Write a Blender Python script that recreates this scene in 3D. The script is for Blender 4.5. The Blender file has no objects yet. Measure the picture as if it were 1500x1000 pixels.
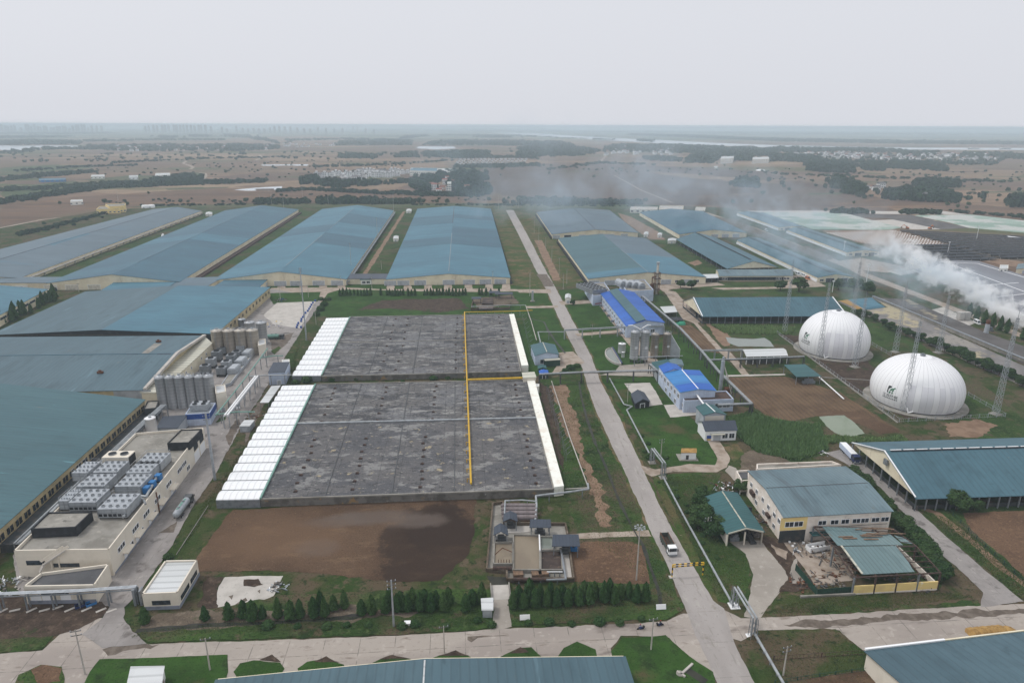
import bpy, bmesh, math, random
from mathutils import Vector, Matrix, noise, geometry
from math import radians as R, sin, cos, pi, tan, atan2, hypot, sqrt
sc = bpy.context.scene
COL = sc.collection
rnd = random.Random(7)
V = Vector

# ------------------------------------------------------------------ camera
F, CX, CY, H = 1000.0, 750.0, 500.0, 120.0
PITCH, YAW, ROLL = R(17.56), R(4.63), 0.004
fw = V((sin(YAW)*cos(PITCH), cos(YAW)*cos(PITCH), -sin(PITCH)))
_r = V((cos(YAW), -sin(YAW), 0)); _u = _r.cross(fw)
rt = _r*cos(ROLL)+_u*sin(ROLL); up = _u*cos(ROLL)-_r*sin(ROLL)
cam = bpy.data.cameras.new('camera'); cam.sensor_width = 36; cam.lens = 24
cam.clip_start = 1; cam.clip_end = 60000
camo = bpy.data.objects.new('camera', cam); COL.objects.link(camo)
camo.matrix_world = Matrix(((rt.x, up.x, -fw.x, 0), (rt.y, up.y, -fw.y, 0), (rt.z, up.z, -fw.z, H), (0, 0, 0, 1)))
sc.camera = camo

def P(px, py, z=0.0):
    "survey point of the photograph at height z -> metres on the site"
    d = fw+rt*((px-CX)/F)+up*((CY-py)/F)
    t = (z-H)/d.z
    return V((d.x*t, d.y*t, z))
def hat(p, py):
    "height over ground point p that is seen at photo row py"
    lo, hi = -5.0, 110.0
    for _ in range(40):
        m = (lo+hi)/2
        q = V((p.x, p.y, m-H)); y = CY-F*q.dot(up)/q.dot(fw)
        if y > py: lo = m
        else: hi = m
    return lo
def mpp(p):
    return (V(p)-V((0, 0, H))).dot(fw)/F     # metres per photo pixel there

# ------------------------------------------------------------------ tagging
def tag(o, label=None, cat=None, group=None, kind=None):
    if label: o['label'] = label
    if cat: o['category'] = cat
    if group: o['group'] = group
    if kind: o['kind'] = kind
    return o
def thing(name, label, cat, loc=(0, 0, 0), rz=0.0, group=None):
    o = bpy.data.objects.new(name, None); COL.objects.link(o)
    o.location = loc; o.rotation_euler = (0, 0, rz); o.empty_display_size = .5
    return tag(o, label, cat, group)
def copy_tree(o, parent=None):
    c = o.copy(); COL.objects.link(c)
    if parent is not None: c.parent = parent
    for ch in list(o.children): copy_tree(ch, c)
    return c
ORD = ['first', 'second', 'third', 'fourth', 'fifth', 'sixth', 'seventh', 'eighth', 'ninth', 'tenth', 'eleventh', 'twelfth', 'thirteenth', 'fourteenth', 'fifteenth', 'sixteenth', 'seventeenth', 'eighteenth', 'nineteenth']
TEN = {2: 'twent', 3: 'thirt', 4: 'fort', 5: 'fift', 6: 'sixt', 7: 'sevent', 8: 'eight', 9: 'ninet'}
def od(i):
    n = i+1
    if n < 20: return ORD[n-1]
    if n >= 100: return ('hundredth' if n == 100 else 'hundred-and-'+od(n-101)) if n < 200 else 'two-hundred-and-'+od(n-201)
    return TEN[n//10]+('ieth' if n % 10 == 0 else 'y-'+ORD[n % 10-1])

# ------------------------------------------------------------------ mesh building
class MB:
    def __init__(s): s.v = []; s.f = []; s.m = []; s.mi = 0
    def add(s, vs, fs):
        b = len(s.v); s.v += [tuple(v) for v in vs]
        for f in fs: s.f.append([b+i for i in f]); s.m.append(s.mi)
        return s
    def box(s, x0, x1, y0, y1, z0, z1):
        return s.add([(x0, y0, z0), (x1, y0, z0), (x1, y1, z0), (x0, y1, z0), (x0, y0, z1), (x1, y0, z1), (x1, y1, z1), (x0, y1, z1)],
                     [(0, 3, 2, 1), (4, 5, 6, 7), (0, 1, 5, 4), (1, 2, 6, 5), (2, 3, 7, 6), (3, 0, 4, 7)])
    def hexa(s, lo, hi):
        return s.add(list(lo)+list(hi), [(0, 3, 2, 1), (4, 5, 6, 7), (0, 1, 5, 4), (1, 2, 6, 5), (2, 3, 7, 6), (3, 0, 4, 7)])
    def slab(s, quad, t):
        "a sheet of thickness t under the given corner points"
        return s.hexa([V(q)-V((0, 0, t)) for q in quad], [V(q) for q in quad])
    def beam(s, p, q, w, h=None):
        p, q = V(p), V(q); h = h or w; d = (q-p)
        if d.length < 1e-5: return s
        d.normalize(); a = d.cross(V((0, 0, 1)))
        if a.length < 1e-3: a = V((1, 0, 0))
        a.normalize(); b = a.cross(d); a = a*w/2; b = b*h/2
        return s.hexa([p-a-b, p+a-b, p+a+b, p-a+b], [q-a-b, q+a-b, q+a+b, q-a+b])
    def cyl(s, p, q, r, n=10, r2=None, caps=True):
        p, q = V(p), V(q); r2 = r if r2 is None else r2; d = (q-p).normalized()
        a = d.cross(V((0, 0, 1)))
        if a.length < 1e-3: a = V((1, 0, 0))
        a.normalize(); b = d.cross(a)
        vs = [p+(a*cos(2*pi*i/n)+b*sin(2*pi*i/n))*r for i in range(n)]+[q+(a*cos(2*pi*i/n)+b*sin(2*pi*i/n))*r2 for i in range(n)]
        fs = [(i, (i+1) % n, n+(i+1) % n, n+i) for i in range(n)]
        if caps: fs += [tuple(range(n))[::-1], tuple(range(n, 2*n))]
        return s.add(vs, fs)
    def tube(s, pts, r, n=8):
        for a, b in zip(pts, pts[1:]): s.cyl(a, b, r, n)
        for c in pts[1:-1]: s.ball(c, r*1.03, 6, 4)
        return s
    def ball(s, c, r, n=8, m=5, sz=1.0):
        c = V(c); vs = []; fs = []
        for j in range(m+1):
            t = pi*j/m
            for i in range(n): vs.append((c.x+r*sin(t)*cos(2*pi*i/n), c.y+r*sin(t)*sin(2*pi*i/n), c.z+r*sz*cos(t)))
        for j in range(m):
            for i in range(n): fs.append((j*n+i, (j+1)*n+i, (j+1)*n+(i+1) % n, j*n+(i+1) % n))
        return s.add(vs, fs)
    def lathe(s, c, prof, n=24):
        c = V(c); vs = []; fs = []
        for (r, z) in prof:
            for i in range(n): vs.append((c.x+r*cos(2*pi*i/n), c.y+r*sin(2*pi*i/n), c.z+z))
        for j in range(len(prof)-1):
            for i in range(n): fs.append((j*n+i, j*n+(i+1) % n, (j+1)*n+(i+1) % n, (j+1)*n+i))
        return s.add(vs, fs)
    def poly(s, pts): return s.add(pts, [tuple(range(len(pts)))])
    def prism(s, pts, z0, z1):
        n = len(pts); tr = geometry.tessellate_polygon([[V((p[0], p[1], 0)) for p in pts]])
        vs = [(p[0], p[1], z0) for p in pts]+[(p[0], p[1], z1) for p in pts]
        fs = [(i, (i+1) % n, n+(i+1) % n, n+i) for i in range(n)]
        fs += [tuple(n+i for i in t) for t in tr]
        return s.add(vs, fs)
    def mesh(s, name, mats, smooth=False, recalc=False):
        me = bpy.data.meshes.new(name); me.from_pydata(s.v, [], s.f)
        for m in (mats if isinstance(mats, (list, tuple)) else [mats]): me.materials.append(MAT[m] if isinstance(m, str) else m)
        if any(s.m): me.polygons.foreach_set('material_index', s.m)
        if recalc:
            bm = bmesh.new(); bm.from_mesh(me); bmesh.ops.recalc_face_normals(bm, faces=bm.faces); bm.to_mesh(me); bm.free()
        if smooth: me.polygons.foreach_set('use_smooth', [True]*len(me.polygons))
        me.update(); return me
    def build(s, name, mats, parent=None, loc=None, rz=0.0, smooth=False, recalc=False):
        o = bpy.data.objects.new(name, s.mesh(name, mats, smooth, recalc)); COL.objects.link(o)
        if parent is not None: o.parent = parent
        if loc is not None: o.location = loc
        if rz: o.rotation_euler = (0, 0, rz)
        return o

# ------------------------------------------------------------------ materials
MAT = {}
GROUND = dict(field_brown=.85, field_tan=.85, field_dark=.85, grass=.68, lawn=.66, rough_grass=.68, verge=.78, tall_green=.7, soil=.68, soil_wet=.62, soil_plot=.68, soil_grey=.78, mud=.72, furrow=.74, concrete=.86, road_main=.84, road_cross=.86, road_yard=.84, track_pale=.86, track_dirt=.78, concrete_light=.9, tar=.96, tar_new=.98, field_green=.8, silage_cover=.9, silage_dark=.9, roof_felt=.85, concrete_flat=.95)
def S(r, g, b, k=1.0):
    f = lambda c: ((c/255.0+.055)/1.055)**2.4 if c > 10 else c/255.0/12.92
    return (f(r)*k, f(g)*k, f(b)*k)
class NT:
    def __init__(s, m):
        s.nt = m.node_tree; s.n = s.nt.nodes; s.l = s.nt.links
    def new(s, t, **kw):
        n = s.n.new(t)
        for k, v in kw.items(): setattr(n, k, v)
        return n
    def link(s, a, b): s.l.new(a, b)
    def mixc(s, fac, a, b, blend='MIX'):
        n = s.new('ShaderNodeMix', data_type='RGBA', blend_type=blend)
        for sock, val in ((n.inputs[0], fac), (n.inputs[6], a), (n.inputs[7], b)):
            if hasattr(val, 'links'): s.link(val, sock)
            elif isinstance(val, tuple): sock.default_value = val+(1,) if len(val) == 3 else val
            else: sock.default_value = val
        return n.outputs[2]
    def ramp(s, x, lo, hi):
        n = s.new('ShaderNodeMapRange', interpolation_type='SMOOTHSTEP'); n.inputs[1].default_value = lo; n.inputs[2].default_value = hi
        s.link(x, n.inputs[0]); return n.outputs[0]
    def math(s, op, a, b=None, c=None):
        n = s.new('ShaderNodeMath', operation=op)
        for i, v in enumerate((a, b, c)):
            if v is None: continue
            if hasattr(v, 'links'): s.link(v, n.inputs[i])
            else: n.inputs[i].default_value = v
        return n.outputs[0]
    def noise(s, vec, scale, detail=4, rough=.6, dist=0):
        n = s.new('ShaderNodeTexNoise'); n.inputs['Scale'].default_value = scale; n.inputs['Detail'].default_value = detail
        n.inputs['Roughness'].default_value = rough; n.inputs['Distortion'].default_value = dist
        s.link(vec, n.inputs['Vector']); return n.outputs['Fac']
    def scaled(s, vec, sx, sy, sz, loc=(0, 0, 0)):
        n = s.new('ShaderNodeMapping'); n.inputs['Scale'].default_value = (sx, sy, sz); n.inputs['Location'].default_value = loc
        s.link(vec, n.inputs['Vector']); return n.outputs[0]
def mk(name, c1, mixes=(), rough=.85, metal=0.0, spec=.3, rib=None, joint=None, bump=None, island=0.0, rand=0.0, trans=0.0, geo=None, panels=None):
    """mixes: (colour, scale, lo, hi[, (sx,sy,sz)]) layers of noise over c1; rib: (axis, period, depth, darken);
    joint: (period x, period y, width, colour, amount); bump: (scale, strength)."""
    if name.startswith(('wall_', 'silo_', 'plinth', 'door_', 'frame_', 'paint_white', 'steel', 'galvan', 'dome_skin', 'pipe_grey', 'house_', 'trough', 'cover_w')):
        br_ = lambda c: tuple(min(.86, x*1.38) for x in c)     # colours lifted to make up for weak light on upright faces
        c1 = br_(c1); mixes = [(br_(q[0]),)+tuple(q[1:]) for q in mixes]
    K = GROUND.get(name)
    if K:
        f_ = lambda c: tuple(x*K for x in c)
        mixes = [(f_(q[0]),)+tuple(q[1:]) for q in mixes]+([(tuple(x*K*.5 for x in c1), 1.9, .54, .7), (tuple(min(.8, x*K*1.6) for x in c1), 2.7, .56, .72)] if name[:4] not in ('conc', 'road', 'trac', 'roof', 'sila') else [(tuple(x*K*.8 for x in c1), 1.1, .56, .72)]); c1 = f_(c1)
    m = bpy.data.materials.new(name); m.use_nodes = True; t = NT(m); b = t.n['Principled BSDF']
    tc = t.new('ShaderNodeTexCoord').outputs['Object']
    col = None
    cur = t.new('ShaderNodeRGB'); cur.outputs[0].default_value = c1+(1,); col = cur.outputs[0]
    for i, mx in enumerate(mixes):
        c, s, lo, hi = mx[:4]; st = mx[4] if len(mx) > 4 else (1, 1, 1)
        vec = t.scaled(tc, st[0], st[1], st[2], (17.3*i+3, 9.1*i, 5.7*i))
        col = t.mixc(t.ramp(t.noise(vec, s), lo, hi), col, c)
    h = None
    if panels:
        ax, wd, am = panels
        sp = t.new('ShaderNodeSeparateXYZ'); t.link(tc, sp.inputs[0]); cb = t.new('ShaderNodeCombineXYZ')
        t.link(t.math('FLOOR', t.math('DIVIDE', sp.outputs[ax], wd)), cb.inputs[0]); t.link(t.math('FLOOR', t.math('DIVIDE', sp.outputs[1-ax], wd*7)), cb.inputs[1])
        wn = t.new('ShaderNodeTexWhiteNoise', noise_dimensions='2D'); t.link(cb.outputs[0], wn.inputs['Vector'])
        hv = t.new('ShaderNodeHueSaturation'); t.link(t.math('ADD', t.math('MULTIPLY', wn.outputs['Value'], 2*am), 1-am), hv.inputs['Value']); t.link(col, hv.inputs['Color']); col = hv.outputs[0]
    if rib:
        ax, per, dep, dark = rib
        sx = t.new('ShaderNodeSeparateXYZ'); t.link(tc, sx.inputs[0]); x = sx.outputs[ax]
        w = t.math('ABSOLUTE', t.math('SUBTRACT', t.math('FRACT', t.math('DIVIDE', x, per)), .5))
        k = t.ramp(w, .30, .5)
        if dark: col = t.mixc(t.math('MULTIPLY', k, dark), col, (0.02, 0.025, 0.03))
        h = t.math('MULTIPLY', k, dep)
    if joint:
        jx, jy, wd, jc, am = joint
        sx = t.new('ShaderNodeSeparateXYZ'); t.link(tc, sx.inputs[0])
        fs = []
        for ax, per in ((0, jx), (1, jy)):
            if not per: continue
            w = t.math('ABSOLUTE', t.math('SUBTRACT', t.math('FRACT', t.math('DIVIDE', sx.outputs[ax], per)), .5))
            fs.append(t.math('GREATER_THAN', w, .5-wd/per/2))
        k = fs[0] if len(fs) == 1 else t.math('MAXIMUM', fs[0], fs[1])
        br = t.ramp(t.noise(tc, .35), .35, .6)
        col = t.mixc(t.math('MULTIPLY', t.math('MULTIPLY', k, br), am), col, jc)
    if island:
        g = t.new('ShaderNodeNewGeometry').outputs['Random Per Island']
        hv = t.new('ShaderNodeHueSaturation'); hv.inputs['Saturation'].default_value = 1
        t.link(t.math('ADD', t.math('MULTIPLY', g, island*2), 1-island), hv.inputs['Value']); t.link(col, hv.inputs['Color'])
        col = hv.outputs[0]
    if rand:
        g = t.new('ShaderNodeObjectInfo').outputs['Random']
        hv = t.new('ShaderNodeHueSaturation')
        t.link(t.math('ADD', t.math('MULTIPLY', g, rand*2), 1-rand), hv.inputs['Value'])
        t.link(t.math('ADD', t.math('MULTIPLY', g, -.03), .515), hv.inputs['Hue']); t.link(col, hv.inputs['Color'])
        col = hv.outputs[0]
    t.link(col, b.inputs['Base Color'])
    b.inputs['Roughness'].default_value = rough; b.inputs['Metallic'].default_value = metal
    b.inputs['Specular IOR Level'].default_value = spec
    if bump:
        n2 = t.math('MULTIPLY', t.noise(tc, bump[0], 5), bump[1]); h = n2 if h is None else t.math('ADD', h, n2)
    if h is not None:
        bn = t.new('ShaderNodeBump'); bn.inputs['Distance'].default_value = 1; bn.inputs['Strength'].default_value = 1
        t.link(h, bn.inputs['Height']); t.link(bn.outputs[0], b.inputs['Normal'])
    MAT[name] = m
    return m
# ------------------------------------------------------------------ palette
LX = (.12, 1, 1)      # stretched along local x
LY = (1, .12, 1)
def roofmat(n, c, c2, c3=None, rib=1, per=1.6, st=LX, dark=.22, k3=(.06, .58, .7)):
    mx = [(c2, .05, .35, .7, st), (tuple(x*.86 for x in c), .6, .45, .75, (st[0]*.5, st[1], 1))]
    if c3: mx.append((c3,)+k3+(st,))
    mx.append((tuple(x*.6 for x in c), 1.1, .62, .8, (st[0]*.3, st[1]*1.2, 1))); mx.append((S(120, 112, 100), .5, .68, .8, (st[0]*.4, st[1], 1)))
    mk(n, tuple(x*.9 for x in c), [(tuple(x*.9 for x in q[0]),)+q[1:] for q in mx], rough=.55, spec=.35, rib=(rib, per, .03, dark), panels=(rib, per*2.5, .06))
roofmat('roof_blue', S(64, 108, 126), S(74, 124, 142), None, 1, 3.0, (.25, .8, 1), .08)
roofmat('roof_deepblue', S(54, 92, 110), S(62, 106, 122), None, 1, 3.0, (.25, .8, 1), .08)
roofmat('roof_greyblue', S(86, 104, 114), S(96, 116, 128), S(78, 112, 130), 1, 3.0, (.25, .8, 1), .08)
roofmat('roof_slateblue', S(70, 96, 106), S(80, 106, 116), S(94, 122, 132), 0, 2.0, (.8, .08, 1), .15, (.35, .66, .74))
roofmat('roof_teal', S(62, 98, 106), S(70, 106, 113), S(88, 134, 142), 1, 2.0, (.1, .9, 1), .14, (.30, .68, .74))
roofmat('roof_barn', S(66, 100, 112), S(74, 110, 122), None, 0, 2.0, (.9, .12, 1), .2)
roofmat('roof_green', S(48, 92, 94), S(56, 102, 104), None, 1, 1.4, LX, .3)
roofmat('roof_pale', S(98, 120, 128), S(112, 132, 138), S(84, 98, 104), 0, 1.2, (.9, .12, 1), .25, (.12, .6, .72))
roofmat('roof_ruin', S(104, 128, 130), S(120, 140, 140), S(90, 100, 98), 0, 1.2, (.9, .15, 1), .3)
roofmat('roof_vivid', S(34, 92, 178), S(42, 104, 192), None, 1, 1.4, LX, .2)
roofmat('roof_vividpale', S(52, 124, 188), S(62, 136, 198), None, 1, 1.4, LX, .2)
roofmat('roof_charcoal', S(62, 70, 82), S(70, 78, 92), None, 0, 1.0, LY, .3)
roofmat('roof_white', S(212, 214, 214), S(196, 198, 196), S(170, 168, 160), 1, 2.5, (.1, 1, 1), .25)
roofmat('roof_cream', S(206, 204, 188), S(190, 186, 168), S(200, 190, 150), 1, 3.5, (.1, 1, 1), .4)
mk('wall_cream', S(200, 191, 168), [(S(186, 175, 152), .15, .4, .7), (S(160, 150, 128), .4, .6, .8, (1, 1, .3))], .8)
mk('wall_yellow', S(212, 184, 122), [(S(196, 172, 120), .3, .4, .7), (S(206, 196, 172), .5, .62, .7)], .8)
mk('wall_ochre', S(168, 154, 122), [(S(146, 134, 106), .3, .4, .7)], .8)
mk('wall_white', S(206, 204, 196), [(S(192, 190, 182), .3, .4, .7), (S(150, 146, 138), .5, .62, .85, (1, 1, .25))], .8)
mk('wall_offwhite', S(196, 188, 174), [(S(186, 178, 164), .2, .4, .7), (S(160, 152, 138), .5, .62, .85, (1, 1, .2))], .8)
mk('wall_old', S(208, 198, 188), [(S(190, 178, 166), .25, .4, .7), (S(120, 108, 96), .45, .6, .75, (1, 1, .5)), (S(90, 80, 70), 1.2, .66, .76)], .9)
mk('wall_grey', S(150, 154, 158), [(S(132, 136, 140), .3, .4, .7)], .7)
mk('wall_paleblue', S(166, 176, 192), [(S(150, 158, 174), .3, .4, .7), (S(120, 124, 134), .6, .62, .85, (1, 1, .25))], .7, rib=(0, 1.0, .02, .06))
mk('wall_black', S(30, 32, 36), [(S(48, 50, 54), .3, .5, .7)], .7)
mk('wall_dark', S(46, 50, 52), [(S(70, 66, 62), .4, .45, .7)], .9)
mk('plinth_grey', S(118, 122, 132), [(S(100, 104, 112), .5, .4, .7)], .85)
mk('glass', S(38, 44, 50), [(S(60, 70, 80), .7, .45, .6)], .15, spec=.5)
mk('frame_white', S(214, 214, 210), rough=.6)
mk('door_grey', S(160, 164, 168), [(S(140, 142, 146), .6, .4, .7)], .6, rib=(2, .6, .02, .15))
mk('door_pale', S(186, 180, 166), [(S(160, 154, 142), .6, .4, .7)], .6, rib=(2, .6, .02, .15))
mk('steel', S(122, 126, 130), [(S(104, 108, 112), .8, .4, .7)], .5, .35)
mk('steel_dark', S(78, 80, 82), [(S(60, 60, 60), .8, .4, .7)], .6, .3)
mk('galvanised', S(150, 154, 158), [(S(130, 134, 138), .8, .4, .7)], .5, .3)
mk('silo_metal', S(176, 178, 180), [(S(158, 160, 162), .5, .4, .7, (1, 1, .15)), (S(168, 169, 170), .9, .6, .8, (1, 1, .1))], .5, .12, rib=(2, 1.5, .02, .18))
mk('silo_warm', S(182, 174, 162), [(S(160, 150, 138), .4, .4, .7, (1, 1, .2)), (S(160, 152, 140), .9, .6, .8, (1, 1, .1))], .5, .1, rib=(2, 2.0, .02, .15))
mk('silo_rust', S(162, 156, 148), [(S(138, 128, 118), .5, .4, .7, (1, 1, .15)), (S(120, 78, 52), .5, .62, .75, (1, 1, .25))], .6, .3, rib=(2, 1.5, .02, .18))
mk('rust', S(112, 70, 48), [(S(84, 56, 42), 1.2, .4, .6), (S(140, 100, 70), 2.0, .6, .8)], .9)
mk('rust_dark', S(86, 68, 60), [(S(66, 54, 50), 1.2, .4, .6)], .9)
mk('pipe_grey', S(142, 146, 148), [(S(120, 122, 124), .6, .4, .7)], .5, .2)
mk('pipe_mauve', S(128, 118, 118), [(S(108, 98, 96), .8, .4, .7)], .6, .1)
mk('pipe_yellow', S(206, 166, 48), [(S(180, 140, 44), .8, .5, .7)], .6)
mk('pipe_teal', S(120, 158, 146), [(S(100, 138, 126), .8, .5, .7)], .6)
mk('paint_blue', S(40, 78, 150), [(S(30, 60, 120), .8, .5, .7)], .5)
mk('paint_cyanblue', S(52, 116, 172), rough=.6)
mk('paint_white', S(224, 224, 222), [(S(206, 206, 204), .5, .5, .7)], .5)
mk('paint_navy', S(40, 52, 92), rough=.4)
mk('paint_dgreen', S(44, 74, 62), [(S(36, 60, 50), 1, .4, .7)], .7)
mk('paint_green', S(60, 150, 118), rough=.6)
mk('paint_orange', S(204, 110, 40), rough=.6)
mk('paint_red', S(160, 50, 44), rough=.6)
mk('paint_black', S(30, 30, 32), rough=.6)
mk('paint_yellow', S(220, 176, 50), rough=.6)
mk('rubber', S(34, 34, 36), rough=.9)
mk('mesh_green', S(32, 62, 50), [(S(40, 76, 60), .8, .4, .7)], .9, rib=(0, .5, .02, .2))
mk('concrete', S(172, 164, 154), [(S(156, 148, 138), .08, .4, .65), (S(186, 178, 168), .5, .55, .75), (S(126, 118, 108), .22, .66, .78)], .9, bump=(3, .02))
mk('concrete_flat', S(150, 146, 138), [(S(126, 122, 114), .15, .4, .65), (S(170, 164, 154), .4, .55, .75), (S(104, 100, 94), .3, .64, .74)], .9)
mk('concrete_light', S(196, 190, 182), [(S(180, 174, 166), .2, .4, .65), (S(150, 144, 134), .4, .66, .8)], .9)
mk('roof_felt', S(96, 96, 98), [(S(84, 84, 86), .2, .4, .65), (S(112, 110, 108), .6, .6, .8)], .95)
mk('road_main', S(174, 167, 162), [(S(158, 151, 146), .06, .4, .65, (1, .25, 1)), (S(184, 178, 170), .5, .55, .75, (1, .3, 1)), (S(140, 132, 122), .18, .62, .76), (S(144, 138, 130), .9, .58, .74, (1, .15, 1))], .9, joint=(0, 11, .18, S(120, 116, 110), .6), bump=(4, .015))
mk('road_cross', S(176, 166, 156), [(S(160, 150, 142), .06, .4, .62, (.3, 1, 1)), (S(190, 180, 170), .4, .55, .75), (S(128, 118, 110), .14, .6, .72, (.4, 1, 1)), (S(140, 128, 118), .7, .58, .72, (.3, 1, 1)), (S(112, 104, 98), 1.6, .68, .78)], .9, joint=(8.5, 9.0, .2, S(104, 98, 92), .8), bump=(4, .015))
mk('road_yard', S(158, 152, 148), [(S(140, 134, 130), .07, .4, .65), (S(174, 168, 162), .4, .55, .75), (S(106, 100, 96), .16, .57, .7), (S(120, 114, 108), .8, .58, .74, (1, .3, 1))], .9, joint=(6, 6, .15, S(110, 106, 102), .6), bump=(4, .015))
mk('track_pale', S(176, 162, 148), [(S(150, 134, 118), .2, .4, .65), (S(118, 104, 90), .4, .62, .75)], .95)
mk('track_dirt', S(150, 124, 102), [(S(128, 102, 82), .2, .4, .65)], .95)
mk('silt', S(118, 104, 94), [(S(106, 90, 78), .5, .4, .65), (S(98, 80, 66), .25, .5, .62)], .9)
mk('stain', S(92, 82, 73), [(S(114, 104, 94), .5, .4, .65)], .9)
GR = S(60, 84, 42); GR2 = S(76, 102, 50); GD = S(42, 60, 32); BR = S(106, 92, 74); DRY = S(130, 116, 88)
mk('grass', GR, [(GR2, .05, .4, .62), (GD, .12, .5, .68), (BR, .035, .5, .64), (BR, .2, .56, .68), (S(92, 108, 66), .7, .5, .7), (GD, 1.6, .5, .7)], 1, spec=.1, bump=(1.5, .25))
mk('lawn', S(56, 86, 38), [(S(68, 102, 46), .06, .4, .62), (S(50, 70, 38), .2, .5, .7), (S(98, 92, 64), .05, .58, .7), (S(78, 102, 56), 1.0, .5, .75)], 1, spec=.1, bump=(1.5, .12))
mk('rough_grass', S(74, 86, 48), [(S(58, 82, 38), .05, .4, .6), (BR, .07, .46, .6), (S(114, 100, 82), .22, .54, .66), (GD, .5, .55, .7), (DRY, .12, .66, .76)], 1, spec=.1, bump=(1.5, .25))
mk('verge', S(98, 92, 62), [(S(66, 90, 42), .06, .4, .6), (S(124, 106, 80), .1, .5, .66), (GD, .5, .56, .72), (S(160, 148, 130), .35, .66, .76)], 1, spec=.1, bump=(1.5, .2))
mk('tall_green', S(62, 82, 46), [(S(78, 100, 56), .2, .4, .65), (S(48, 66, 38), .7, .45, .7)], 1, spec=.1, bump=(1.2, .5))
mk('soil', S(112, 90, 72), [(S(98, 78, 63), .04, .4, .62), (S(130, 106, 84), .25, .5, .72, (.4, 1, 1)), (S(142, 118, 94), 1.2, .6, .75)], 1, spec=.1, bump=(2, .12))
def wetspots(src, name, spots):
    m = MAT[src].copy(); m.name = name; MAT[name] = m; t = NT(m); b = t.n['Principled BSDF']; col = b.inputs['Base Color'].links[0].from_socket; tc = t.new('ShaderNodeTexCoord').outputs['Object']
    for c, rx, ry, colr, soft, am in spots:
        v = t.scaled(tc, 1/rx, 1/ry, 0, (-c.x/rx, -c.y/ry, 0)); ln = t.new('ShaderNodeVectorMath', operation='LENGTH'); t.link(v, ln.inputs[0])
        d = t.math('ADD', ln.outputs['Value'], t.math('MULTIPLY', t.math('SUBTRACT', t.noise(tc, .09, 6, .7), .5), 1.5)); f = t.math('SUBTRACT', 1.0, t.ramp(d, 1-soft, 1+soft)); col = t.mixc(t.math('MULTIPLY', f, am), col, colr)
    t.link(col, b.inputs['Base Color'])
wetspots('soil', 'soil_field', [(P(632, 803), 15, 25, S(58, 47, 41, .8), .14, .8), (P(650, 775), 12, 11, S(58, 47, 41, .8), .2, .7), (P(545, 758), 14, 4, S(112, 100, 92, .75), .4, .7), (P(610, 764), 9, 3.5, S(112, 100, 92, .75), .4, .7), (P(490, 764), 10, 3.5, S(112, 100, 92, .75), .4, .6), (P(462, 803), 6, 4, S(112, 100, 92, .75), .4, .6), (P(400, 790), 20, 12, S(128, 102, 80, .75), .5, .5)])
mk('soil_wet', S(74, 61, 54), [(S(62, 51, 46), .1, .4, .62), (S(88, 68, 56), .5, .5, .72, (.4, 1, 1))], 1, spec=.2, bump=(2, .12))
mk('soil_plot', S(124, 98, 78), [(S(108, 85, 68), .08, .4, .62), (S(144, 116, 92), .8, .5, .72)], 1, spec=.1, bump=(2, .1))
mk('soil_grey', S(118, 106, 92), [(S(100, 88, 76), .08, .4, .62), (S(138, 126, 110), .4, .5, .72), (S(74, 84, 50), .09, .6, .7)], 1, spec=.1, bump=(2, .15))
mk('mud', S(86, 72, 62), [(S(70, 58, 50), .2, .4, .62), (S(112, 96, 82), .6, .5, .72), (S(60, 72, 42), .15, .6, .68)], 1, spec=.15, bump=(2, .15))
mk('furrow', S(124, 102, 80), [(S(106, 86, 68), .08, .4, .62), (S(86, 90, 54), .05, .64, .74)], 1, spec=.1, rib=(0, 2.4, .15, .25), bump=(2, .1))
mk('field_brown', S(120, 99, 84), [(S(106, 87, 74), .012, .4, .6, (.4, 1, 1)), (S(134, 108, 84), .03, .5, .7, (.3, 1, 1)), (S(92, 76, 60), .05, .6, .75, (.3, 1, 1)), (S(86, 92, 58), .02, .66, .74)], 1, spec=.05)
mk('field_tan', S(146, 124, 102), [(S(130, 109, 90), .012, .4, .6, (.4, 1, 1)), (S(110, 96, 70), .03, .6, .75, (.3, 1, 1))], 1, spec=.05)
mk('field_green', S(86, 98, 70), [(S(102, 100, 76), .012, .4, .6, (.4, 1, 1)), (S(66, 84, 54), .03, .5, .7)], 1, spec=.05)
mk('field_dark', S(104, 88, 77), [(S(92, 77, 68), .012, .4, .6, (.4, 1, 1)), (S(112, 90, 74), .03, .5, .7, (.4, 1, 1))], 1, spec=.05)
mk('water', S(120, 126, 118), rough=.08, spec=.5)
mk('water_green', S(112, 124, 100), [(S(124, 134, 112), .05, .4, .6)], rough=.12, spec=.5)
mk('water_pale', S(190, 196, 200), rough=.2, spec=.5)
mk('water_dark', S(46, 46, 42), [(S(58, 58, 50), .3, .4, .6)], .5, spec=.15)
mk('sludge', S(134, 122, 104), [(S(122, 110, 94), .12, .4, .62, (1, .5, 1)), (S(104, 98, 88), .07, .56, .62)], .5)
mk('sludge_dark', S(60, 50, 46), [(S(74, 62, 56), .4, .45, .6), (S(96, 82, 72), .25, .6, .64)], .8)
mk('leaf_cypress', S(54, 80, 42), rough=.9, spec=.1, island=.42, rand=.18)
mk('leaf_broad', S(52, 74, 42), rough=.9, spec=.1, island=.34, rand=.2)
mk('leaf_far', S(46, 64, 44), rough=.95, spec=.05, island=.3, rand=.15)
mk('leaf_hedge', S(56, 80, 46), rough=.9, spec=.1, island=.34, rand=.12)
mk('leaf_reed', S(112, 138, 88), rough=.95, spec=.1, island=.3, rand=.1)
mk('bark', S(80, 66, 54), rough=1, spec=.1)
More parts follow.
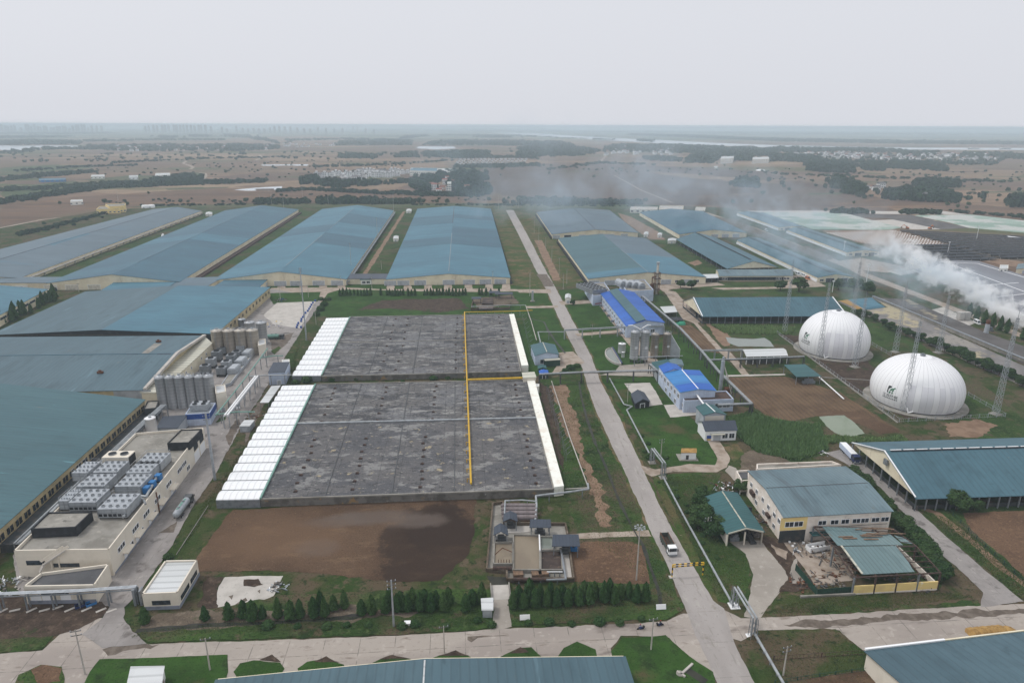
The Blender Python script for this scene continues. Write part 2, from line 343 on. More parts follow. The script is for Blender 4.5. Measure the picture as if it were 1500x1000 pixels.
mk('tar', S(99, 97, 96), [(S(110, 110, 112), .06, .45, .56, (.5, 1, 1)), (S(70, 70, 73), .16, .5, .58, (.4, 1, 1)), (S(142, 141, 138), .36, .54, .62, (.35, 1, 1)), (S(56, 56, 58), .8, .54, .64, (.5, 1, 1)), (S(150, 147, 139), 1.2, .6, .68, (.5, 1, 1)), (S(150, 138, 112), .5, .68, .76)], .9, joint=(7.4, 7.2, .18, S(44, 44, 46), .8), bump=(2, .05))
mk('tar_new', S(97, 95, 95), [(S(84, 84, 87), .06, .46, .54, (.6, 1, 1)), (S(130, 129, 127), .12, .54, .59, (.6, 1, 1)), (S(66, 66, 68), .6, .54, .64, (.6, 1, 1)), (S(160, 148, 122), .2, .63, .69), (S(142, 139, 133), .9, .6, .68, (.5, 1, 1))], .9, joint=(7.4, 7.2, .18, S(50, 50, 52), .8), bump=(2, .05))
mk('tank_wall', S(122, 118, 112), [(S(96, 92, 86), .3, .4, .62), (S(150, 122, 84), .25, .6, .7), (S(170, 166, 160), .5, .62, .72)], .95)
mk('cover_white', S(218, 222, 222), [(S(204, 208, 208), .3, .45, .65, (.3, 1, 1)), (S(176, 176, 172), .8, .64, .78)], .5, rib=(0, 2.0, .05, .16))
mk('trough_white', S(214, 208, 198), [(S(198, 192, 180), .3, .45, .65), (S(160, 152, 140), .8, .62, .75)], .8)
mk('membrane', S(196, 196, 196), [(S(184, 184, 184), .06, .4, .6), (S(178, 176, 172), .3, .6, .8, (1, 1, .2))], .5)
mk('membrane_lilac', S(126, 127, 133), [(S(114, 115, 121), .02, .4, .6), (S(136, 137, 142), .05, .55, .7)], .6)
mk('membrane_green', S(128, 150, 136), [(S(146, 164, 152), .015, .45, .6), (S(178, 180, 174), .02, .5, .58), (S(116, 140, 126), .05, .6, .75)], .7)
mk('silage_cover', S(132, 128, 126), [(S(118, 114, 112), .06, .42, .58), (S(150, 144, 136), .03, .54, .6), (S(176, 164, 134), .025, .62, .66), (S(108, 104, 102), .4, .55, .7)], .85)
mk('silage_dark', S(98, 94, 92), [(S(84, 80, 78), .06, .42, .58), (S(114, 108, 102), .1, .55, .7), (S(150, 140, 118), .03, .66, .7)], .85)
mk('net_black', S(60, 62, 66), [(S(48, 50, 54), .3, .4, .6), (S(80, 82, 86), .2, .6, .75)], .9)
mk('logo_black', S(50, 56, 54), rough=.7)
mk('logo_green', S(44, 112, 78), rough=.7)
mk('junk', S(110, 104, 98), [(S(80, 74, 70), 1.2, .4, .6), (S(150, 146, 140), 1.6, .55, .7), (S(110, 80, 60), 1.0, .62, .75)], .9)
mk('timber', S(128, 104, 84), [(S(104, 84, 68), 1, .4, .6)], .9)
mk('heap', S(170, 136, 82), [(S(148, 116, 68), .8, .4, .6)], 1)
mk('skin', S(170, 124, 98), rough=.7)
mk('cloth_blue', S(52, 72, 120), rough=.9)
mk('cloth_dark', S(40, 42, 50), rough=.9)
mk('tile_red', S(132, 92, 78), rough=.9, rand=.2)
mk('tile_grey', S(110, 108, 108), rough=.9, rand=.2)
mk('house_white', S(226, 224, 220), rough=.85, rand=.08)
mk('tower_wall', S(168, 168, 168), rough=.85, rand=.12)

# ------------------------------------------------------------------ sky, sun, air
SUN_EL, SUN_AZ = R(58), R(-70)     # azimuth measured from +Y towards +X
w = bpy.data.worlds.new('World'); sc.world = w; w.use_nodes = True
wt = w.node_tree; bgn = wt.nodes['Background']
sky = wt.nodes.new('ShaderNodeTexSky'); sky.sky_type = 'NISHITA'; sky.sun_disc = False
sky.sun_elevation = SUN_EL; sky.sun_rotation = SUN_AZ; sky.dust_density = 6; sky.air_density = 1.5; sky.altitude = 0
_tc = wt.nodes.new('ShaderNodeTexCoord'); _sp = wt.nodes.new('ShaderNodeSeparateXYZ'); _mx = wt.nodes.new('ShaderNodeMath'); _mx.operation = 'MAXIMUM'; _mx.inputs[1].default_value = .02; _cb = wt.nodes.new('ShaderNodeCombineXYZ')
wt.links.new(_tc.outputs['Generated'], _sp.inputs[0]); wt.links.new(_sp.outputs[2], _mx.inputs[0]); wt.links.new(_sp.outputs[0], _cb.inputs[0]); wt.links.new(_sp.outputs[1], _cb.inputs[1]); wt.links.new(_mx.outputs[0], _cb.inputs[2]); wt.links.new(_cb.outputs[0], sky.inputs['Vector'])
hs = wt.nodes.new('ShaderNodeHueSaturation'); hs.inputs['Saturation'].default_value = .12; hs.inputs['Value'].default_value = SKYV = .55
mxw = wt.nodes.new('ShaderNodeMix'); mxw.data_type = 'RGBA'; mxw.inputs[0].default_value = .72
wt.links.new(sky.outputs[0], hs.inputs['Color']); wt.links.new(hs.outputs[0], mxw.inputs[6])
mxw.inputs[7].default_value = (9.5, 9.75, 10.5, 1)       # the even grey of a closed cloud deck
wt.links.new(mxw.outputs[2], bgn.inputs['Color']); bgn.inputs['Strength'].default_value = .1
sun = bpy.data.lights.new('sun', 'SUN'); sun.energy = 1.5; sun.angle = R(14); sun.color = (1, .975, .94)
so = bpy.data.objects.new('sun', sun); COL.objects.link(so)
sd = V((cos(SUN_EL)*sin(SUN_AZ), cos(SUN_EL)*cos(SUN_AZ), sin(SUN_EL)))
so.rotation_euler = sd.to_track_quat('Z', 'Y').to_euler(); so.location = (0, 0, 300)
sc.view_settings.view_transform = 'Standard'; sc.view_settings.look = 'None'
sc.view_settings.exposure = 0; sc.view_settings.gamma = 1
cy = sc.cycles; cy.use_denoising = True; cy.max_bounces = 12; cy.diffuse_bounces = 2; cy.glossy_bounces = 2
cy.transmission_bounces = 2; cy.volume_bounces = 8; cy.transparent_max_bounces = 8; cy.caustics_reflective = False; cy.caustics_refractive = False
cy.use_adaptive_sampling = True; cy.adaptive_threshold = .01
GX = 19000
def volume_mat(name, col, dens, aniso=0.0):
    m = bpy.data.materials.new(name); m.use_nodes = True; nt = m.node_tree; nt.nodes.clear()
    out = nt.nodes.new('ShaderNodeOutputMaterial'); pv = nt.nodes.new('ShaderNodeVolumePrincipled')
    pv.inputs['Color'].default_value = col+(1,); pv.inputs['Density'].default_value = dens; pv.inputs['Anisotropy'].default_value = aniso
    pv.inputs['Density Attribute'].default_value = ''; pv.inputs['Color Attribute'].default_value = ''
    nt.links.new(pv.outputs[0], out.inputs['Volume']); MAT[name] = m
    return m, nt, pv
volume_mat('haze_air', (.78, .91, 1.0), 1.65e-4)
hz = MB().box(-GX, GX, -300, GX*1.05, -1.0, 123)
tag(hz.build('haze', 'haze_air', recalc=True), kind='stuff')

# ------------------------------------------------------------------ ground sheets
LAYER = [0]
def jag(pts, amp, step=None, closed=True):
    out = []; n = len(pts)
    for i in range(n if closed else n-1):
        a, b = pts[i], pts[(i+1) % n]; L = (b-a).length
        if L < 1e-4: continue
        st = step or max(1.2, 2.2*mpp(a))
        k = max(1, min(90, int(L/st))); nn = V((-(b-a).y, (b-a).x, 0))/L
        for j in range(k):
            p = a.lerp(b, j/k)
            q = noise.noise(V((p.x*.07, p.y*.07, 3)))*1.1+noise.noise(V((p.x*.33, p.y*.33, 8)))*.8+noise.noise(V((p.x*1.1, p.y*1.1, 5)))*.4
            out.append(p+nn*q*amp)
    if not closed: out.append(pts[-1])
    return out
def patch(name, mat, px, amp=.5, lay=None, kind='structure', label=None, cat=None, z=None):
    """one ground sheet from surveyed outline points, with an uneven edge"""
    pts = [P(x, y, 0) if not isinstance(x, V) else x for (x, y) in px] if not isinstance(px[0], V) else px
    if amp: pts = jag(pts, amp)
    LAYER[0] += 1
    zz = (.0013*LAYER[0] if lay is None else lay) if z is None else z
    tr = geometry.tessellate_polygon([[V((p.x, p.y, 0)) for p in pts]])
    m = MB(); m.add([(p.x, p.y, zz) for p in pts], [tuple(t) for t in tr])
    o = m.build(name, mat, recalc=False)
    me = o.data
    if me.polygons and sum(p.normal.z*p.area for p in me.polygons) < 0: me.flip_normals()
    tag(o, label, cat, kind=kind)
    return o
def strip(name, mat, left, right, amp=.3, **k):
    return patch(name, mat, list(left)+list(right)[::-1], amp, **k)
def line_path(px, w, z=0):
    "a ribbon of width w metres along surveyed points"
    pts = [P(x, y, 0) for x, y in px]; L = []; Rr = []
    for i, p in enumerate(pts):
        a = pts[max(0, i-1)]; b = pts[min(len(pts)-1, i+1)]; d = (b-a).normalized(); n = V((-d.y, d.x, 0))*w/2
        L.append(p+n); Rr.append(p-n)
    return L+Rr[::-1]
# base terrain: fine quads near, one sheet to the horizon
g = MB(); g.add([(-GX+50, -250, 0), (GX-50, -250, 0), (GX-50, GX, 0), (-GX+50, GX, 0)], [(0, 1, 2, 3)])
m = bpy.data.materials.new('open_country'); m.use_nodes = True; t = NT(m); b = t.n['Principled BSDF']
tc = t.new('ShaderNodeTexCoord').outputs['Object']
vo = t.new('ShaderNodeTexVoronoi'); vo.inputs['Scale'].default_value = 1
wv = t.new('ShaderNodeVectorMath', operation='ADD')
nz = t.new('ShaderNodeTexNoise'); nz.inputs['Scale'].default_value = .006; t.link(tc, nz.inputs['Vector'])
sc_n = t.new('ShaderNodeVectorMath', operation='SCALE'); t.link(nz.outputs['Color'], sc_n.inputs[0]); sc_n.inputs['Scale'].default_value = .8
t.link(t.scaled(tc, .0026, .0055, .004), wv.inputs[0]); t.link(sc_n.outputs[0], wv.inputs[1]); t.link(wv.outputs[0], vo.inputs['Vector'])
cr = t.new('ShaderNodeValToRGB'); cr.color_ramp.interpolation = 'CONSTANT'
els = cr.color_ramp.elements
cols = [(0, S(116, 96, 82)), (.25, S(126, 105, 88)), (.42, S(106, 89, 78)), (.58, S(138, 115, 94)), (.7, S(112, 97, 80)), (.8, S(92, 92, 64)), (.87, S(148, 127, 105)), (.95, S(80, 88, 58))]
while len(els) < len(cols): els.new(.5)
for e, (p_, c_) in zip(els, cols): e.position = p_; e.color = c_+(1,)
sx = t.new('ShaderNodeSeparateXYZ'); t.link(vo.outputs['Color'], sx.inputs[0]); t.link(sx.outputs[0], cr.inputs[0])
col = cr.outputs[0]
col = t.mixc(t.math('MULTIPLY', t.ramp(t.noise(t.scaled(tc, .35, 1, 1), .02, 6, .65), .42, .66), .6), col, S(98, 83, 71))
col = t.mixc(t.math('MULTIPLY', t.ramp(t.noise(t.scaled(tc, .25, 1, 1), .045, 6, .65), .55, .7), .6), col, S(140, 119, 99))
col = t.mixc(t.math('MULTIPLY', t.ramp(t.noise(t.scaled(tc, .5, 1, 1), .004, 5, .6), .56, .66), .8), col, S(82, 90, 60))
# the far plain across the river is greener, with pale plots
sy = t.new('ShaderNodeSeparateXYZ'); t.link(tc, sy.inputs[0])
far = t.ramp(sy.outputs[1], 4800, 7000)
plots = t.mixc(t.ramp(t.noise(t.scaled(tc, .25, 1, 1), .0022, 6, .7), .5, .62), S(78, 96, 72), S(176, 164, 142))
col = t.mixc(t.math('MULTIPLY', far, .85), col, plots)
t.link(col, b.inputs['Base Color']); b.inputs['Roughness'].default_value = 1; b.inputs['Specular IOR Level'].default_value = .05
MAT['open_country'] = m
tag(g.build('terrain', 'open_country'), kind='structure')

G = lambda n, m, px, amp=.5, **k: patch(n, m, px, amp, **k)
# country beyond the works
G('field', 'field_green', [(95, 266), (180, 258), (300, 252), (292, 262), (200, 274), (90, 283), (10, 290), (0, 285), (0, 275)], 6)
G('field', 'field_green', [(0, 258), (60, 252), (140, 246), (110, 240), (40, 243), (0, 246)], 8)
G('field', 'field_brown', [(0, 300), (120, 288), (300, 276), (440, 273), (560, 285), (720, 291), (790, 296), (610, 297), (420, 298), (240, 303), (140, 306), (0, 330)], 6)
G('field', 'field_tan', [(330, 276), (470, 268), (585, 262), (598, 270), (560, 283), (430, 279)], 5)
G('field', 'field_dark', [(670, 262), (700, 248), (800, 241), (960, 243), (1100, 250), (1200, 270), (1300, 292), (1200, 306), (1000, 300), (900, 297), (780, 294), (735, 285), (700, 272)], 8)
G('field', 'field_tan', [(935, 250), (1010, 255), (1100, 262), (1150, 268), (1100, 268), (1000, 260)], 4)
G('field', 'field_tan', [(1180, 246), (1320, 256), (1480, 262), (1500, 255), (1500, 250), (1300, 245)], 6)
G('field', 'field_brown', [(1210, 300), (1290, 290), (1500, 305), (1560, 330), (1440, 318), (1330, 306)], 6)
G('field', 'field_tan', [(630, 207), (700, 203), (790, 204), (760, 208), (680, 211), (610, 211)], 10)
G('field', 'field_tan', [(300, 207), (380, 201), (450, 199), (540, 203), (470, 210), (360, 209)], 10)
G('field', 'field_tan', [(900, 207), (1000, 212), (1120, 218), (1250, 222), (1500, 224), (1500, 229), (1200, 226), (1000, 217), (880, 211)], 10)
G('pond', 'water_pale', [(-20, 213.5), (60, 213.2), (118, 213.6), (112, 216), (50, 217), (30, 221), (-20, 219)], 6)
G('pond', 'water_pale', [(613, 214.5), (665, 214.8), (668, 217.5), (640, 219), (610, 217.5)], 5)
G('pond', 'water_pale', [(343, 278), (375, 275), (412, 273), (414, 276), (395, 279.5), (360, 279.5)], 2)
G('pond', 'water_pale', [(383, 241.3), (452, 240.8), (450, 243), (420, 242.6), (384, 243)], 4)
G('river', 'water_pale', [(715, 194), (780, 195.2), (830, 198.2), (880, 201.5), (937, 204), (1076, 210.6), (1140, 213), (1340, 216.4), (1560, 217), (1560, 220), (1340, 219.3), (1140, 216.7), (1076, 214.2), (960, 209.8), (880, 205.2), (830, 201.8), (760, 197.2)], 6)
for px, w_ in (([(273, 236), (268, 239.5), (276, 242), (283, 245), (279, 248)], 9), ([(292, 253), (300, 254), (301, 258), (296, 264)], 9), ([(380, 227), (384, 231), (374, 235)], 9),
               ([(985, 297), (940, 279), (900, 257)], 4), ([(880, 236), (890, 226), (888, 222)], 8), ([(0, 334), (60, 322), (150, 312), (220, 307)], 5)):
    G('dirt_track', 'track_pale', line_path(px, w_), .5)
G('silt_bed', 'concrete_light', [(1085, 309), (1180, 308.5), (1300, 309.5), (1380, 309), (1418, 314), (1330, 314), (1200, 312), (1090, 311)], .8)
G('silt_bed', 'concrete_light', [(1270, 323), (1330, 321), (1385, 333), (1378, 336), (1335, 336), (1285, 327)], 1)
G('spoil_ground', 'silage_dark', [(1225, 313), (1335, 315), (1420, 334), (1378, 336), (1300, 320), (1210, 316)], 1)

R3 = random.Random(3)
for i in range(110):
    y = 212+84*R3.random()**1.5; x = R3.uniform(-20, 1500); w_ = R3.uniform(14, 70); h_ = R3.uniform(.25, .9)*(y-186)*.035; k_ = R3.uniform(-.03, .05)
    if 590 < x+w_ and x < 800 and 232 < y < 290: continue
    G('field', ('field_tan', 'field_dark', 'field_brown', 'field_green', 'field_tan')[i % 5], [(x, y+k_*w_), (x+w_, y), (x+w_*R3.uniform(.9, 1.1), y+h_), (x-w_*R3.uniform(-.1, .1), y+h_+k_*w_)], 3)
# the works' own ground
G('grass_ground', 'rough_grass', [(-400, 420), (-60, 345), (150, 308), (340, 298.5), (600, 297.5), (900, 298), (1060, 304), (1230, 330), (1560, 420), (1700, 640), (1800, 1120), (-700, 1120)], 2)
G('grass_belt', 'field_green', [(180, 303), (360, 299), (700, 299), (920, 299.5), (930, 305), (745, 306), (560, 304), (400, 303), (240, 305)], 1)
G('grass_strip', 'grass', [(295, 309), (330, 308), (95, 412), (35, 410)], .8)
G('grass_strip', 'grass', [(440, 307), (472, 306), (320, 408), (276, 406)], .8)
G('grass_strip', 'grass', [(577, 308), (612, 306), (566, 410), (508, 410)], .8)
G('dirt_path', 'track_dirt', line_path([(592, 310), (570, 345), (545, 385), (534, 402)], 4), .8)
G('grass_strip', 'verge', [(720, 306), (742, 309), (783, 392), (800, 425), (748, 425), (747, 400)], .8)
G('grass_strip', 'verge', [(752, 309), (786, 312), (812, 349), (862, 408), (850, 420), (815, 420), (797, 392)], .8)
G('dirt_path', 'track_dirt', [(783, 352), (794, 352), (822, 410), (810, 411)], .8)
G('grass_strip', 'grass', [(893, 308), (938, 312), (995, 344), (1066, 392), (1062, 405), (1034, 405), (947, 350)], .8)
G('soil_patch', 'track_dirt', [(905, 312), (925, 318), (965, 340), (975, 352), (950, 350), (915, 325)], 1)
G('soil_patch', 'track_dirt', [(1008, 385), (1022, 381), (1030, 386), (1018, 390)], 1)
G('grass_strip', 'grass', [(1062, 350), (1080, 352), (1200, 408), (1180, 408), (1140, 392)], .6)
G('grass_strip', 'grass', [(1115, 348), (1180, 375), (1300, 430), (1330, 455), (1220, 455), (1200, 420), (1251, 410)], .8)
G('front_lawn', 'lawn', [(320, 424), (350, 420), (507, 417), (750, 418), (800, 424), (800, 432), (600, 434), (470, 434), (380, 432)], .5)
G('front_drive', 'track_pale', [(385, 434), (398, 422), (500, 421), (560, 424), (700, 423), (760, 424), (805, 424), (812, 428), (750, 427), (700, 428), (620, 427), (500, 424), (480, 430), (470, 445), (440, 445)], .3)
for x in (572, 597, 627, 656, 686, 716, 741, 412, 444, 473, 500):
    G('door_apron', 'track_pale', [(x-5, 414.5), (x+5, 414.5), (x+7, 425), (x-6, 425)], .3)
G('inner_green', 'lawn', [(478, 434), (690, 432), (745, 428), (800, 432), (836, 480), (866, 545), (760, 552), (745, 465), (485, 465), (465, 462)], .6)
G('soil_patch', 'mud', [(560, 440), (670, 437), (690, 452), (640, 458), (570, 452), (520, 455)], 2)
G('soil_patch', 'soil_grey', [(690, 438), (750, 432), (762, 445), (700, 452)], 2)
G('green_right', 'lawn', [(815, 425), (855, 424), (862, 438), (820, 440)], .4)
G('green_right', 'lawn', [(826, 446), (876, 445), (904, 483), (846, 487)], .4)
G('green_right', 'lawn', [(848, 492), (905, 490), (935, 512), (965, 540), (870, 545)], .4)
G('green_right', 'grass', [(945, 440), (968, 425), (1000, 470), (1056, 520), (1090, 552), (1060, 552), (985, 480)], .5)
G('green_right', 'lawn', [(985, 490), (1020, 490), (1090, 552), (1105, 580), (1050, 570), (1000, 540), (950, 500)], .5)
G('green_right', 'lawn', [(880, 556), (965, 552), (1000, 600), (1040, 640), (1056, 660), (1048, 682), (970, 684), (935, 640)], .5)
G('green_right', 'grass', [(1010, 415), (1250, 412), (1300, 440), (1240, 470), (1222, 452), (1000, 438), (985, 425)], .6)
G('green_right', 'grass', [(1030, 472), (1180, 470), (1180, 520), (1150, 540), (1095, 540)], .8)
G('green_right', 'grass', [(1255, 455), (1350, 505), (1520, 620), (1520, 700), (1390, 615), (1280, 545)], .8)
G('soil_patch', 'mud', [(1140, 490), (1200, 495), (1270, 530), (1310, 560), (1420, 600), (1410, 612), (1330, 614), (1240, 565)], 1)
G('soil_patch', 'track_dirt', [(1035, 474), (1060, 480), (1075, 500), (1062, 508), (1045, 492)], 1.2)
G('soil_patch', 'track_dirt', [(1385, 620), (1430, 615), (1455, 622), (1440, 640), (1390, 640)], 2)
G('reed_ground', 'tall_green', [(1065, 612), (1100, 604), (1150, 618), (1200, 622), (1215, 660), (1170, 680), (1110, 668), (1080, 640)], 1.5)
G('reed_ground', 'tall_green', [(1040, 476), (1130, 478), (1165, 480), (1160, 490), (1090, 490), (1060, 488)], 1)
G('west_verge', 'rough_grass', [(440, 500), (475, 464), (425, 552), (345, 690), (312, 736), (262, 815), (245, 812), (300, 735)], .6)
G('mid_green', 'grass', [(790, 556), (858, 556), (905, 672), (960, 795), (1000, 890), (860, 865), (845, 780), (826, 712)], .8)
G('soil_patch', 'track_dirt', [(805, 565), (832, 562), (850, 650), (882, 720), (900, 772), (880, 772), (868, 715), (830, 640)], 2.5)
G('soil_patch', 'mud', [(790, 560), (808, 570), (822, 640), (826, 690), (812, 660)], 1)
G('right_green', 'grass', [(960, 695), (1060, 690), (1035, 725), (1060, 790), (1095, 812), (1100, 850), (1075, 885), (1050, 880), (1010, 790)], .8)
G('road_verge', 'verge', [(955, 698), (965, 700), (1000, 770), (1030, 830), (1052, 885), (1044, 886), (1018, 830), (985, 765)], .5)
G('soil_patch', 'soil_grey', [(1085, 665), (1120, 655), (1165, 680), (1120, 692), (1085, 690)], 1)
G('dry_patch', 'verge', [(1060, 655), (1080, 650), (1090, 665), (1075, 678)], 1)
G('south_bank', 'rough_grass', [(1100, 895), (1180, 868), (1380, 866), (1430, 870), (1437, 888), (1250, 898), (1130, 906)], 1)
G('south_bank', 'grass', [(1100, 902), (1180, 885), (1300, 890), (1430, 880), (1437, 888), (1250, 899), (1130, 906)], 1)
G('right_green', 'grass', [(1345, 742), (1500, 740), (1560, 840), (1500, 880), (1440, 830), (1380, 780)], .8)
G('soil_field', 'soil_plot', [(1410, 752), (1560, 745), (1620, 840), (1500, 850), (1470, 815), (1425, 780)], .8)
G('dirt_path', 'track_dirt', line_path([(1352, 746), (1372, 752), (1420, 790), (1470, 835), (1520, 870)], 2.6), .4)
G('bush_ground', 'tall_green', [(1225, 685), (1250, 690), (1310, 745), (1385, 850), (1372, 866), (1330, 840), (1300, 760), (1240, 700)], 1)
# fields and plots in the middle
G('bare_field', 'soil_field', [(341, 748), (420, 742), (520, 738), (640, 733), (697, 731), (697, 775), (685, 815), (645, 850), (560, 852), (450, 838), (360, 836), (284, 838), (290, 815), (312, 785)], .8)
G('bare_field', 'soil_plot', [(838, 800), (860, 794), (925, 794), (940, 800), (952, 845), (952, 856), (838, 852)], .6)
G('ploughed_field', 'furrow', [(1063, 553), (1150, 552), (1180, 560), (1232, 576), (1316, 629), (1302, 635), (1250, 610), (1196, 610), (1160, 617), (1125, 612), (1095, 590)], .6)
G('vegetable_field', 'furrow', [(990, 478), (1012, 476), (1062, 514), (1052, 518), (1020, 512)], .5)
G('bare_field', 'soil', [(1190, 600), (1260, 604), (1318, 632), (1290, 636), (1262, 622), (1200, 610)], .8)
G('pond', 'water', [(1062, 494), (1080, 496), (1102, 497), (1120, 495), (1128, 500), (1134, 508.5), (1105, 508), (1082, 508), (1068, 503)], .5)
G('pond', 'water_green', [(1200, 610.5), (1236, 608.5), (1252, 620), (1268, 636), (1240, 641), (1222, 634), (1208, 622)], .5)
# roads
RL = [(741, 308), (760, 345), (783, 392), (800, 425), (820, 470), (847, 522), (861, 567), (870, 596), (885, 628), (909, 680), (933, 732), (952, 776), (974, 822), (990, 860), (1006, 897), (1014, 920), (1043, 982), (1062, 1030)]
RR = [(752, 308), (772, 343), (797, 392), (814, 422), (839, 470), (866, 522), (879, 558), (899, 596), (916, 632), (939, 680), (964, 735), (987, 781), (1016, 830), (1045, 880), (1060, 892), (1076, 942), (1104, 1000), (1120, 1030)]
LW = [(x-2-.006*max(0, y-400), y) for x, y in RL]; RW = [(x+2+.006*max(0, y-400), y) for x, y in RR]
G('road_shoulder', 'verge', LW[:-5]+RW[:-5][::-1], .8)
G('cross_road', 'road_cross', [(-80, 962), (0, 958), (62, 953), (108, 911), (150, 905), (170, 935), (215, 944), (240, 943), (360, 940), (484, 935), (628, 929), (726, 922), (836, 917), (976, 911), (1000, 899), (1060, 900), (1075, 930), (1040, 990), (1000, 962), (980, 935), (910, 932), (895, 950), (900, 1020), (200, 1060), (-120, 1060)], .35)
G('east_road', 'road_cross', [(1060, 893), (1085, 906), (1110, 906), (1250, 898), (1437, 888), (1500, 884), (1600, 878), (1640, 930), (1500, 940), (1270, 958), (1230, 925), (1215, 922), (1110, 924), (1085, 940), (1060, 930)], .5)
G('main_road', 'road_main', RL+RR[::-1], .3)
G('road_stain', 'stain', [(1180, 908), (1300, 901), (1500, 893), (1560, 893), (1500, 899), (1330, 909), (1290, 915), (1200, 920), (1150, 918)], 1.2)
for i, q in enumerate([[(1012, 905), (1040, 925), (1065, 985), (1052, 985), (1028, 935)], [(1048, 900), (1062, 930), (1086, 985), (1078, 985), (1055, 935)]]):
    G('wheel_mark', 'stain', q, .3) if 0 else None
G('patched_road', 'stain', [(786, 402), (801, 402), (812, 420), (797, 420)], .8)
G('road_stain', 'stain', [(160, 928), (190, 935), (215, 943), (235, 945), (220, 952), (190, 953), (160, 960), (150, 952), (172, 944)], 1)
G('road_stain', 'stain', [(685, 932), (745, 931), (700, 935), (690, 942), (684, 938)], .4)
G('side_road', 'road_yard', [(1225, 660), (1245, 655), (1262, 672), (1290, 700), (1340, 745), (1385, 785), (1430, 825), (1500, 882), (1437, 890), (1440, 868), (1400, 830), (1345, 785), (1330, 760), (1290, 715), (1240, 680), (1210, 664)], .4)
G('side_road', 'track_pale', [(938, 682), (960, 688), (1010, 680), (1048, 682), (1052, 672), (1036, 646), (1052, 644), (1070, 672), (1064, 685), (1050, 692), (985, 692), (955, 698), (946, 694)], .3)
G('side_road', 'concrete', [(1078, 686), (1067, 682), (1062, 690), (1085, 714), (1100, 722), (1098, 712)], .4)
G('forecourt', 'concrete', [(1068, 794), (1114, 792), (1150, 836), (1155, 846), (1150, 860), (1120, 895), (1112, 907), (1090, 904), (1100, 870), (1102, 842), (1092, 812)], .4)
G('trampled_ground', 'mud', [(1112, 785), (1150, 792), (1185, 810), (1195, 862), (1170, 866), (1135, 870), (1155, 850), (1150, 836), (1125, 806)], 1)
G('yard_slab', 'track_pale', [(1145, 792), (1200, 788), (1245, 810), (1250, 850), (1195, 858), (1165, 815)], .6)
G('mud_yard', 'track_pale', [(1128, 798), (1150, 808), (1152, 820), (1138, 812)], 1)
G('yard_slab', 'concrete', [(1165, 818), (1172, 838), (1180, 850), (1160, 856), (1156, 840)], .8)
G('concrete_slab', 'concrete_light', [(329, 846), (376, 844), (415, 844), (396, 888), (318, 892), (316, 874), (320, 860)], .35)
G('soil_patch', 'mud', [(357, 850), (380, 848), (386, 858), (372, 861), (357, 859)], .5)
for q in ([(335, 874), (342, 872), (340, 879)], [(345, 886), (360, 876), (363, 880), (348, 888)], [(377, 866), (382, 864), (381, 870)]): G('slab_stain', 'stain', q, .3)
G('soil_patch', 'mud', [(300, 842), (330, 846), (320, 862), (318, 892), (290, 890)], 1.2)
G('entry_road', 'concrete', [(717, 928), (727, 868), (722, 858), (746, 858), (742, 870), (750, 918)], .3)
G('dark_basin', 'water_dark', [(713, 845), (742, 846), (743, 857), (722, 857)], .3)
G('plant_lane', 'track_pale', [(832, 783), (900, 779), (950, 777), (955, 787), (900, 787), (835, 791)], .4)
G('side_drive', 'track_pale', [(758, 425), (806, 424), (808, 430), (760, 429)], .3)
G('side_drive', 'track_pale', [(770, 449), (817, 448), (818, 451), (772, 452)], .2)
G('side_drive', 'track_pale', [(818, 442), (880, 440), (884, 444), (822, 447)], .2)
G('side_drive', 'track_pale', [(842, 489), (905, 484), (914, 487), (846, 493)], .2)
G('side_drive', 'track_pale', [(875, 444), (882, 443), (936, 500), (975, 540), (955, 542), (920, 505)], .3)
G('silo_apron', 'concrete', [(908, 536), (950, 532), (970, 540), (966, 552), (875, 550), (900, 545)], .4)
G('cabin_yard', 'track_pale', [(818, 517), (840, 515), (856, 532), (846, 536), (815, 547), (808, 547), (820, 530)], .4)
G('garden_plot', 'tall_green', [(830, 536), (848, 533), (854, 542), (826, 546)], .6)
G('concrete_slab', 'concrete_light', [(914, 562), (952, 561), (971, 593), (948, 596), (930, 583)], .3)
G('concrete_slab', 'concrete_light', [(972, 594), (1000, 592), (1026, 608), (982, 612)], .3)
G('east_drive', 'track_pale', [(971, 425), (990, 428), (1008, 448), (1030, 470), (1022, 474), (1058, 512), (1070, 516), (1082, 530), (1098, 550), (1088, 551), (1072, 532), (1052, 515), (1016, 474), (1000, 468)], .3)
G('east_drive', 'concrete_light', [(1063, 550), (1150, 548), (1150, 550), (1063, 552.5)], .15)
G('east_drive', 'track_pale', [(958, 418), (985, 416), (1050, 414), (1062, 418), (985, 424), (972, 428)], .3)
G('east_drive', 'track_pale', [(1040, 422), (1150, 420.5), (1160, 404), (1178, 402), (1210, 420), (1150, 423), (1060, 425)], .3)
G('north_lane', 'track_pale', [(1024, 311), (1034, 311), (1070, 322), (1110, 335), (1270, 399), (1262, 402), (1104, 338)], .4)
G('north_lane', 'track_pale', [(1210, 377), (1262, 398), (1284, 406), (1370, 439), (1500, 490), (1560, 510), (1560, 520), (1500, 497), (1366, 444), (1260, 404)], .5)
G('north_lane', 'track_pale', [(1225, 383), (1262, 378), (1330, 392), (1300, 400), (1262, 396), (1240, 390)], 1)
G('north_lane', 'track_pale', [(1078, 311), (1085, 310), (1160, 338), (1245, 370), (1238, 371)], .3)
G('loading_slab', 'stain', [(1172, 362), (1180, 361), (1222, 377), (1216, 380)], .3)
G('loading_slab', 'soil_grey', [(1030, 314), (1075, 322), (1220, 380), (1205, 382), (1110, 345)], .8)
G('hutch_ground', 'track_dirt', [(1203, 338), (1320, 337), (1395, 359), (1300, 361), (1258, 356)], 1)
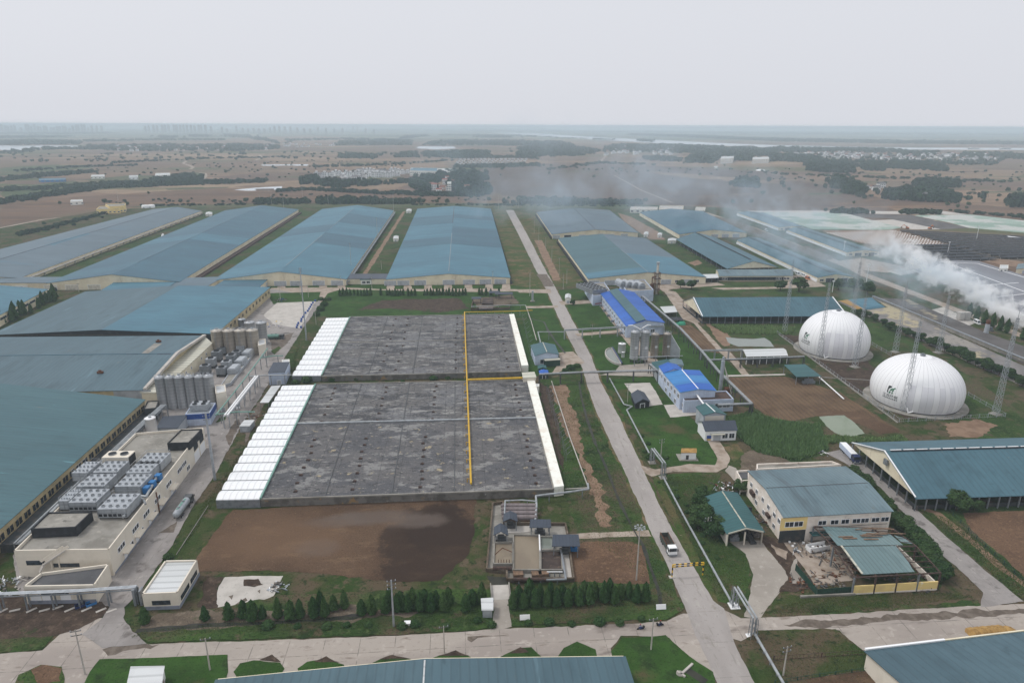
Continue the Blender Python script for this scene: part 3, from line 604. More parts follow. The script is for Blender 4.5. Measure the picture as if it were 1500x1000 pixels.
G('pen_ground', 'soil_grey', [(1318, 337), (1500, 347), (1560, 360), (1560, 385), (1460, 382), (1350, 382), (1300, 362), (1395, 359)], 1)
G('pale_track', 'track_dirt', [(1455, 378), (1500, 384), (1500, 392), (1470, 390), (1440, 383)], .6)
# process yard (west)
G('process_yard', 'road_yard', [(30, 885), (18, 815), (200, 600), (330, 478), (392, 424), (400, 424), (470, 437), (468, 447), (440, 488), (405, 545), (356, 620), (310, 705), (283, 742), (255, 795), (205, 868), (184, 890), (182, 905), (196, 925), (215, 944), (150, 950), (120, 930), (150, 905), (160, 890)], .5)
G('back_lawn', 'lawn', [(392, 430), (470, 428), (466, 442), (425, 446), (400, 446)], .4)
G('stock_yard', 'concrete_light', [(386, 462), (406, 444), (462, 442), (440, 482), (400, 475)], .6)
for q in ([(358, 625), (372, 600), (390, 580), (378, 615), (360, 650)], [(250, 770), (262, 764), (255, 780), (232, 782)], [(330, 640), (348, 615), (352, 622), (336, 655)], [(395, 498), (430, 488), (420, 505), (402, 520)]): G('yard_stain', 'stain', q, .8)
G('yard_green', 'lawn', [(397, 515), (408, 508), (412, 510), (402, 520)], .3)
G('yard_green', 'grass', [(322, 612), (334, 606), (330, 616), (316, 620)], .3)
G('works_dirt', 'mud', [(-60, 880), (20, 872), (150, 882), (162, 890), (150, 905), (108, 925), (60, 938), (0, 940), (-60, 942)], .6)
G('works_verge', 'grass', [(-60, 945), (0, 938), (80, 932), (62, 953), (0, 957), (-60, 960)], .5)
G('south_lawn', 'grass', [(184, 905), (198, 925), (218, 942), (360, 938), (484, 933), (628, 927), (722, 921), (726, 880), (720, 862), (600, 865), (415, 872), (300, 895)], .8)
G('soil_patch', 'soil_grey', [(215, 905), (290, 895), (400, 895), (520, 890), (620, 895), (600, 905), (480, 910), (300, 922), (210, 922)], 1.6)
G('ditch', 'water_dark', line_path([(200, 925), (240, 922), (300, 917), (400, 913), (470, 909), (530, 903)], 1.3), .5)
G('south_lawn', 'grass', [(750, 918), (745, 880), (860, 868), (960, 858), (1000, 885), (1002, 893), (976, 908), (836, 915)], .6)
G('ditch', 'water_dark', line_path([(848, 560), (852, 585), (860, 615), (872, 650), (890, 690), (905, 730), (925, 772), (942, 800), (952, 830), (966, 870), (968, 888)], .9), .3)
G('ditch', 'water_dark', line_path([(775, 467), (797, 472), (803, 485), (815, 502), (828, 518)], 1.3), .3)
# islands in the southern apron
for q in ([(343, 985), (352, 972), (372, 968), (410, 972), (417, 980), (410, 992), (350, 1000)], [(436, 980), (450, 970), (478, 966), (504, 974), (506, 982), (440, 990)], [(545, 972), (572, 960), (602, 966), (604, 972), (560, 978)], [(635, 964), (668, 954), (690, 963), (692, 972), (640, 972)],
          [(732, 963), (760, 950), (778, 949), (792, 962), (792, 972), (733, 972)], [(816, 965), (826, 950), (845, 941), (872, 952), (876, 972), (818, 972)], [(895, 955), (912, 935), (975, 931), (1010, 962), (1045, 985), (1052, 1030), (920, 1030)]):
    G('lawn_island', 'lawn', q, .25)
for q in ([(380, 968), (398, 960), (412, 970)], [(460, 970), (478, 962), (498, 972)], [(556, 967), (575, 959), (600, 966)], [(640, 962), (668, 953), (688, 962)], [(745, 958), (762, 949), (775, 956)]): G('bare_soil', 'mud', q, .4)
G('corner_lawn', 'lawn', [(110, 1030), (132, 985), (146, 967), (333, 960), (334, 985), (326, 1030)], .25)
G('corner_lawn', 'grass', [(10, 1030), (28, 990), (60, 975), (90, 978), (96, 995), (88, 1030)], .4)
G('brick_rubble', 'soil_plot', [(46, 982), (62, 975), (90, 980), (88, 1000), (58, 1005)], .6)
G('east_green', 'rough_grass', [(1085, 942), (1110, 925), (1225, 922), (1262, 957), (1300, 1040), (1125, 1040)], .6)
G('east_soil', 'soil', [(1180, 995), (1272, 984), (1290, 1020), (1200, 1030)], .6)
# ------------------------------------------------------------------ buildings
def pt(c, z):
    return V((c.x, c.y, z)) if isinstance(c, V) else P(c[0], c[1], z)
class B:
    """a building on four surveyed eave corners (front-left, front-right, back-right, back-left)"""
    def __init__(s, name, label, cat, A, Bc, C, D, he, apex=None, hr=None, roof='gable_y', wall='wall_cream', rmat='roof_teal',
                 walls='fblr', over=.5, group=None, z0=0.0, gable=None, wallz=None, thick=.18, parapet=.6, roofname='roof', backwall=None):
        w = [pt(c, he) for c in (A, Bc, C, D)]
        s.o = w[0].copy(); s.o.z = 0; d = w[1]-w[0]; s.rz = atan2(d.y, d.x); c_, s_ = cos(-s.rz), sin(-s.rz)
        s.loc = lambda p: V(((p.x-s.o.x)*c_-(p.y-s.o.y)*s_, (p.x-s.o.x)*s_+(p.y-s.o.y)*c_, p.z))
        s.c = [s.loc(p) for p in w]; s.he = he; s.z0 = z0
        if apex is not None:
            a, b = (w[0], w[1]) if roof == 'gable_y' else (w[0], w[3]) if apex[0] < (pxof(w[0])[0]+pxof(w[1])[0])/2 else (w[1], w[2])
            hr = hat((a+b)/2, apex[1])
        s.hr = hr if hr is not None else he
        s.e = thing(name, label, cat, s.o, s.rz, group)
        a, b, c, d = s.c; up_ = V((0, 0, 1))
        mb = MB(); lo = wallz if wallz is not None else z0
        gb = lambda p: V((p.x, p.y, lo))
        for ch, (p, q) in zip('frbl', ((a, b), (b, c), (c, d), (d, a))):
            if ch in walls: mb.poly([gb(p), gb(q), q, p])
        rise = V((0, 0, s.hr-he))
        if roof == 'gable_y': m1, m2 = (a+b)/2+rise, (c+d)/2+rise
        elif roof == 'gable_x': m1, m2 = (a+d)/2+rise, (b+c)/2+rise
        if roof == 'gable_y':
            if 'f' in walls: mb.poly([a, b, m1])
            if 'b' in walls: mb.poly([c, d, m2])
        elif roof == 'gable_x':
            if 'l' in walls: mb.poly([d, a, m1])
            if 'r' in walls: mb.poly([b, c, m2])
        elif roof == 'mono':
            c2, d2 = c+rise, d+rise
            if 'l' in walls: mb.poly([d, a, d2])
            if 'r' in walls: mb.poly([b, c, c2])
            if 'b' in walls: mb.poly([c, d, d2, c2])
        if mb.f: mb.build('wall', wall, s.e, recalc=True)
        if gable:
            gm = MB()
            if roof == 'gable_y': gm.hexa([a+V((0, -.1, 0)), b+V((0, -.1, 0)), b, a], [m1+V((-.05, -.1, 0)), m1+V((.05, -.1, 0)), m1+V((.05, 0, 0)), m1+V((-.05, 0, 0))])
            else:
                for p, q, mm, sx in ((a, d, m1, -1), (b, c, m2, 1)):
                    o2 = V((.15*sx, 0, 0)); gm.hexa([p, q, q+o2, p+o2], [mm+V((0, -.05, 0)), mm+V((0, .05, 0)), mm+o2+V((0, .05, 0)), mm+o2+V((0, -.05, 0))])
            gm.build('gable', gable, s.e, recalc=True)
        rm = MB(); lift = V((0, 0, thick+.03))
        def slope(e1, e2, r1, r2, mi=0):
            rm.mi = mi
            def ext(r, e): l = (e-r).length; return r+(e-r)*((l+over)/l)
            e1, e2 = ext(r1, e1), ext(r2, e2)
            u1 = (e1-e2).normalized()*over; u2 = (r1-r2).normalized()*over
            rm.slab([e1+u1+lift, e2-u1+lift, r2-u2+lift, r1+u2+lift], thick)
        two = isinstance(rmat, (list, tuple))
        if roof == 'gable_y': slope(a, d, m1, m2, 0); slope(b, c, m1, m2, 1 if two else 0)
        elif roof == 'gable_x': slope(a, b, m1, m2, 0); slope(d, c, m1, m2, 1 if two else 0)
        elif roof == 'mono': slope(a, b, d+rise, c+rise)
        elif roof == 'flat':
            rm.poly([p+V((0, 0, -.05)) for p in (a, b, c, d)])
            if parapet:
                pm = MB()
                for p, q in ((a, b), (b, c), (c, d), (d, a)):
                    t_ = (q-p).normalized(); n_ = V((-t_.y, t_.x, 0))*.35
                    pm.hexa([p-up_*.02, q-up_*.02, q+n_-up_*.02, p+n_-up_*.02], [p+up_*parapet, q+up_*parapet, q+n_+up_*parapet, p+n_+up_*parapet])
                pm.build('parapet', wall, s.e, recalc=True)
        s.m1, s.m2 = (m1, m2) if roof.startswith('gable') else (None, None)
        if rm.f: s.roof = rm.build(roofname, rmat, s.e, recalc=True)
        s.two = two
    def w(s, wall):
        a, b, c, d = s.c
        return {'f': (a, b), 'r': (b, c), 'b': (c, d), 'l': (d, a)}[wall]
    def at(s, wall, t, z, out=0.0):
        p, q = s.w(wall); u = (q-p); L = u.length; u = u/L; n = V((u.y, -u.x, 0))
        r = p+u*(L*t)+n*out; return V((r.x, r.y, z)), u, n
    def panel(s, name, wall, t, w, z0, z1, mat, out=.08, depth=.1, parent=None, lab=None):
        p, u, n = s.at(wall, t, z0); m = MB(); h = V((0, 0, z1-z0))
        a = p-u*w/2+n*(out-depth); b_ = p+u*w/2+n*(out-depth)
        m.hexa([a, b_, b_+n*depth, a+n*depth], [a+h, b_+h, b_+n*depth+h, a+n*depth+h])
        o = m.build(name, mat, parent or s.e, recalc=True)
        if lab: o['label'] = lab
        return o
    def window(s, wall, t, w, z0, z1, frame='frame_white', glass='glass', name='window', mull=1):
        p, u, n = s.at(wall, t, z0); m = MB(); h = z1-z0; fwid = min(.14, w*.12)
        def bar(x0, x1, a0, a1):
            q0 = p+u*x0+n*.02; q1 = p+u*x1+n*.02; U = V((0, 0, 1))
            m.hexa([q0+U*a0, q1+U*a0, q1+n*.12+U*a0, q0+n*.12+U*a0], [q0+U*a1, q1+U*a1, q1+n*.12+U*a1, q0+n*.12+U*a1])
        bar(-w/2-fwid, w/2+fwid, -fwid, 0); bar(-w/2-fwid, w/2+fwid, h, h+fwid); bar(-w/2-fwid, -w/2, 0, h); bar(w/2, w/2+fwid, 0, h)
        for k in range(mull): x = -w/2+w*(k+1)/(mull+1); bar(x-fwid/3, x+fwid/3, 0, h)
        f = m.build(name, frame, s.e, recalc=True)
        s.panel('pane', wall, t, w, z0, z1, glass, out=.06, depth=.05, parent=f)
        return f
    def rowwin(s, wall, ts, w, z0, z1, **k):
        for t in ts: s.window(wall, t, w, z0, z1, **k)
    def door(s, wall, t, w, h, mat='door_grey', frame='frame_white', z0=0.0, lab=None):
        d_ = s.panel('door', wall, t, w, z0, z0+h, mat, out=.07, depth=.06, lab=lab)
        p, u, n = s.at(wall, t, z0); m = MB(); U = V((0, 0, 1))
        for x0, x1, a0, a1 in ((-w/2-.2, -w/2, 0, h+.2), (w/2, w/2+.2, 0, h+.2), (-w/2, w/2, h, h+.2)):
            q0 = p+u*x0+n*.02; q1 = p+u*x1+n*.02
            m.hexa([q0+U*a0, q1+U*a0, q1+n*.12+U*a0, q0+n*.12+U*a0], [q0+U*a1, q1+U*a1, q1+n*.12+U*a1, q0+n*.12+U*a1])
        m.build('frame', frame, d_, recalc=True)
        return d_
    def cap(s, mat, w=.5, name='ridge_cap', t0=0.0, t1=1.0, lift=.26):
        a = s.m1.lerp(s.m2, t0); b_ = s.m1.lerp(s.m2, t1); m = MB(); m.beam(a+V((0, 0, lift)), b_+V((0, 0, lift)), w, .16)
        return m.build(name, mat, s.e, recalc=True)
    def onroof(s, u, v, side=0):
        "point on the roof: u along the ridge, v 0 at ridge .. 1 at eave"
        a, b, c, d = s.c
        e1, e2 = ((a, d), (b, c))[side] if abs((s.m1-s.m2).normalized().y) > .7 else ((a, b), (d, c))[side]
        r = s.m1.lerp(s.m2, u); e = e1.lerp(e2, u); p = r.lerp(e, v); p.z += .22
        return p
    def band(s, mat, side, u0, u1, v0=0.0, v1=1.0, name='roof_band', lift=.03, lab=None):
        m = MB(); U = V((0, 0, lift))
        m.slab([s.onroof(u0, v0, side)+U, s.onroof(u1, v0, side)+U, s.onroof(u1, v1, side)+U, s.onroof(u0, v1, side)+U], .04)
        o = m.build(name, mat, s.e, recalc=True)
        if lab: o['label'] = lab
        return o
    def posts(s, wall, n, mat='steel', w=.3, z1=None, z0=0.0):
        for i in range(n):
            p, u, nn = s.at(wall, i/(n-1), z0)
            MB().box(p.x-w/2, p.x+w/2, p.y-w/2, p.y+w/2, z0, (z1 or s.he)).build('post', mat, s.e)
def pxof(p):
    q = V((p.x, p.y, p.z-H)); return (CX+F*q.dot(rt)/q.dot(fw), CY-F*q.dot(up)/q.dot(fw))
def fr(n, a=.08, b=.92): return [a+(b-a)*i/(n-1) for i in range(n)]

GW = 'large warehouses of the northern row'
def doors(b, wall, ts, w, h, mat='door_grey'):
    for i, t_ in enumerate(ts): b.door(wall, t_, w*(1.6 if i in () else 1), h, mat)
w1 = B('warehouse', 'grey blue roofed warehouse at the far left, dark ridge line, brown field behind', 'warehouse', (-178, 412), (29, 407), (295, 309), (225, 306.5), 5, apex=(0, 402), rmat='roof_greyblue', group=GW)
w1.cap('roof_charcoal', .9)
w2 = B('warehouse', 'broad deep blue warehouse, second from the left, with a cream gable behind parked lorry', 'warehouse', (69, 415), (262, 413), (437, 307), (330, 308.5), 5.5, apex=(174, 402), rmat='roof_deepblue', group=GW)
w2.cap('roof_greyblue', .5, t0=.1, t1=.75)
w3 = B('warehouse', 'blue warehouse, third from the left, with a pale dashed line along its ridge', 'warehouse', (312, 411), (507, 409), (577, 308.5), (472, 306.5), 5, apex=(418, 398), rmat='roof_blue', group=GW)
w3.cap('steel', .5, t0=.05, t1=.4); w3.cap('steel', .35, name='ridge_cap', t0=.5, t1=.92, lift=.25)
w4 = B('warehouse', 'blue warehouse facing the cypress row, fourth from the left, with seven loading doors', 'warehouse', (566, 409.5), (747, 407), (718.5, 306), (612, 306), 5, apex=(657, 401), rmat='roof_blue', group=GW)
w4.cap('steel', .5, t0=.02, t1=.45); w4.cap('rust', .4, t0=.62, t1=.98)
for b_, sd_, u0, u1, mt in ((w4, 1, .30, .56, 'roof_deepblue'), (w4, 0, .30, .40, 'roof_deepblue'), (w4, 0, .62, .78, 'roof_deepblue'), (w4, 1, .72, .80, 'roof_deepblue'), (w3, 0, .45, .58, 'roof_deepblue'), (w3, 1, .30, .44, 'roof_deepblue'), (w3, 1, .62, .80, 'roof_deepblue'),
                            (w2, 0, .36, .44, 'roof_blue'), (w2, 1, .36, .44, 'roof_blue'), (w1, 0, .3, .46, 'roof_blue'), (w1, 1, .3, .46, 'roof_blue')):
    b_.band(mt, sd_, u0, u1)  # bands put the uneven light on the undulating roofs into colour
for b_ in (w3, w4):
    doors(b_, 'f', [.03, .135, .27, .5, .665, .8, .92] if b_ is w4 else [.5, .62, .79, .93], 9, 4)
doors(w2, 'f', [.02, .18, .35], 9, 4, 'door_pale'); doors(w1, 'f', [.9], 9, 4)
for b_, n in ((w1, 26), (w3, 24)):
    m = MB()
    p, u, nn = b_.at('r', 0, 0)
    for i in range(n+1):
        p, u, nn = b_.at('r', i/n, 0, .5); m.box(p.x-.4, p.x+.4, p.y-.6, p.y+.6, 0, 3)
    q0, _, _ = b_.at('r', 0, 3.2, 1.2); q1, _, _ = b_.at('r', 1, 3.2, 1.2); m.beam(q0, q1, 2.4, .3)
    m.build('side_gallery', 'concrete_light' if b_ is w1 else 'steel', b_.e)
m = MB(); q0, _, _ = w2.at('r', 0, .9, 2.2); q1, _, _ = w2.at('r', 1, .9, 2.2); m.beam(q0, q1, 4, 1.8); m.build('side_gallery', 'rust_dark', w2.e)
w5 = B('warehouse', 'short grey roofed warehouse at the back, right of the long road, black open door', 'warehouse', (808.6, 343.5), (934.5, 341), (892.5, 308), (786, 311), 5, apex=(874, 336.5), rmat='roof_greyblue', group=GW)
w5.cap('roof_charcoal', .9); w5.door('f', .18, 8, 4, 'wall_black'); doors(w5, 'f', [.05, .35, .52, .68, .84], 8, 4)
w6 = B('warehouse', 'warehouse with teal left slope and grey right slope, behind the white plant blocks', 'warehouse', (862, 408.5), (1034, 406), (945, 349), (818, 349), 5.5, apex=(948, 399), rmat=['roof_teal', 'roof_greyblue'], group=GW)
w6.cap('steel', .45, t0=0, t1=.5); w6.band('roof_blue', 1, 0, .42); w6.band('roof_blue', 0, 0, .1); doors(w6, 'f', [.05, .18, .66, .84], 8, 4); w6.rowwin('f', [.75, .93], 2.2, 1.5, 3.5)
w7 = B('warehouse', 'short blue warehouse under the drifting smoke, right end of the back row', 'warehouse', (995, 343.5), (1094, 341), (1030, 310), (937, 311), 5, apex=(1042, 336.5), rmat='roof_deepblue', group=GW)
doors(w7, 'f', [.06, .2, .35, .52, .68, .84], 8, 4)
for b_ in (w4, w5, w6):
    m = MB(); ws = 'r' if b_ is w4 else 'l'
    for i in range(31):
        p, u, nn = b_.at(ws, i/30, 0, 1); m.box(p.x-.8, p.x+.8, p.y-1.2, p.y+1.2, 0, 1.8+.8*rnd.random())
    q0, _, _ = b_.at(ws, 0, 1.4, .6); q1, _, _ = b_.at(ws, 1, 1.4, .6); m.beam(q0, q1, 1.0, 2.8)
    m.build('side_gallery', 'wall_dark', b_.e)
lk = B('link_building', 'flat dark blue link roof between the second warehouse and the big left hall', 'link building', (148, 426), (243, 422.5), (262, 411), (183, 405.5), 5.2, hr=5.6, roof='mono', rmat='roof_blue', wall='wall_cream')
lk2 = B('link_building', 'low grey blue link roof joining the second and third warehouses', 'link building', (232, 420), (304, 419), (328, 406), (270, 408), 5, hr=5.4, roof='mono', rmat='roof_greyblue')
doors(lk2, 'f', [.25], 5, 3.4)
lk3 = B('link_building', 'blue link roof reaching from the third warehouse to the left hall corner', 'link building', (314, 420), (380, 420), (397, 405), (336, 407), 5, hr=5.3, roof='mono', rmat='roof_deepblue')
doors(lk3, 'r', [.2, .6], 5, 3.4)
lk4 = B('link_building', 'low grey roofed passage between the third and fourth warehouses', 'link building', (507, 408.5), (566, 408.5), (567, 402), (510, 402), 4.5, hr=4.9, roof='mono', rmat='roof_charcoal')
lk5 = B('link_building', 'long cream passage with blue roof joining the two leftmost warehouses', 'link building', (-100, 414), (70, 414.5), (92, 406.5), (-60, 407), 4.8, hr=5.2, roof='mono', rmat='roof_greyblue')
cb = B('gate_cabin', 'small white cabin with a teal roof before the grey passage', 'cabin', (528, 410), (544, 409.5), (544.5, 407), (529, 407.5), 4, hr=4.4, roof='mono', rmat='roof_teal', wall='wall_white')
cb.rowwin('f', [.3, .7], 2.4, 1.2, 2.8)
cb2 = B('gate_cabin', 'white flat roofed cabin before the leftmost cream passage wall', 'cabin', (22, 418), (40, 418), (40, 415.6), (22, 415.6), 3, roof='flat', rmat='roof_white', wall='wall_white', parapet=.2)
cb2.door('f', .5, 2, 2.2)
for q, lb in (((236, 347, 239, 343), 'small white hut beside the track between the two leftmost warehouses'), ((576, 350, 583, 346), 'white equipment hut on the grass strip before the fourth warehouse'), ((595, 309.5, 602, 306.5), 'tiny white hut at the far end of the grass strip'), ((301, 314, 310, 311), 'tiny grey hut at the far end of the left grass strip'),
              ((943, 343.5, 949, 340), 'small white hut in the yard between the short back warehouses'), ((963, 344.5, 969, 341.5), 'white box hut on the grass left of the last back warehouse'), ((978, 353, 990, 349.5), 'white hut pair behind the open teal barn')):
    x0, y0, x1, y1 = q
    c_ = B('hut', lb, 'hut', (x0, y0), (x1, y0), (x1+1, y1), (x0+1, y1), 3, hr=3.7, rmat='roof_white', wall='wall_white', over=.2)
    c_.door('f', .5, 1.4, 2.1)
# ---- the western halls
l1 = B('hall', 'big left hall with one slate slope and one bright blue slope, behind the silver silos', 'hall', (-15, 491), (315, 489), (395, 421), (125, 427.5), 7, apex=(150, 483), rmat=['roof_slateblue', 'roof_blue'], wall='wall_ochre')
l1.rowwin('r', fr(15, .03, .97), 3, 3.2, 5.2, frame='wall_ochre'); l1.panel('front_cladding', 'f', .5, 1.0*(l1.c[1]-l1.c[0]).length, .2, 6.8, 'wall_black')
gt = MB(); a_, b_2 = l1.c[0], l1.c[1]; gt.hexa([a_+V((0, -.3, 0)), b_2+V((0, -.3, 0)), b_2, a_], [l1.m1+V((-.1, -.3, -.1)), l1.m1+V((.1, -.3, -.1)), l1.m1+V((.1, 0, -.1)), l1.m1+V((-.1, 0, -.1))])
gt.build('gable', 'wall_black', l1.e, recalc=True)
l2 = B('hall', 'wide slate blue hall with long cross ridge and pale scratches, middle of the left halls', 'hall', (-90, 578), (208, 571), (297, 492), (-110, 495), 8, apex=(258, 518), roof='gable_x', rmat='roof_slateblue', wall='wall_ochre')
l2.cap('roof_deepblue', .5); l2.band('roof_charcoal', 0, .93, .985, -.01, .03, name='ridge_vent'); l2.band('roof_charcoal', 0, .80, .85, -.01, .02, name='ridge_vent')
l2.band('concrete_flat', 1, .86, .89, .0, .55, name='walkway'); l2.panel('end_cladding', 'f', .95, 16, 3, 7.9, 'wall_grey')
for u_, v_, sd_ in ((.87, .62, 1), (.74, .55, 0)):
    p = l2.onroof(u_, v_, sd_); MB().box(-1.2, 1.2, -.7, .7, 0, .9).box(-.5, .5, -.4, .4, .9, 1.5).build('exhaust_vent', 'rust', l2.e, loc=p)
fas = MB()
for p, q in ((l2.c[1], l2.m2), (l2.m2, l2.c[2])): fas.beam(p+V((1.2, 0, .3)), q+V((1.2, 0, .3)), 1.4, 1.2)
fas.build('fascia', 'concrete_light', l2.e)
l3 = B('hall', 'nearest left hall, teal roof with pale streaks and a row of windows under its eave', 'hall', (-742, 822), (-55, 822), (211, 586), (-211, 582), 7, hr=14, rmat='roof_teal', wall='wall_ochre')
l3.rowwin('r', fr(26, .02, .98), 3.2, 3.0, 5.2, frame='wall_ochre')
l4 = B('hall', 'pale blue roofed hall at the left edge with slot windows and cypresses', 'hall', (-300, 474), (-28, 476), (69, 424), (-120, 424), 7, hr=11, rmat='roof_blue', wall='wall_cream')
l4.rowwin('r', fr(9, .06, .95), 8, 3.6, 5.0, frame='wall_grey', mull=0)
# lean-to gallery with milky roof along the slate hall
tg = B('gallery', 'long milky white sheet roof gallery beside the slate blue hall behind the silos', 'gallery', (207, 575), (232, 575), (311, 503), (297, 491), 7, hr=7.2, roof='mono', rmat='roof_cream', wall='wall_cream', walls='fr')
tg.rowwin('r', [.45, .55, .75, .85], 1.2, 4, 5.2)
# low grey gallery, pipes and windows strip beside the nearest hall
p0, u, n = l3.at('r', .12, 0, 2.2); p1, _, _ = l3.at('r', 1.0, 0, 2.2)
ga = thing('service_gallery', 'long dark service gallery running under the windows of the nearest left hall', 'gallery', l3.o, l3.rz)
m = MB(); m.beam(p0+V((0, 0, 1.5)), p1+V((0, 0, 1.5)), 3.6, 2.8); m.build('body', 'wall_dark', ga)
for dx, z_ in ((4.6, 3.2), (5.6, 3.2), (6.4, 3.6)):
    q0, _, _ = l3.at('r', .12, z_, dx); q1, _, _ = l3.at('r', 1.0, z_, dx); MB().tube([q0, q1], .35).build('pipe', 'pipe_grey', ga, smooth=True)
m = MB()
for i in range(30):
    q, _, nn = l3.at('r', .12+.88*i/29, 0, 4.4); m.beam(q, q+V((0, 0, 3.1)), .25); m.beam(q+V((0, 0, 3)), q+nn*2.4+V((0, 0, 3)), .25)
m.build('bracket', 'steel', ga)
# ---- east side sheds
w8 = B('barn', 'open sided teal barn with a dark ridge slot, beside the two tone warehouse', 'barn', (1066, 393.5), (1139, 391.5), (1045, 347), (991, 350.5), 5, apex=(1104, 382.5), rmat='roof_barn', walls='', gable='wall_cream', over=.8)
w8.cap('wall_black', 1.6, name='ridge_vent', t0=.04, lift=.3)
for wl in 'flr': w8.posts(wl, 12)
for wl in 'lrf':
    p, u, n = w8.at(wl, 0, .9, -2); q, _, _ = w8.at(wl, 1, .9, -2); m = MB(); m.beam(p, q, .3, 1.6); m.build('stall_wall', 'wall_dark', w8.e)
w9 = B('office_block', 'long low cream building with grey roof and a wide dark open front', 'office', (1054, 404.5), (1161, 404), (1160, 394.5), (1049, 395), 4.2, hr=6.2, roof='gable_x', rmat='roof_pale', over=.4)
w9.window('f', .42, 56, .8, 3.2, mull=14, frame='steel_dark'); w9.rowwin('f', [.06, .09, .8, .83, .9, .94], 2.4, 1.2, 2.8)  # wide dark glazed strip stands for the shade of the open front
wc = B('canopy', 'small white canopy filling the gap left of the low cream office', 'canopy', (1034, 407.5), (1052, 407), (1050, 402), (1030, 402.5), 4, hr=4.3, roof='mono', rmat='roof_white', walls='b', wall='wall_grey')
for i in (0, .5, 1):
    p, _, _ = wc.at('f', i, 0); MB().box(p.x-.15, p.x+.15, p.y-.15, p.y+.15, 0, 4).build('post', 'steel', wc.e)
GS = 'long calf sheds with vented ridges'
for nm, A_, B_, C_, D_, ap in (('nearest long calf shed with cream front, two dark ridge slots', (1198, 406.5), (1250, 405.5), (1112, 349), (1080, 352), 401.5), ('middle long calf shed ending at the hutch ground, half in smoke', (1241, 369.5), (1288, 368.5), (1180, 334), (1153, 336.5), 366), ('farthest long calf shed against the green covered bank', (1141, 333), (1178, 332.5), (1118, 311.5), (1080, 311.5), 331)):
    s_ = B('calf_shed', nm, 'shed', A_, B_, C_, D_, 4.2, apex=(0, ap), rmat='roof_barn', over=.5, group=GS)
    for k_, v_ in ((0, .06), (1, .12)): s_.band('wall_black', k_, .03, .97, v_, v_+.07, name='ridge_vent', lift=.25)
    s_.rowwin('f', [.12, .6, .9], 3, 1.2, 2.8); s_.door('f', .35, 7, 3.4, 'wall_black'); s_.door('f', .76, 6, 3.4, 'wall_black')
    m = MB(); p, _, _ = s_.at('l', 0, 1.5, .6); q, _, _ = s_.at('l', 1, 1.5, .6); m.beam(p, q, .3, 2.2); m.build('side_curtain', 'frame_white', s_.e)
# office cluster at the back under the smoke
for lb, q, wl in (('long cream office with red brown windows, far back under the smoke', (965, 307, 1000, 301.5), 'wall_cream'), ('low white office at the back edge, left of the cream one', (923, 307, 962, 303), 'wall_white'), ('small white block at the back edge, right of the cream office', (1018, 308, 1032, 303.5), 'wall_white')):
    x0, y0, x1, y1 = q
    c_ = B('office_block', lb, 'office', (x0, y0), (x1, y0+.4), (x1+1.5, y1+.4), (x0+1.5, y1), 5, roof='flat', rmat='concrete_light', wall=wl, parapet=.5)
    c_.rowwin('f', fr(5), 3, 2, 3.6, frame='rust_dark')
b2 = B('barn', 'long open cow barn with blue grey roof behind the left white dome', 'barn', (1029, 463.5), (1241, 462.5), (1195, 440), (1001, 441), 5, apex=(1016, 436), roof='gable_x', rmat='roof_barn', walls='', gable='wall_cream', over=.6)
b2.posts('f', 20); b2.posts('l', 6)
for wl in 'fl':
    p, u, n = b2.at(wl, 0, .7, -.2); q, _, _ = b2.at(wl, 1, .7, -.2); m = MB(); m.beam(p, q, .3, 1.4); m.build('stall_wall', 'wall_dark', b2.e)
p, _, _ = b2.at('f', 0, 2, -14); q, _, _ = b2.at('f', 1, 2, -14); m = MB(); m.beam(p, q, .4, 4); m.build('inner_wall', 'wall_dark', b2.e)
for u0 in (0, 1):
    m = MB(); a_, e_ = b2.m1 if u0 == 0 else b2.m2, b2.c[0] if u0 == 0 else b2.c[1]; m.beam(a_+V((0, 0, .3)), e_+V((0, 0, .3)), .6, .25); m.build('verge_trim', 'frame_white', b2.e)
rb = B('barn', 'huge open cattle barn with teal roof and cream gable at the right edge', 'barn', (1343, 729), (1660, 719), (1560, 640), (1250, 649), 5, apex=(1297, 661), roof='gable_x', rmat='roof_barn', walls='', gable='wall_cream', over=.7)
rb.posts('f', 22, w=.35); rb.posts('l', 9, w=.35); rb.band('wall_black', 0, .02, 1, .0, .03, name='ridge_vent', lift=.2)
for k in range(16): rb.band('frame_white', 0, .06*k+.02, .06*k+.07, -.012, .002, name='ridge_cap', lift=.3)
for wl, zz in (('f', .8), ('l', .8)):
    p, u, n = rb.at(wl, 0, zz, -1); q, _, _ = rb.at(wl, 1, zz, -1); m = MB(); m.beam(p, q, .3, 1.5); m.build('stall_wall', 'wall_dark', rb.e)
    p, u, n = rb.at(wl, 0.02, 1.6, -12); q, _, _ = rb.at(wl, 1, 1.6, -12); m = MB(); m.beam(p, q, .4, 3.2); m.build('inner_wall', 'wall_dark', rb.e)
m = MB(); m.beam(rb.c[0]+V((-.5, 0, .35)), rb.m1+V((-.5, 0, .35)), .4, .3); m.beam(rb.c[3]+V((-.5, 0, .35)), rb.m1+V((-.5, 0, .35)), .4, .3); m.build('verge_trim', 'frame_white', rb.e)
p = rb.m1.lerp(rb.c[0], .12)+V((-.9, 0, -2)); MB().box(-.3, .3, -1, 1, -1, 1).cyl((-.45, 0, 0), (-.3, 0, 0), .8, 10).build('fan_box', 'steel', rb.e, loc=p)
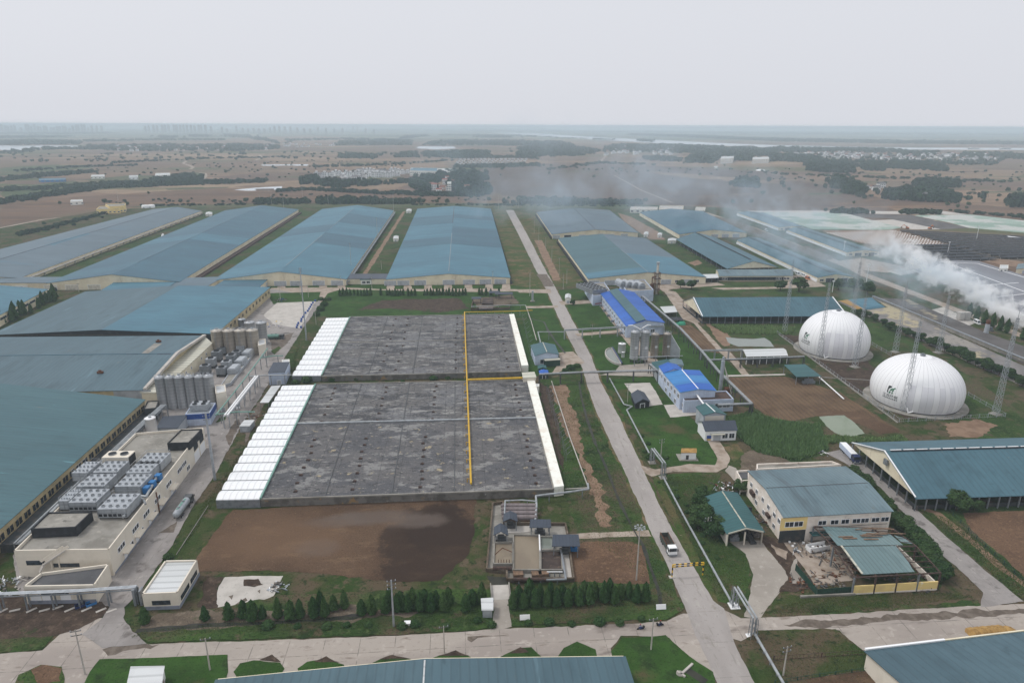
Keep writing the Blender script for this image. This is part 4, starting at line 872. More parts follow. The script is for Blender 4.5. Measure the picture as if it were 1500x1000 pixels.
# near roofs at the picture's foot
D_, C_ = P(318, 998, 6), P(914, 964, 6); u = (C_-D_).normalized(); n = V((u.y, -u.x, 0))
br = B('hall', 'near blue hall roof at the bottom centre with a central seam', 'hall', D_+n*52, C_+n*52, C_, D_, 6, hr=8.4, rmat='roof_slateblue', wall='wall_cream'); br.cap('roof_white', .35)
m = MB(); m.beam(br.c[3]+V((0, .6, .1)), br.m2+V((0, .6, .1)), .16, .2); m.beam(br.c[2]+V((0, .6, .1)), br.m2+V((0, .6, .1)), .16, .2); m.build('verge_trim', 'wall_cream', br.e)
D_, C_ = P(1270, 955, 5), P(1620, 913, 5); u = (C_-D_).normalized(); n = V((u.y, -u.x, 0))
br2 = B('hall', 'near grey blue hall roof filling the bottom right corner', 'hall', D_+n*46, C_+n*46, C_, D_, 5, hr=9, roof='gable_x', rmat='roof_slateblue', wall='wall_offwhite')
m = MB(); m.beam(br2.c[3]+V((0, .7, .25)), br2.c[3].lerp(br2.c[2], .32)+V((0, .7, .25)), .5, .5); m.build('gutter', 'frame_white', br2.e)
m = MB(); m.beam(br2.c[3].lerp(br2.c[2], .32)+V((0, .7, .2)), br2.c[2]+V((0, .7, .2)), .35, .35); m.build('gutter', 'wall_cream', br2.e)
br2.door('l', .75, 5, 3.6)
# ------------------------------------------------------------------ digester blocks
def frame_of(a, b):
    d = b-a; rz = atan2(d.y, d.x); c_, s_ = cos(-rz), sin(-rz)
    return a, rz, (lambda p: V(((p.x-a.x)*c_-(p.y-a.y)*s_, (p.x-a.x)*s_+(p.y-a.y)*c_, p.z)))
def bil(q, u, v): return q[0].lerp(q[1], u).lerp(q[3].lerp(q[2], u), v)
def digester(label, quad, cov, tro, ncov, vents, zt=3.0, mats=None, cols=()):
    Q = [P(x, y, zt) for x, y in quad]; o, rz, loc = frame_of(V((Q[0].x, Q[0].y, 0)), Q[1])
    e = thing('digester_tank', label, 'digester', o, rz)
    Q = [loc(p) for p in Q]
    gz = lambda p: V((p.x, p.y, -.1))
    m = MB()
    for i in range(4): m.poly([gz(Q[i]), gz(Q[(i+1) % 4]), Q[(i+1) % 4]-V((0, 0, .02)), Q[i]-V((0, 0, .02))])
    m.build('wall', 'tank_wall', e, recalc=True)
    for (v0, v1, mt) in mats:
        MB().poly([bil(Q, 0, v0), bil(Q, 1, v0), bil(Q, 1, v1), bil(Q, 0, v1)]).build('roof_membrane', mt, e)
    k = MB()
    for i in range(4): k.beam(Q[i], Q[(i+1) % 4], .5, .5)
    k.build('kerb', 'concrete_flat', e)
    for (u_, v0, v1, w_) in cols:
        MB().beam(bil(Q, u_, v0)+V((0, 0, .08)), bil(Q, u_, v1)+V((0, 0, .08)), w_, .2).build('joint_pipe', 'steel_dark', e)
    # ribbed white covers, one per bay
    C4 = [loc(P(x, y, zt+.3)) for x, y in cov]
    for i in range(ncov):
        v0, v1 = i/ncov+.03/ncov, (i+1)/ncov-.07/ncov; m = MB(); ns = 6
        vs = []; 
        for j in range(ns+1):
            v = v0+(v1-v0)*j/ns; h = .6*sin(pi*j/ns)
            for u_ in (0, 1): vs.append(bil(C4, u_, v)+V((0, 0, h)))
        vs += [bil(C4, 0, v0)-V((0, 0, .5)), bil(C4, 1, v0)-V((0, 0, .5))]
        m.add(vs, [(2*j, 2*j+1, 2*j+3, 2*j+2) for j in range(ns)]+[(2*ns+2, 2*ns+3, 1, 0)])
        m.build('bay_cover', 'cover_white', e, smooth=False)
    bm_ = MB(); bm_.poly([p-V((0, 0, .25)) for p in C4])
    for i in range(4): bm_.poly([gz(C4[i]), gz(C4[(i+1) % 4]), C4[(i+1) % 4]-V((0, 0, .25)), C4[i]-V((0, 0, .25))])
    bm_.build('bay_base', 'steel', e, recalc=True)
    m = MB(); m.beam(C4[1]+V((.3, 0, .2)), C4[2]+V((.3, 0, .2)), .5, .7); m.build('edge_trim', 'pipe_teal', e)
    T4 = [loc(P(x, y, zt+.8)) for x, y in tro]
    m = MB(); m.hexa([gz(p) for p in T4], T4); m.build('outlet_channel', 'trough_white', e, recalc=True)
    for (u_, v) in vents:
        p = bil(Q, u_, v); MB().box(-.6, .6, -.5, .5, 0, .35).cyl((0, 0, .35), (0, 0, .5), .4, 8).build('vent', 'rust_dark', e, loc=p)
    return e, Q, loc
vf = []
for u_ in (.10, .30, .53, .935):
    for v in [i/8*.43+.04 for i in range(8)]: vf.append((u_+.01*rnd.random(), v))
for u_ in (.10, .33, .56, .935):
    for v in (.58, .65, .73, .81, .88, .94): vf.append((u_+.01*rnd.random(), v))
dg1, Q1, L1_ = digester('front digester tank with patched black roof, sixteen white bay covers and a pale divider', [(381, 731), (811, 716), (772, 556.5), (462, 562.5)], [(316, 732), (380, 731), (461, 563), (415, 564)], [(812, 713), (826, 711), (783, 556), (772, 556.5)], 16, vf,
    mats=((0, .565, 'tar_new'), (.565, 1, 'tar')), cols=((.215, 0, 1, .3), (.44, 0, 1, .3), (.655, 0, 1, .25)))
m = MB(); m.beam(bil(Q1, 0, .565)+V((0, 0, .3)), bil(Q1, 1, .565)+V((0, 0, .3)), .9, .5); m.build('divider_pipe', 'pipe_grey', dg1)
vb = [(u_+.01*rnd.random(), v) for u_ in (.28, .36, .66, .93) for v in (.06, .18, .3, .42, .54, .66, .8, .93)]
dg2, Q2, L2_ = digester('rear digester tank with weathered black roof and thirteen white bay covers', [(471, 551), (763, 544), (746, 460), (514, 464)], [(428, 550), (470, 550), (512, 464.5), (479, 465.5)], [(764, 535), (774, 534.5), (753, 459.5), (746, 460)], 13, vb,
    mats=((0, 1, 'tar'),), cols=((.23, 0, 1, .28), (.45, 0, 1, .28), (.665, 0, 1, .25)))
m = MB(); m.beam(bil(Q2, 0, .5)+V((0, 0, .1)), bil(Q2, 1, .5)+V((0, 0, .1)), .5, .25); m.build('divider_pipe', 'concrete_flat', dg2)
def pipe(name, label, px, z, r, mat, legs=0, cat='pipe', group=None, lw=.3, legmat='steel', n=8):
    pts = [P(x, y, (z[i] if isinstance(z, (list, tuple)) else z)) for i, (x, y) in enumerate(px)]
    o = V((pts[0].x, pts[0].y, 0)); e = thing(name, label, cat, o, 0, group)
    MB().tube([p-o for p in pts], r, n).build('pipe', mat, e, smooth=False)
    if legs:
        L = sum((b-a).length for a, b in zip(pts, pts[1:])); acc = 0; nxt = L/legs/2
        for a, b in zip(pts, pts[1:]):
            l = (b-a).length
            while nxt <= acc+l+1e-6 and l > 0:
                p = a.lerp(b, (nxt-acc)/l)-o
                MB().box(p.x-lw/2, p.x+lw/2, p.y-lw/2, p.y+lw/2, 0, p.z-r*.8).build('support', legmat, e); nxt += L/legs
            acc += l
    return e, pts, o
e, pts, o = pipe('gas_pipe', 'long yellow gas pipe running up over both black digester roofs', [(690, 708), (687, 630), (684, 556), (682, 505), (680.5, 457)], 4.2, .36, 'pipe_yellow')
for i in range(24):
    t_ = .02+.96*i/23; k = t_*4; a = int(min(3, k)); p = pts[a].lerp(pts[a+1], k-a)-o
    MB().box(p.x-1.4, p.x-1.1, p.y-.2, p.y+.2, 3, 4.3).box(p.x-1.4, p.x, p.y-.1, p.y+.1, 4.1, 4.3).build('valve', 'pipe_yellow', e)
pipe('gas_pipe', 'yellow gas pipe crossing between the two digester tanks to the right', [(684, 556), (730, 554.5), (772, 553)], 4.4, .55, 'pipe_yellow', 5)
pipe('gas_pipe', 'thin yellow pipe along the back edge of the rear digester', [(681, 457), (720, 456.5), (745, 456), (780, 454.5)], 3.4, .25, 'pipe_yellow', 8)
# teal cabinets and weeds between the tanks
for i, (x, y, lb) in enumerate([(665, 553.5, 'small teal box between the tanks left of the yellow pipe'), (689, 551, 'small teal box between the tanks right of the yellow pipe')]):
    p = P(x, y); e = thing('valve_box', lb, 'box', p); MB().box(-1.6, 1.6, -1, 1, 0, 1.6).build('body', 'pipe_teal', e); MB().box(-1.8, 1.8, -1.2, 1.2, 1.6, 1.8).build('lid', 'roof_teal', e)
pk = B('outlet_house', 'cream roofed little outlet house between the two white channels', 'outlet house', (767, 554), (785, 553), (782, 546), (765, 547), 5, hr=5.4, roof='mono', rmat='roof_cream', wall='wall_offwhite', over=.3)
pk.panel('opening', 'f', .5, 5, .5, 3, 'wall_dark')
e = B('control_cabinet', 'white cabinet beside the front outlet channel top', 'cabinet', (784, 566), (790, 566), (790, 562), (784, 562), 3.4, roof='flat', rmat='roof_white', wall='wall_white', parapet=.1)
# ------------------------------------------------------------------ control house, blue roofs
ch = B('control_house', 'teal gabled control house with green porch beside the rear digester', 'house', (784, 521), (818, 519), (812, 505), (778, 506), 5.5, apex=(800, 516), rmat='roof_teal', wall='wall_paleblue', over=.4)
ch.cap('roof_cream', .4); ch.window('f', .36, 3.5, 1, 3.2); ch.panel('porch', 'f', .7, 8, 0, 3.4, 'paint_dgreen', out=3, depth=3); ch.panel('porch_roof', 'f', .7, 8.4, 3.42, 3.7, 'roof_cream', out=3.3, depth=3.3)
for q, z, rm, lb in (((791, 548, 803, 543), 2.6, 'roof_vivid', 'small blue roofed shed in front of the teal control house'), ((789, 540, 800, 536), 2.6, 'roof_green', 'grey green roofed lean-to beside the control house porch')):
    x0, y0, x1, y1 = q; c_ = B('shed', lb, 'shed', (x0, y0), (x1, y0-.5), (x1-1, y1-.5), (x0-1, y1), z, hr=z+.5, rmat=rm, wall='paint_dgreen', over=.3); c_.door('f', .5, 1.5, 2, 'wall_dark')
bb1 = B('factory_hall', 'bright blue roofed hall with a teal centre strip, behind the four tall tanks', 'factory hall', (918, 477.5), (973, 472.5), (927, 427), (880.5, 430), 7.5, apex=(950, 469), rmat='roof_vivid', wall='wall_paleblue', over=.5)
bb1.band('roof_teal', 0, 0, 1, .0, .52, lift=.5, name='skylight_strip'); bb1.cap('roof_cream', .5)
bb1.rowwin('l', fr(11, .06, .94), 2.6, 3.4, 5.4); bb1.rowwin('l', fr(11, .06, .94), 2.0, .8, 2.4); bb1.rowwin('f', [.55, .7], 2.5, 2, 4); bb1.door('f', .3, 4, 4)
for t_ in fr(6, .1, .9):
    p, u, n = bb1.at('l', t_, .6, 1.4); MB().box(-.8, .8, -.8, .8, -.6, .9).cyl((0, 0, .9), (0, 0, 1.1), .6, 8).build('air_conditioner', 'steel', bb1.e, loc=p)
bb2 = B('factory_hall', 'bright blue roofed pale hall in front of the brown ploughed field', 'factory hall', (997, 574.5), (1048, 572), (1024, 543), (972.5, 546.5), 8.5, apex=(1022, 570), rmat=['roof_vividpale', 'roof_vividpale'], wall='wall_paleblue', over=.4)
bb2.band('roof_vivid', 0, 0, .32); bb2.band('roof_vivid', 1, 0, .32); bb2.band('roof_vivid', 1, .72, 1); bb2.cap('frame_white', .4)
bb2.rowwin('l', [.1, .3, .5, .7, .9], 2.2, 5, 7); bb2.rowwin('l', [.2, .45, .75], 2.0, 1, 3)
bb2b = B('factory_wing', 'narrow blue roofed wing at the back left of the front blue hall', 'factory wing', (972.5, 546), (1001, 543), (991, 534), (965.5, 536.5), 8.7, hr=10.2, rmat='roof_vivid', wall='wall_paleblue', over=.3)
bb2b.rowwin('l', [.3, .7], 1.8, 5, 7)
bx = B('annex', 'flat brown roofed annex with pale blue walls in front of the blue hall', 'annex', (1002, 588), (1075, 585.5), (1064, 573), (997, 576.5), 5.5, roof='flat', rmat='rust_dark', wall='wall_paleblue', parapet=.4)
bx.rowwin('f', [.70, .86], 3, 2.2, 4); bx.rowwin('l', [.3, .7], 2, 2, 3.6)
pipe('flue_pipe', 'white elbow pipe dropping from the blue hall onto the teal roofed hut', [(1020, 577), (1028, 588), (1034, 596), (1034, 601)], [7, 6, 6, 4], .4, 'paint_white')
gs = B('pump_shed', 'grey green roofed pump shed between the tanks and the front blue hall', 'shed', (963, 547), (1000, 537), (993, 527), (955, 531), 4.5, hr=5.2, rmat='roof_green', wall='wall_grey', over=.3)
gs2 = B('pump_shed', 'grey roofed pump shed with white front right of the tall tanks', 'shed', (984, 536), (1001, 535), (998, 527), (980, 527), 5, hr=5.6, rmat='roof_pale', wall='wall_white', over=.3)
th = B('pump_house', 'teal gabled hut on tall walls directly behind the white cottage', 'hut', (1031, 608), (1063, 607), (1046.5, 594), (1020.5, 596), 7, apex=(1046, 603.5), rmat='roof_green', wall='wall_grey', over=.4)
th.cap('frame_white', .35); th.panel('cladding', 'f', .5, 8, 4.6, 6.6, 'wall_offwhite')
wh = B('cottage', 'white cottage with curved slate grey roof and two windows at the drive end', 'cottage', (1034, 631), (1079, 629.5), (1071, 616), (1023, 617.5), 4.6, hr=6.6, roof='gable_x', rmat='roof_charcoal', wall='paint_white', over=.4)
wh.rowwin('f', [.64, .86], 2.1, 1.2, 3.2); wh.door('f', .38, 3, 3, 'door_grey'); wh.panel('awning', 'f', .38, 5.5, 3.3, 3.5, 'roof_cream', out=1.4, depth=1.4); wh.panel('notice_board', 'f', .12, 1.8, 1.2, 2.6, 'paint_blue'); wh.panel('notice_strip', 'f', .12, 1.6, .5, 1.1, 'pipe_yellow')
kb = B('kiosk', 'tiny white hut with rusty roof on a slab in the lawn', 'kiosk', (998, 663), (1020, 663), (1019.5, 658), (999, 658), 3, hr=3.3, roof='mono', rmat='rust', wall='paint_white', over=.2)
kb.door('f', .42, 1.1, 2.1, 'wall_dark'); kb.roof.data.materials[0] = MAT['heap']
p, _, _ = kb.at('f', .5, 0); MB().box(-3.6, 3.6, -1.2, 4.5, 0, .35).build('slab', 'concrete_flat', kb.e, loc=p)
ds = B('shed', 'small charcoal gabled shed on a pale slab by the lawn', 'shed', (931, 590.5), (951.5, 588), (943, 575), (925, 577), 2.8, hr=4.4, rmat='roof_charcoal', wall='wall_black', over=.4); ds.door('f', .5, 2, 2.2, 'wall_dark')
cn = B('canopy', 'small white vehicle canopy beside the drive east of the blue hall', 'canopy', (974, 458.5), (992, 457), (987.5, 449), (967, 450), 3.6, hr=3.9, roof='mono', rmat='roof_white', walls='', over=.2)
for wl, t_ in (('f', .03), ('f', .97), ('b', .03), ('b', .97)):
    p, _, _ = cn.at(wl, t_, 0); MB().box(p.x-.12, p.x+.12, p.y-.12, p.y+.12, 0, 3.6).build('post', 'steel', cn.e)
wcn = B('canopy', 'long arched white canopy on posts beside the pond', 'canopy', (1094, 522.5), (1153.5, 521), (1147, 510.5), (1086, 512), 4.5, hr=5.6, roof='gable_x', rmat='roof_white', walls='', over=.3)
wcn.posts('f', 7, 'frame_white', .25); wcn.posts('b', 7, 'frame_white', .25)
for k in range(5):
    p, u, n = wcn.at('f', .15+.17*k, 0, -2.5); MB().box(-2.2, 2.2, -1.5, 1.5, 0, 1.5).box(-1.8, 1.8, -1.1, 1.1, 1.5, 2.0).build('machine', 'wall_dark', wcn.e, loc=p)
tcn = B('canopy', 'sloping teal canopy over machines right of the ploughed field', 'canopy', (1167, 552), (1202, 551), (1178, 535.5), (1149, 536.5), 4.2, hr=4.9, roof='mono', rmat='roof_green', walls='', over=.3)
tcn.posts('f', 3, 'steel', .25); tcn.posts('b', 3, 'steel', .25)
p, _, _ = tcn.at('f', .6, 0, -1.5); MB().box(-3, 3, -1, 1, 0, 1.4).cyl((-2, 0, 2), (2, 0, 2), .7).build('machine', 'steel', tcn.e, loc=p)
# white chiller buildings with rooftop fans
def fanbox(parent, p, lx, ly, h, nx, ny, mat='steel', body='body'):
    e = MB(); e.box(-lx/2, lx/2, -ly/2, ly/2, 0, h)
    o = e.build(body, mat, parent, loc=p)
    for i in range(nx):
        for j in range(ny):
            x, y = -lx/2+lx*(i+.5)/nx, -ly/2+ly*(j+.5)/ny; r = min(lx/nx, ly/ny)*.38
            MB().cyl((x, y, h), (x, y, h+.35), r, 12, caps=False).build('fan_ring', 'steel_dark', o)
            MB().cyl((x, y, h+.02), (x, y, h+.08), r*.95, 12).build('fan_disc', 'wall_black', o)
    return o
pw = B('plant_block', 'white block with a row of cooler fans on top, left of the rusty tower', 'plant building', (869, 434), (897, 431), (885, 414), (857, 416), 7, roof='flat', rmat='concrete_flat', wall='wall_paleblue', parapet=.5)
p, u, n = pw.at('f', .5, 7.1, -16); fanbox(pw.e, p, 12, 24, 3.2, 4, 6, 'steel', 'cooler'); pw.panel('red_stripe', 'f', .5, 12, 1.2, 1.8, 'paint_red')
pw2 = B('plant_block', 'white block with ribbed coolers on top, just below the yellow warehouse gable', 'plant building', (918, 428), (957.5, 425.5), (944, 410), (908, 412), 8, roof='flat', rmat='concrete_flat', wall='wall_paleblue', parapet=.5)
for k in range(4):
    p, u, n = pw2.at('f', .2+.17*k, 8.1, -20+3*k); MB().box(-2.6, 2.6, -5, 5, 0, 2).cyl((0, -5, 2), (0, 5, 2), 2.4, 12).build('cooler', 'galvanised', pw2.e, loc=p)
# rusty stripped tower
tp = P(961, 431); e = thing('pipe_tower', 'tall rusty steel stack tower with platforms beside the white plant blocks', 'tower', tp)
for x in (-1.6, 1.6):
    for y in (-1.6, 1.6): MB().box(x-.18, x+.18, y-.18, y+.18, 0, 17).build('column', 'rust', e)
MB().cyl((0, 0, 0), (0, 0, 24), .9, 12, .8).build('stack', 'silo_warm', e); MB().cyl((0, 0, 22.5), (0, 0, 24.5), 1.25, 12).build('stack_head', 'galvanised', e)
for z_ in (4, 8, 12, 16): MB().box(-2.6, 2.6, -2.4, 2.4, z_, z_+.2).build('platform', 'rust_dark', e)
m = MB(); m.cyl((-3.6, 0, 2), (-3.6, 0, 8), 1.3, 10); m.build('vessel', 'rust', e); m = MB(); m.tube([V((-3.6, 0, 8)), V((-3.6, 0, 13)), V((0, 0, 14))], .4); m.build('duct', 'rust', e)
# ------------------------------------------------------------------ upright tanks
def silo(label, px, pyb, pyt, wpx, mat, name='silo', cat='silo', group=None, cone=.06, legs=False, badge=False, rail=True):
    p = P(px, pyb); r = wpx*mpp(p)/2; h = hat(p, pyt); p = p+V((p.x, p.y, 0)).normalized()*r*.8; h = max(h, 2)
    e = thing(name, label, cat, p, 0, group)
    z0 = h*.12 if legs else 0
    MB().lathe((0, 0, 0), [(r*.98, z0), (r, z0+.2), (r, h*.97), (r*1.02, h*.97), (r*1.02, h*.975), (r*.25, h*.975+cone*h)], 24).build('shell', mat, e, smooth=True)
    MB().cyl((0, 0, h*.97+cone*h*.6), (0, 0, h+cone*h), r*.28, 10).build('roof_hatch', 'steel', e)
    if rail:
        m = MB(); zt = h*.975
        for k in range(12):
            a = 2*pi*k/12; m.beam((r*cos(a), r*sin(a), zt), (r*cos(a), r*sin(a), zt+1.1), .07); a2 = a+2*pi/12
            for zz in (.6, 1.1): m.beam((r*cos(a), r*sin(a), zt+zz), (r*cos(a2), r*sin(a2), zt+zz), .06)
        m.build('guard_rail', 'galvanised', e)
        m = MB(); m.beam((-.3, -r-.25, z0), (-.3, -r-.25, zt), .08); m.beam((.3, -r-.25, z0), (.3, -r-.25, zt), .08)
        for k in range(int((zt-z0)/.6)): m.beam((-.3, -r-.25, z0+.6*k), (.3, -r-.25, z0+.6*k), .06)
        m.build('ladder', 'galvanised', e)
    if legs:
        for k in range(6):
            a = 2*pi*k/6+.3; MB().box(r*.85*cos(a)-.2, r*.85*cos(a)+.2, r*.85*sin(a)-.2, r*.85*sin(a)+.2, 0, z0+.3).build('leg', 'steel_dark', e)
    if badge:
        a = -pi/2+.12; m = MB(); m.cyl((r*cos(a)*.99, r*sin(a)*.99, h*.5), (r*cos(a)*1.02, r*sin(a)*1.02, h*.5), .75, 14); m.build('badge', 'paint_white', e)
    return e
for i, x in enumerate((241, 255, 269, 283.5, 298, 311)):
    silo('grey steel silo, %s from the left in the front row of six' % od(i), x, 600-.6*i, 553-.4*i, 14, 'silo_metal', group='front row of grey silos')
for i, x in enumerate((322, 339, 356, 373)):
    silo('warm grey silo, %s from the left in the rear row of four' % od(i), x, 521-.6*i, 485-.3*i, 17, 'silo_warm', group='rear row of silos')
silo('tall pale silo just right of the rear row of four', 385.5, 505, 473, 14.5, 'silo_metal'); silo('short wide silo behind the rear row', 367, 486, 473, 15, 'silo_metal'); silo('pale blue tank standing at the hall corner behind the rear silos', 355.5, 482, 468, 11, 'galvanised', rail=False)
silo('white upright tank beside the charcoal roofed shed', 226, 650, 613, 15, 'paint_white', name='storage_tank', cat='tank', rail=False, cone=.02)
for i, (x, yb, yt, wd, mt) in enumerate(((928, 532, 486, 12.5, 'silo_metal'), (942.5, 532, 486, 12.5, 'silo_metal'), (957.5, 526, 489.5, 11.5, 'silo_rust'), (975, 525, 489, 11.5, 'silo_rust'))):
    silo(('plain grey tall tank, %s of the four before the blue hall' if i < 2 else 'rust streaked tall tank, %s of the four before the blue hall') % od(i), x, yb, yt, wd, mt, name='process_tank', cat='tank', legs=True, badge=True, group='four tall tanks before the blue hall')
ld = P(935, 531); e = thing('ladder_tower', 'thin lattice ladder tower between the two plain grey tanks', 'ladder tower', ld); m = MB()
for x in (-1, 1):
    for y in (-1, 1): m.beam((x, y, 0), (x, y, 19), .16)
for z_ in range(0, 19, 2): m.beam((-1, -1, z_), (1, -1, z_+2), .1); m.beam((1, 1, z_), (-1, 1, z_+2), .1); m.beam((-1, -1, z_), (-1, 1, z_+2), .1); m.beam((1, -1, z_), (1, 1, z_+2), .1)
m.build('lattice', 'galvanised', e)
MB().tube([V((0, 0, 18.5)), V((-4, 1, 20.5)), V((-6, 2, 20))], .25).tube([V((0, 0, 18.5)), V((4, 1, 20.5)), V((6, 2, 20))], .25).build('feed_pipe', 'paint_white', e)
silo('squat white tank with grey cap left of the tall tanks', 910.5, 518, 504, 11, 'paint_white', name='storage_tank', cat='tank', rail=False, cone=.03); silo('small white tank in front of the squat one', 912.5, 524, 516, 5, 'paint_white', name='storage_tank', cat='tank', rail=False)
# half round settling basin
c0, c1 = P(895.5, 512, 0), P(909.5, 535.5, 0); e = thing('settling_basin', 'half round concrete basin of grey water beside the tall tanks', 'basin', c0)
mid = (c0+c1)/2; ax = (c1-c0)/2; nx = V((ax.y, -ax.x, 0)).normalized()
if nx.x > 0: nx = -nx
rr = abs((P(887, 522)-mid).dot(nx)); ring = [mid+ax*cos(pi*k/20)+nx*rr*sin(pi*k/20)-c0 for k in range(21)]
m = MB()
for a, b_ in zip(ring, ring[1:]+ring[:1]): m.beam(a+V((0, 0, .6)), b_+V((0, 0, .6)), .4, 1.4)
m.build('wall', 'concrete_light', e); m = MB(); m.beam(ring[0]+V((.5, 0, 1.5)), ring[-1]+V((.5, 0, 1.5)), .7, .5); m.build('weir', 'paint_navy', e)
MB().prism([(p.x, p.y) for p in ring], .1, .9).build('water', 'water', e)
st = thing('stair_wall', 'grey sloped stair wall right of the rust streaked tanks', 'wall', P(981, 524)); m = MB(); m.add([(0, 0, 0), (5, -1, 0), (5, -1, 5), (0, 0, 13), (0, .4, 0), (5, -.6, 0), (5, -.6, 5), (0, .4, 13)], [(0, 1, 2, 3), (7, 6, 5, 4), (0, 4, 5, 1), (1, 5, 6, 2), (2, 6, 7, 3), (3, 7, 4, 0)]); m.build('panel', 'wall_grey', st, recalc=True); m = MB(); m.beam((0, .2, 13.1), (5, -.8, 5.1), .5, .3); m.beam((5, -.8, 5.1), (5, -.8, 0), .3); m.build('rail', 'frame_white', st)
cr_ = P(979, 463); e = thing('covered_pile', 'bright green covered pile beside the east drive', 'pile', P(997, 475)); m = MB(); m.lathe((0, 0, 0), [(3.2, 0), (3, 1.2), (2, 2.2), (.3, 2.6)], 12); m.lathe((-3, -1, 0), [(2.2, 0), (2, .8), (.3, 1.6)], 10); m.build('tarpaulin', 'paint_green', e, smooth=True)
e = thing('dark_shelter', 'dark netted shelter next to the bright green pile', 'shelter', P(988, 474)); m = MB(); m.slab([(-5, -3, 3), (5, -3, 3), (5, 3, 3.6), (-5, 3, 3.6)], .2); m.build('roof', 'net_black', e); 
for x in (-4.6, 4.6):
    for y in (-2.7, 2.7): MB().box(x-.12, x+.12, y-.12, y+.12, 0, 3).build('post', 'steel', e)
e = B('meter_hut', 'white ribbed hut on the small lawn left of the road fork', 'hut', (828, 437), (836, 437), (836, 431.5), (828.5, 431.5), 4, hr=4.8, rmat='roof_white', wall='wall_white', over=.3); e.door('f', .5, 1.6, 2.4, 'door_grey')
# ------------------------------------------------------------------ flat roofed process building and its yard
fb = B('process_building', 'long cream flat roofed building crowded with rooftop chillers, along the west yard', 'building', (21, 810), (160, 808), (299, 629), (199, 637), 8, roof='flat', rmat='concrete_flat', wall='wall_offwhite', parapet=.9, roofname='roof_deck')
fb.rowwin('r', [.08, .2, .3, .41, .53, .66, .71], 4.2, 4.6, 6.0, mull=2); fb.rowwin('r', [.15, .24, .36, .46, .58, .75], 2.6, 1.4, 3.0)
for t_ in (.11, .21, .33, .44, .56): fb.panel('door_canopy', 'r', t_, 4.5, 2.9, 3.15, 'wall_offwhite', out=1.6, depth=1.6); fb.panel('side_door', 'r', t_-.01, 1.6, .2, 2.5, 'frame_white')
for t_ in (.87, .95): fb.panel('shutter_door', 'r', t_, 5.2, .5, 4.2, 'paint_white'); fb.panel('louvre', 'r', t_, 4.2, 4.8, 7.2, 'wall_dark')
fb.panel('plinth', 'r', .3, .58*(fb.c[2]-fb.c[1]).length, -.05, .8, 'plinth_grey', out=.12, depth=.1)
fb.panel('rust_downpipe', 'r', .405, .35, .2, 8, 'rust', out=.3, depth=.25); fb.panel('front_window', 'f', .2, 5, 4.2, 5.6, 'glass'); fb.panel('front_window', 'f', .52, 7, 3.4, 4.6, 'glass')
fx = B('process_wing', 'low cream wing with dark felt roof and outside stair, front of the chiller building', 'building', (35, 862), (139, 860), (160, 829), (61, 842), 5, roof='flat', rmat='roof_felt', wall='wall_offwhite', parapet=.8, roofname='roof_deck')
fx.panel('plinth', 'f', .5, .96*(fx.c[1]-fx.c[0]).length, 0, 1.4, 'plinth_grey', out=.12, depth=.1)
for t_ in (.14, .3, .56): fx.panel('side_door', 'f', t_, 2.6, .3, 2.8, 'frame_white')
fx.panel('front_window', 'f', .42, 7, 3.2, 4.2, 'glass')
sp = thing('outside_stair', 'pale concrete outside stair climbing to the chiller roof above the felt roofed wing', 'stair', V((0, 0, 0)))
a_, b_, c_ = P(58, 838, 3), P(64, 826, 5), P(97, 804, 8.8); sp.location = V((a_.x, a_.y, 0)); o = V((a_.x, a_.y, 0))
m = MB(); m.beam(a_-o, b_-o, 1.3, .3); m.beam(b_-o, c_-o, 1.3, .35); m.build('flight', 'concrete_light', sp)
for s_ in (-.65, .65): MB().beam(b_-o+V((s_, 0, .9)), c_-o+V((s_, 0, .9)), .1, .7).build('balustrade', 'wall_offwhite', sp)
for k in (.3, .6, .95): q = b_.lerp(c_, k)-o; MB().box(q.x-.15, q.x+.15, q.y-.15, q.y+.15, 3, q.z).build('post', 'wall_offwhite', sp)
def rbox(label, q, z0, h, rm, wl, name='roof_house'):
    A_, B_, C_, D_ = [P(x, y, z0+h) for x, y in q]
    return B(name, label, 'roof house', A_, B_, C_, D_, z0+h, roof='flat', rmat=rm, wall=wl, parapet=.35, z0=z0)
rbox('black clad box with stained grey top at the near end of the chiller roof', [(45, 776), (111, 773), (135, 750), (71, 751)], 8.05, 2.6, 'concrete_flat', 'wall_black')
rbox('black fronted box with grey top at the far end of the chiller roof', [(245, 650), (277, 649), (296, 629), (265, 630)], 8.05, 2.6, 'concrete_flat', 'wall_black')
CHG = 'chillers on the process building roof'
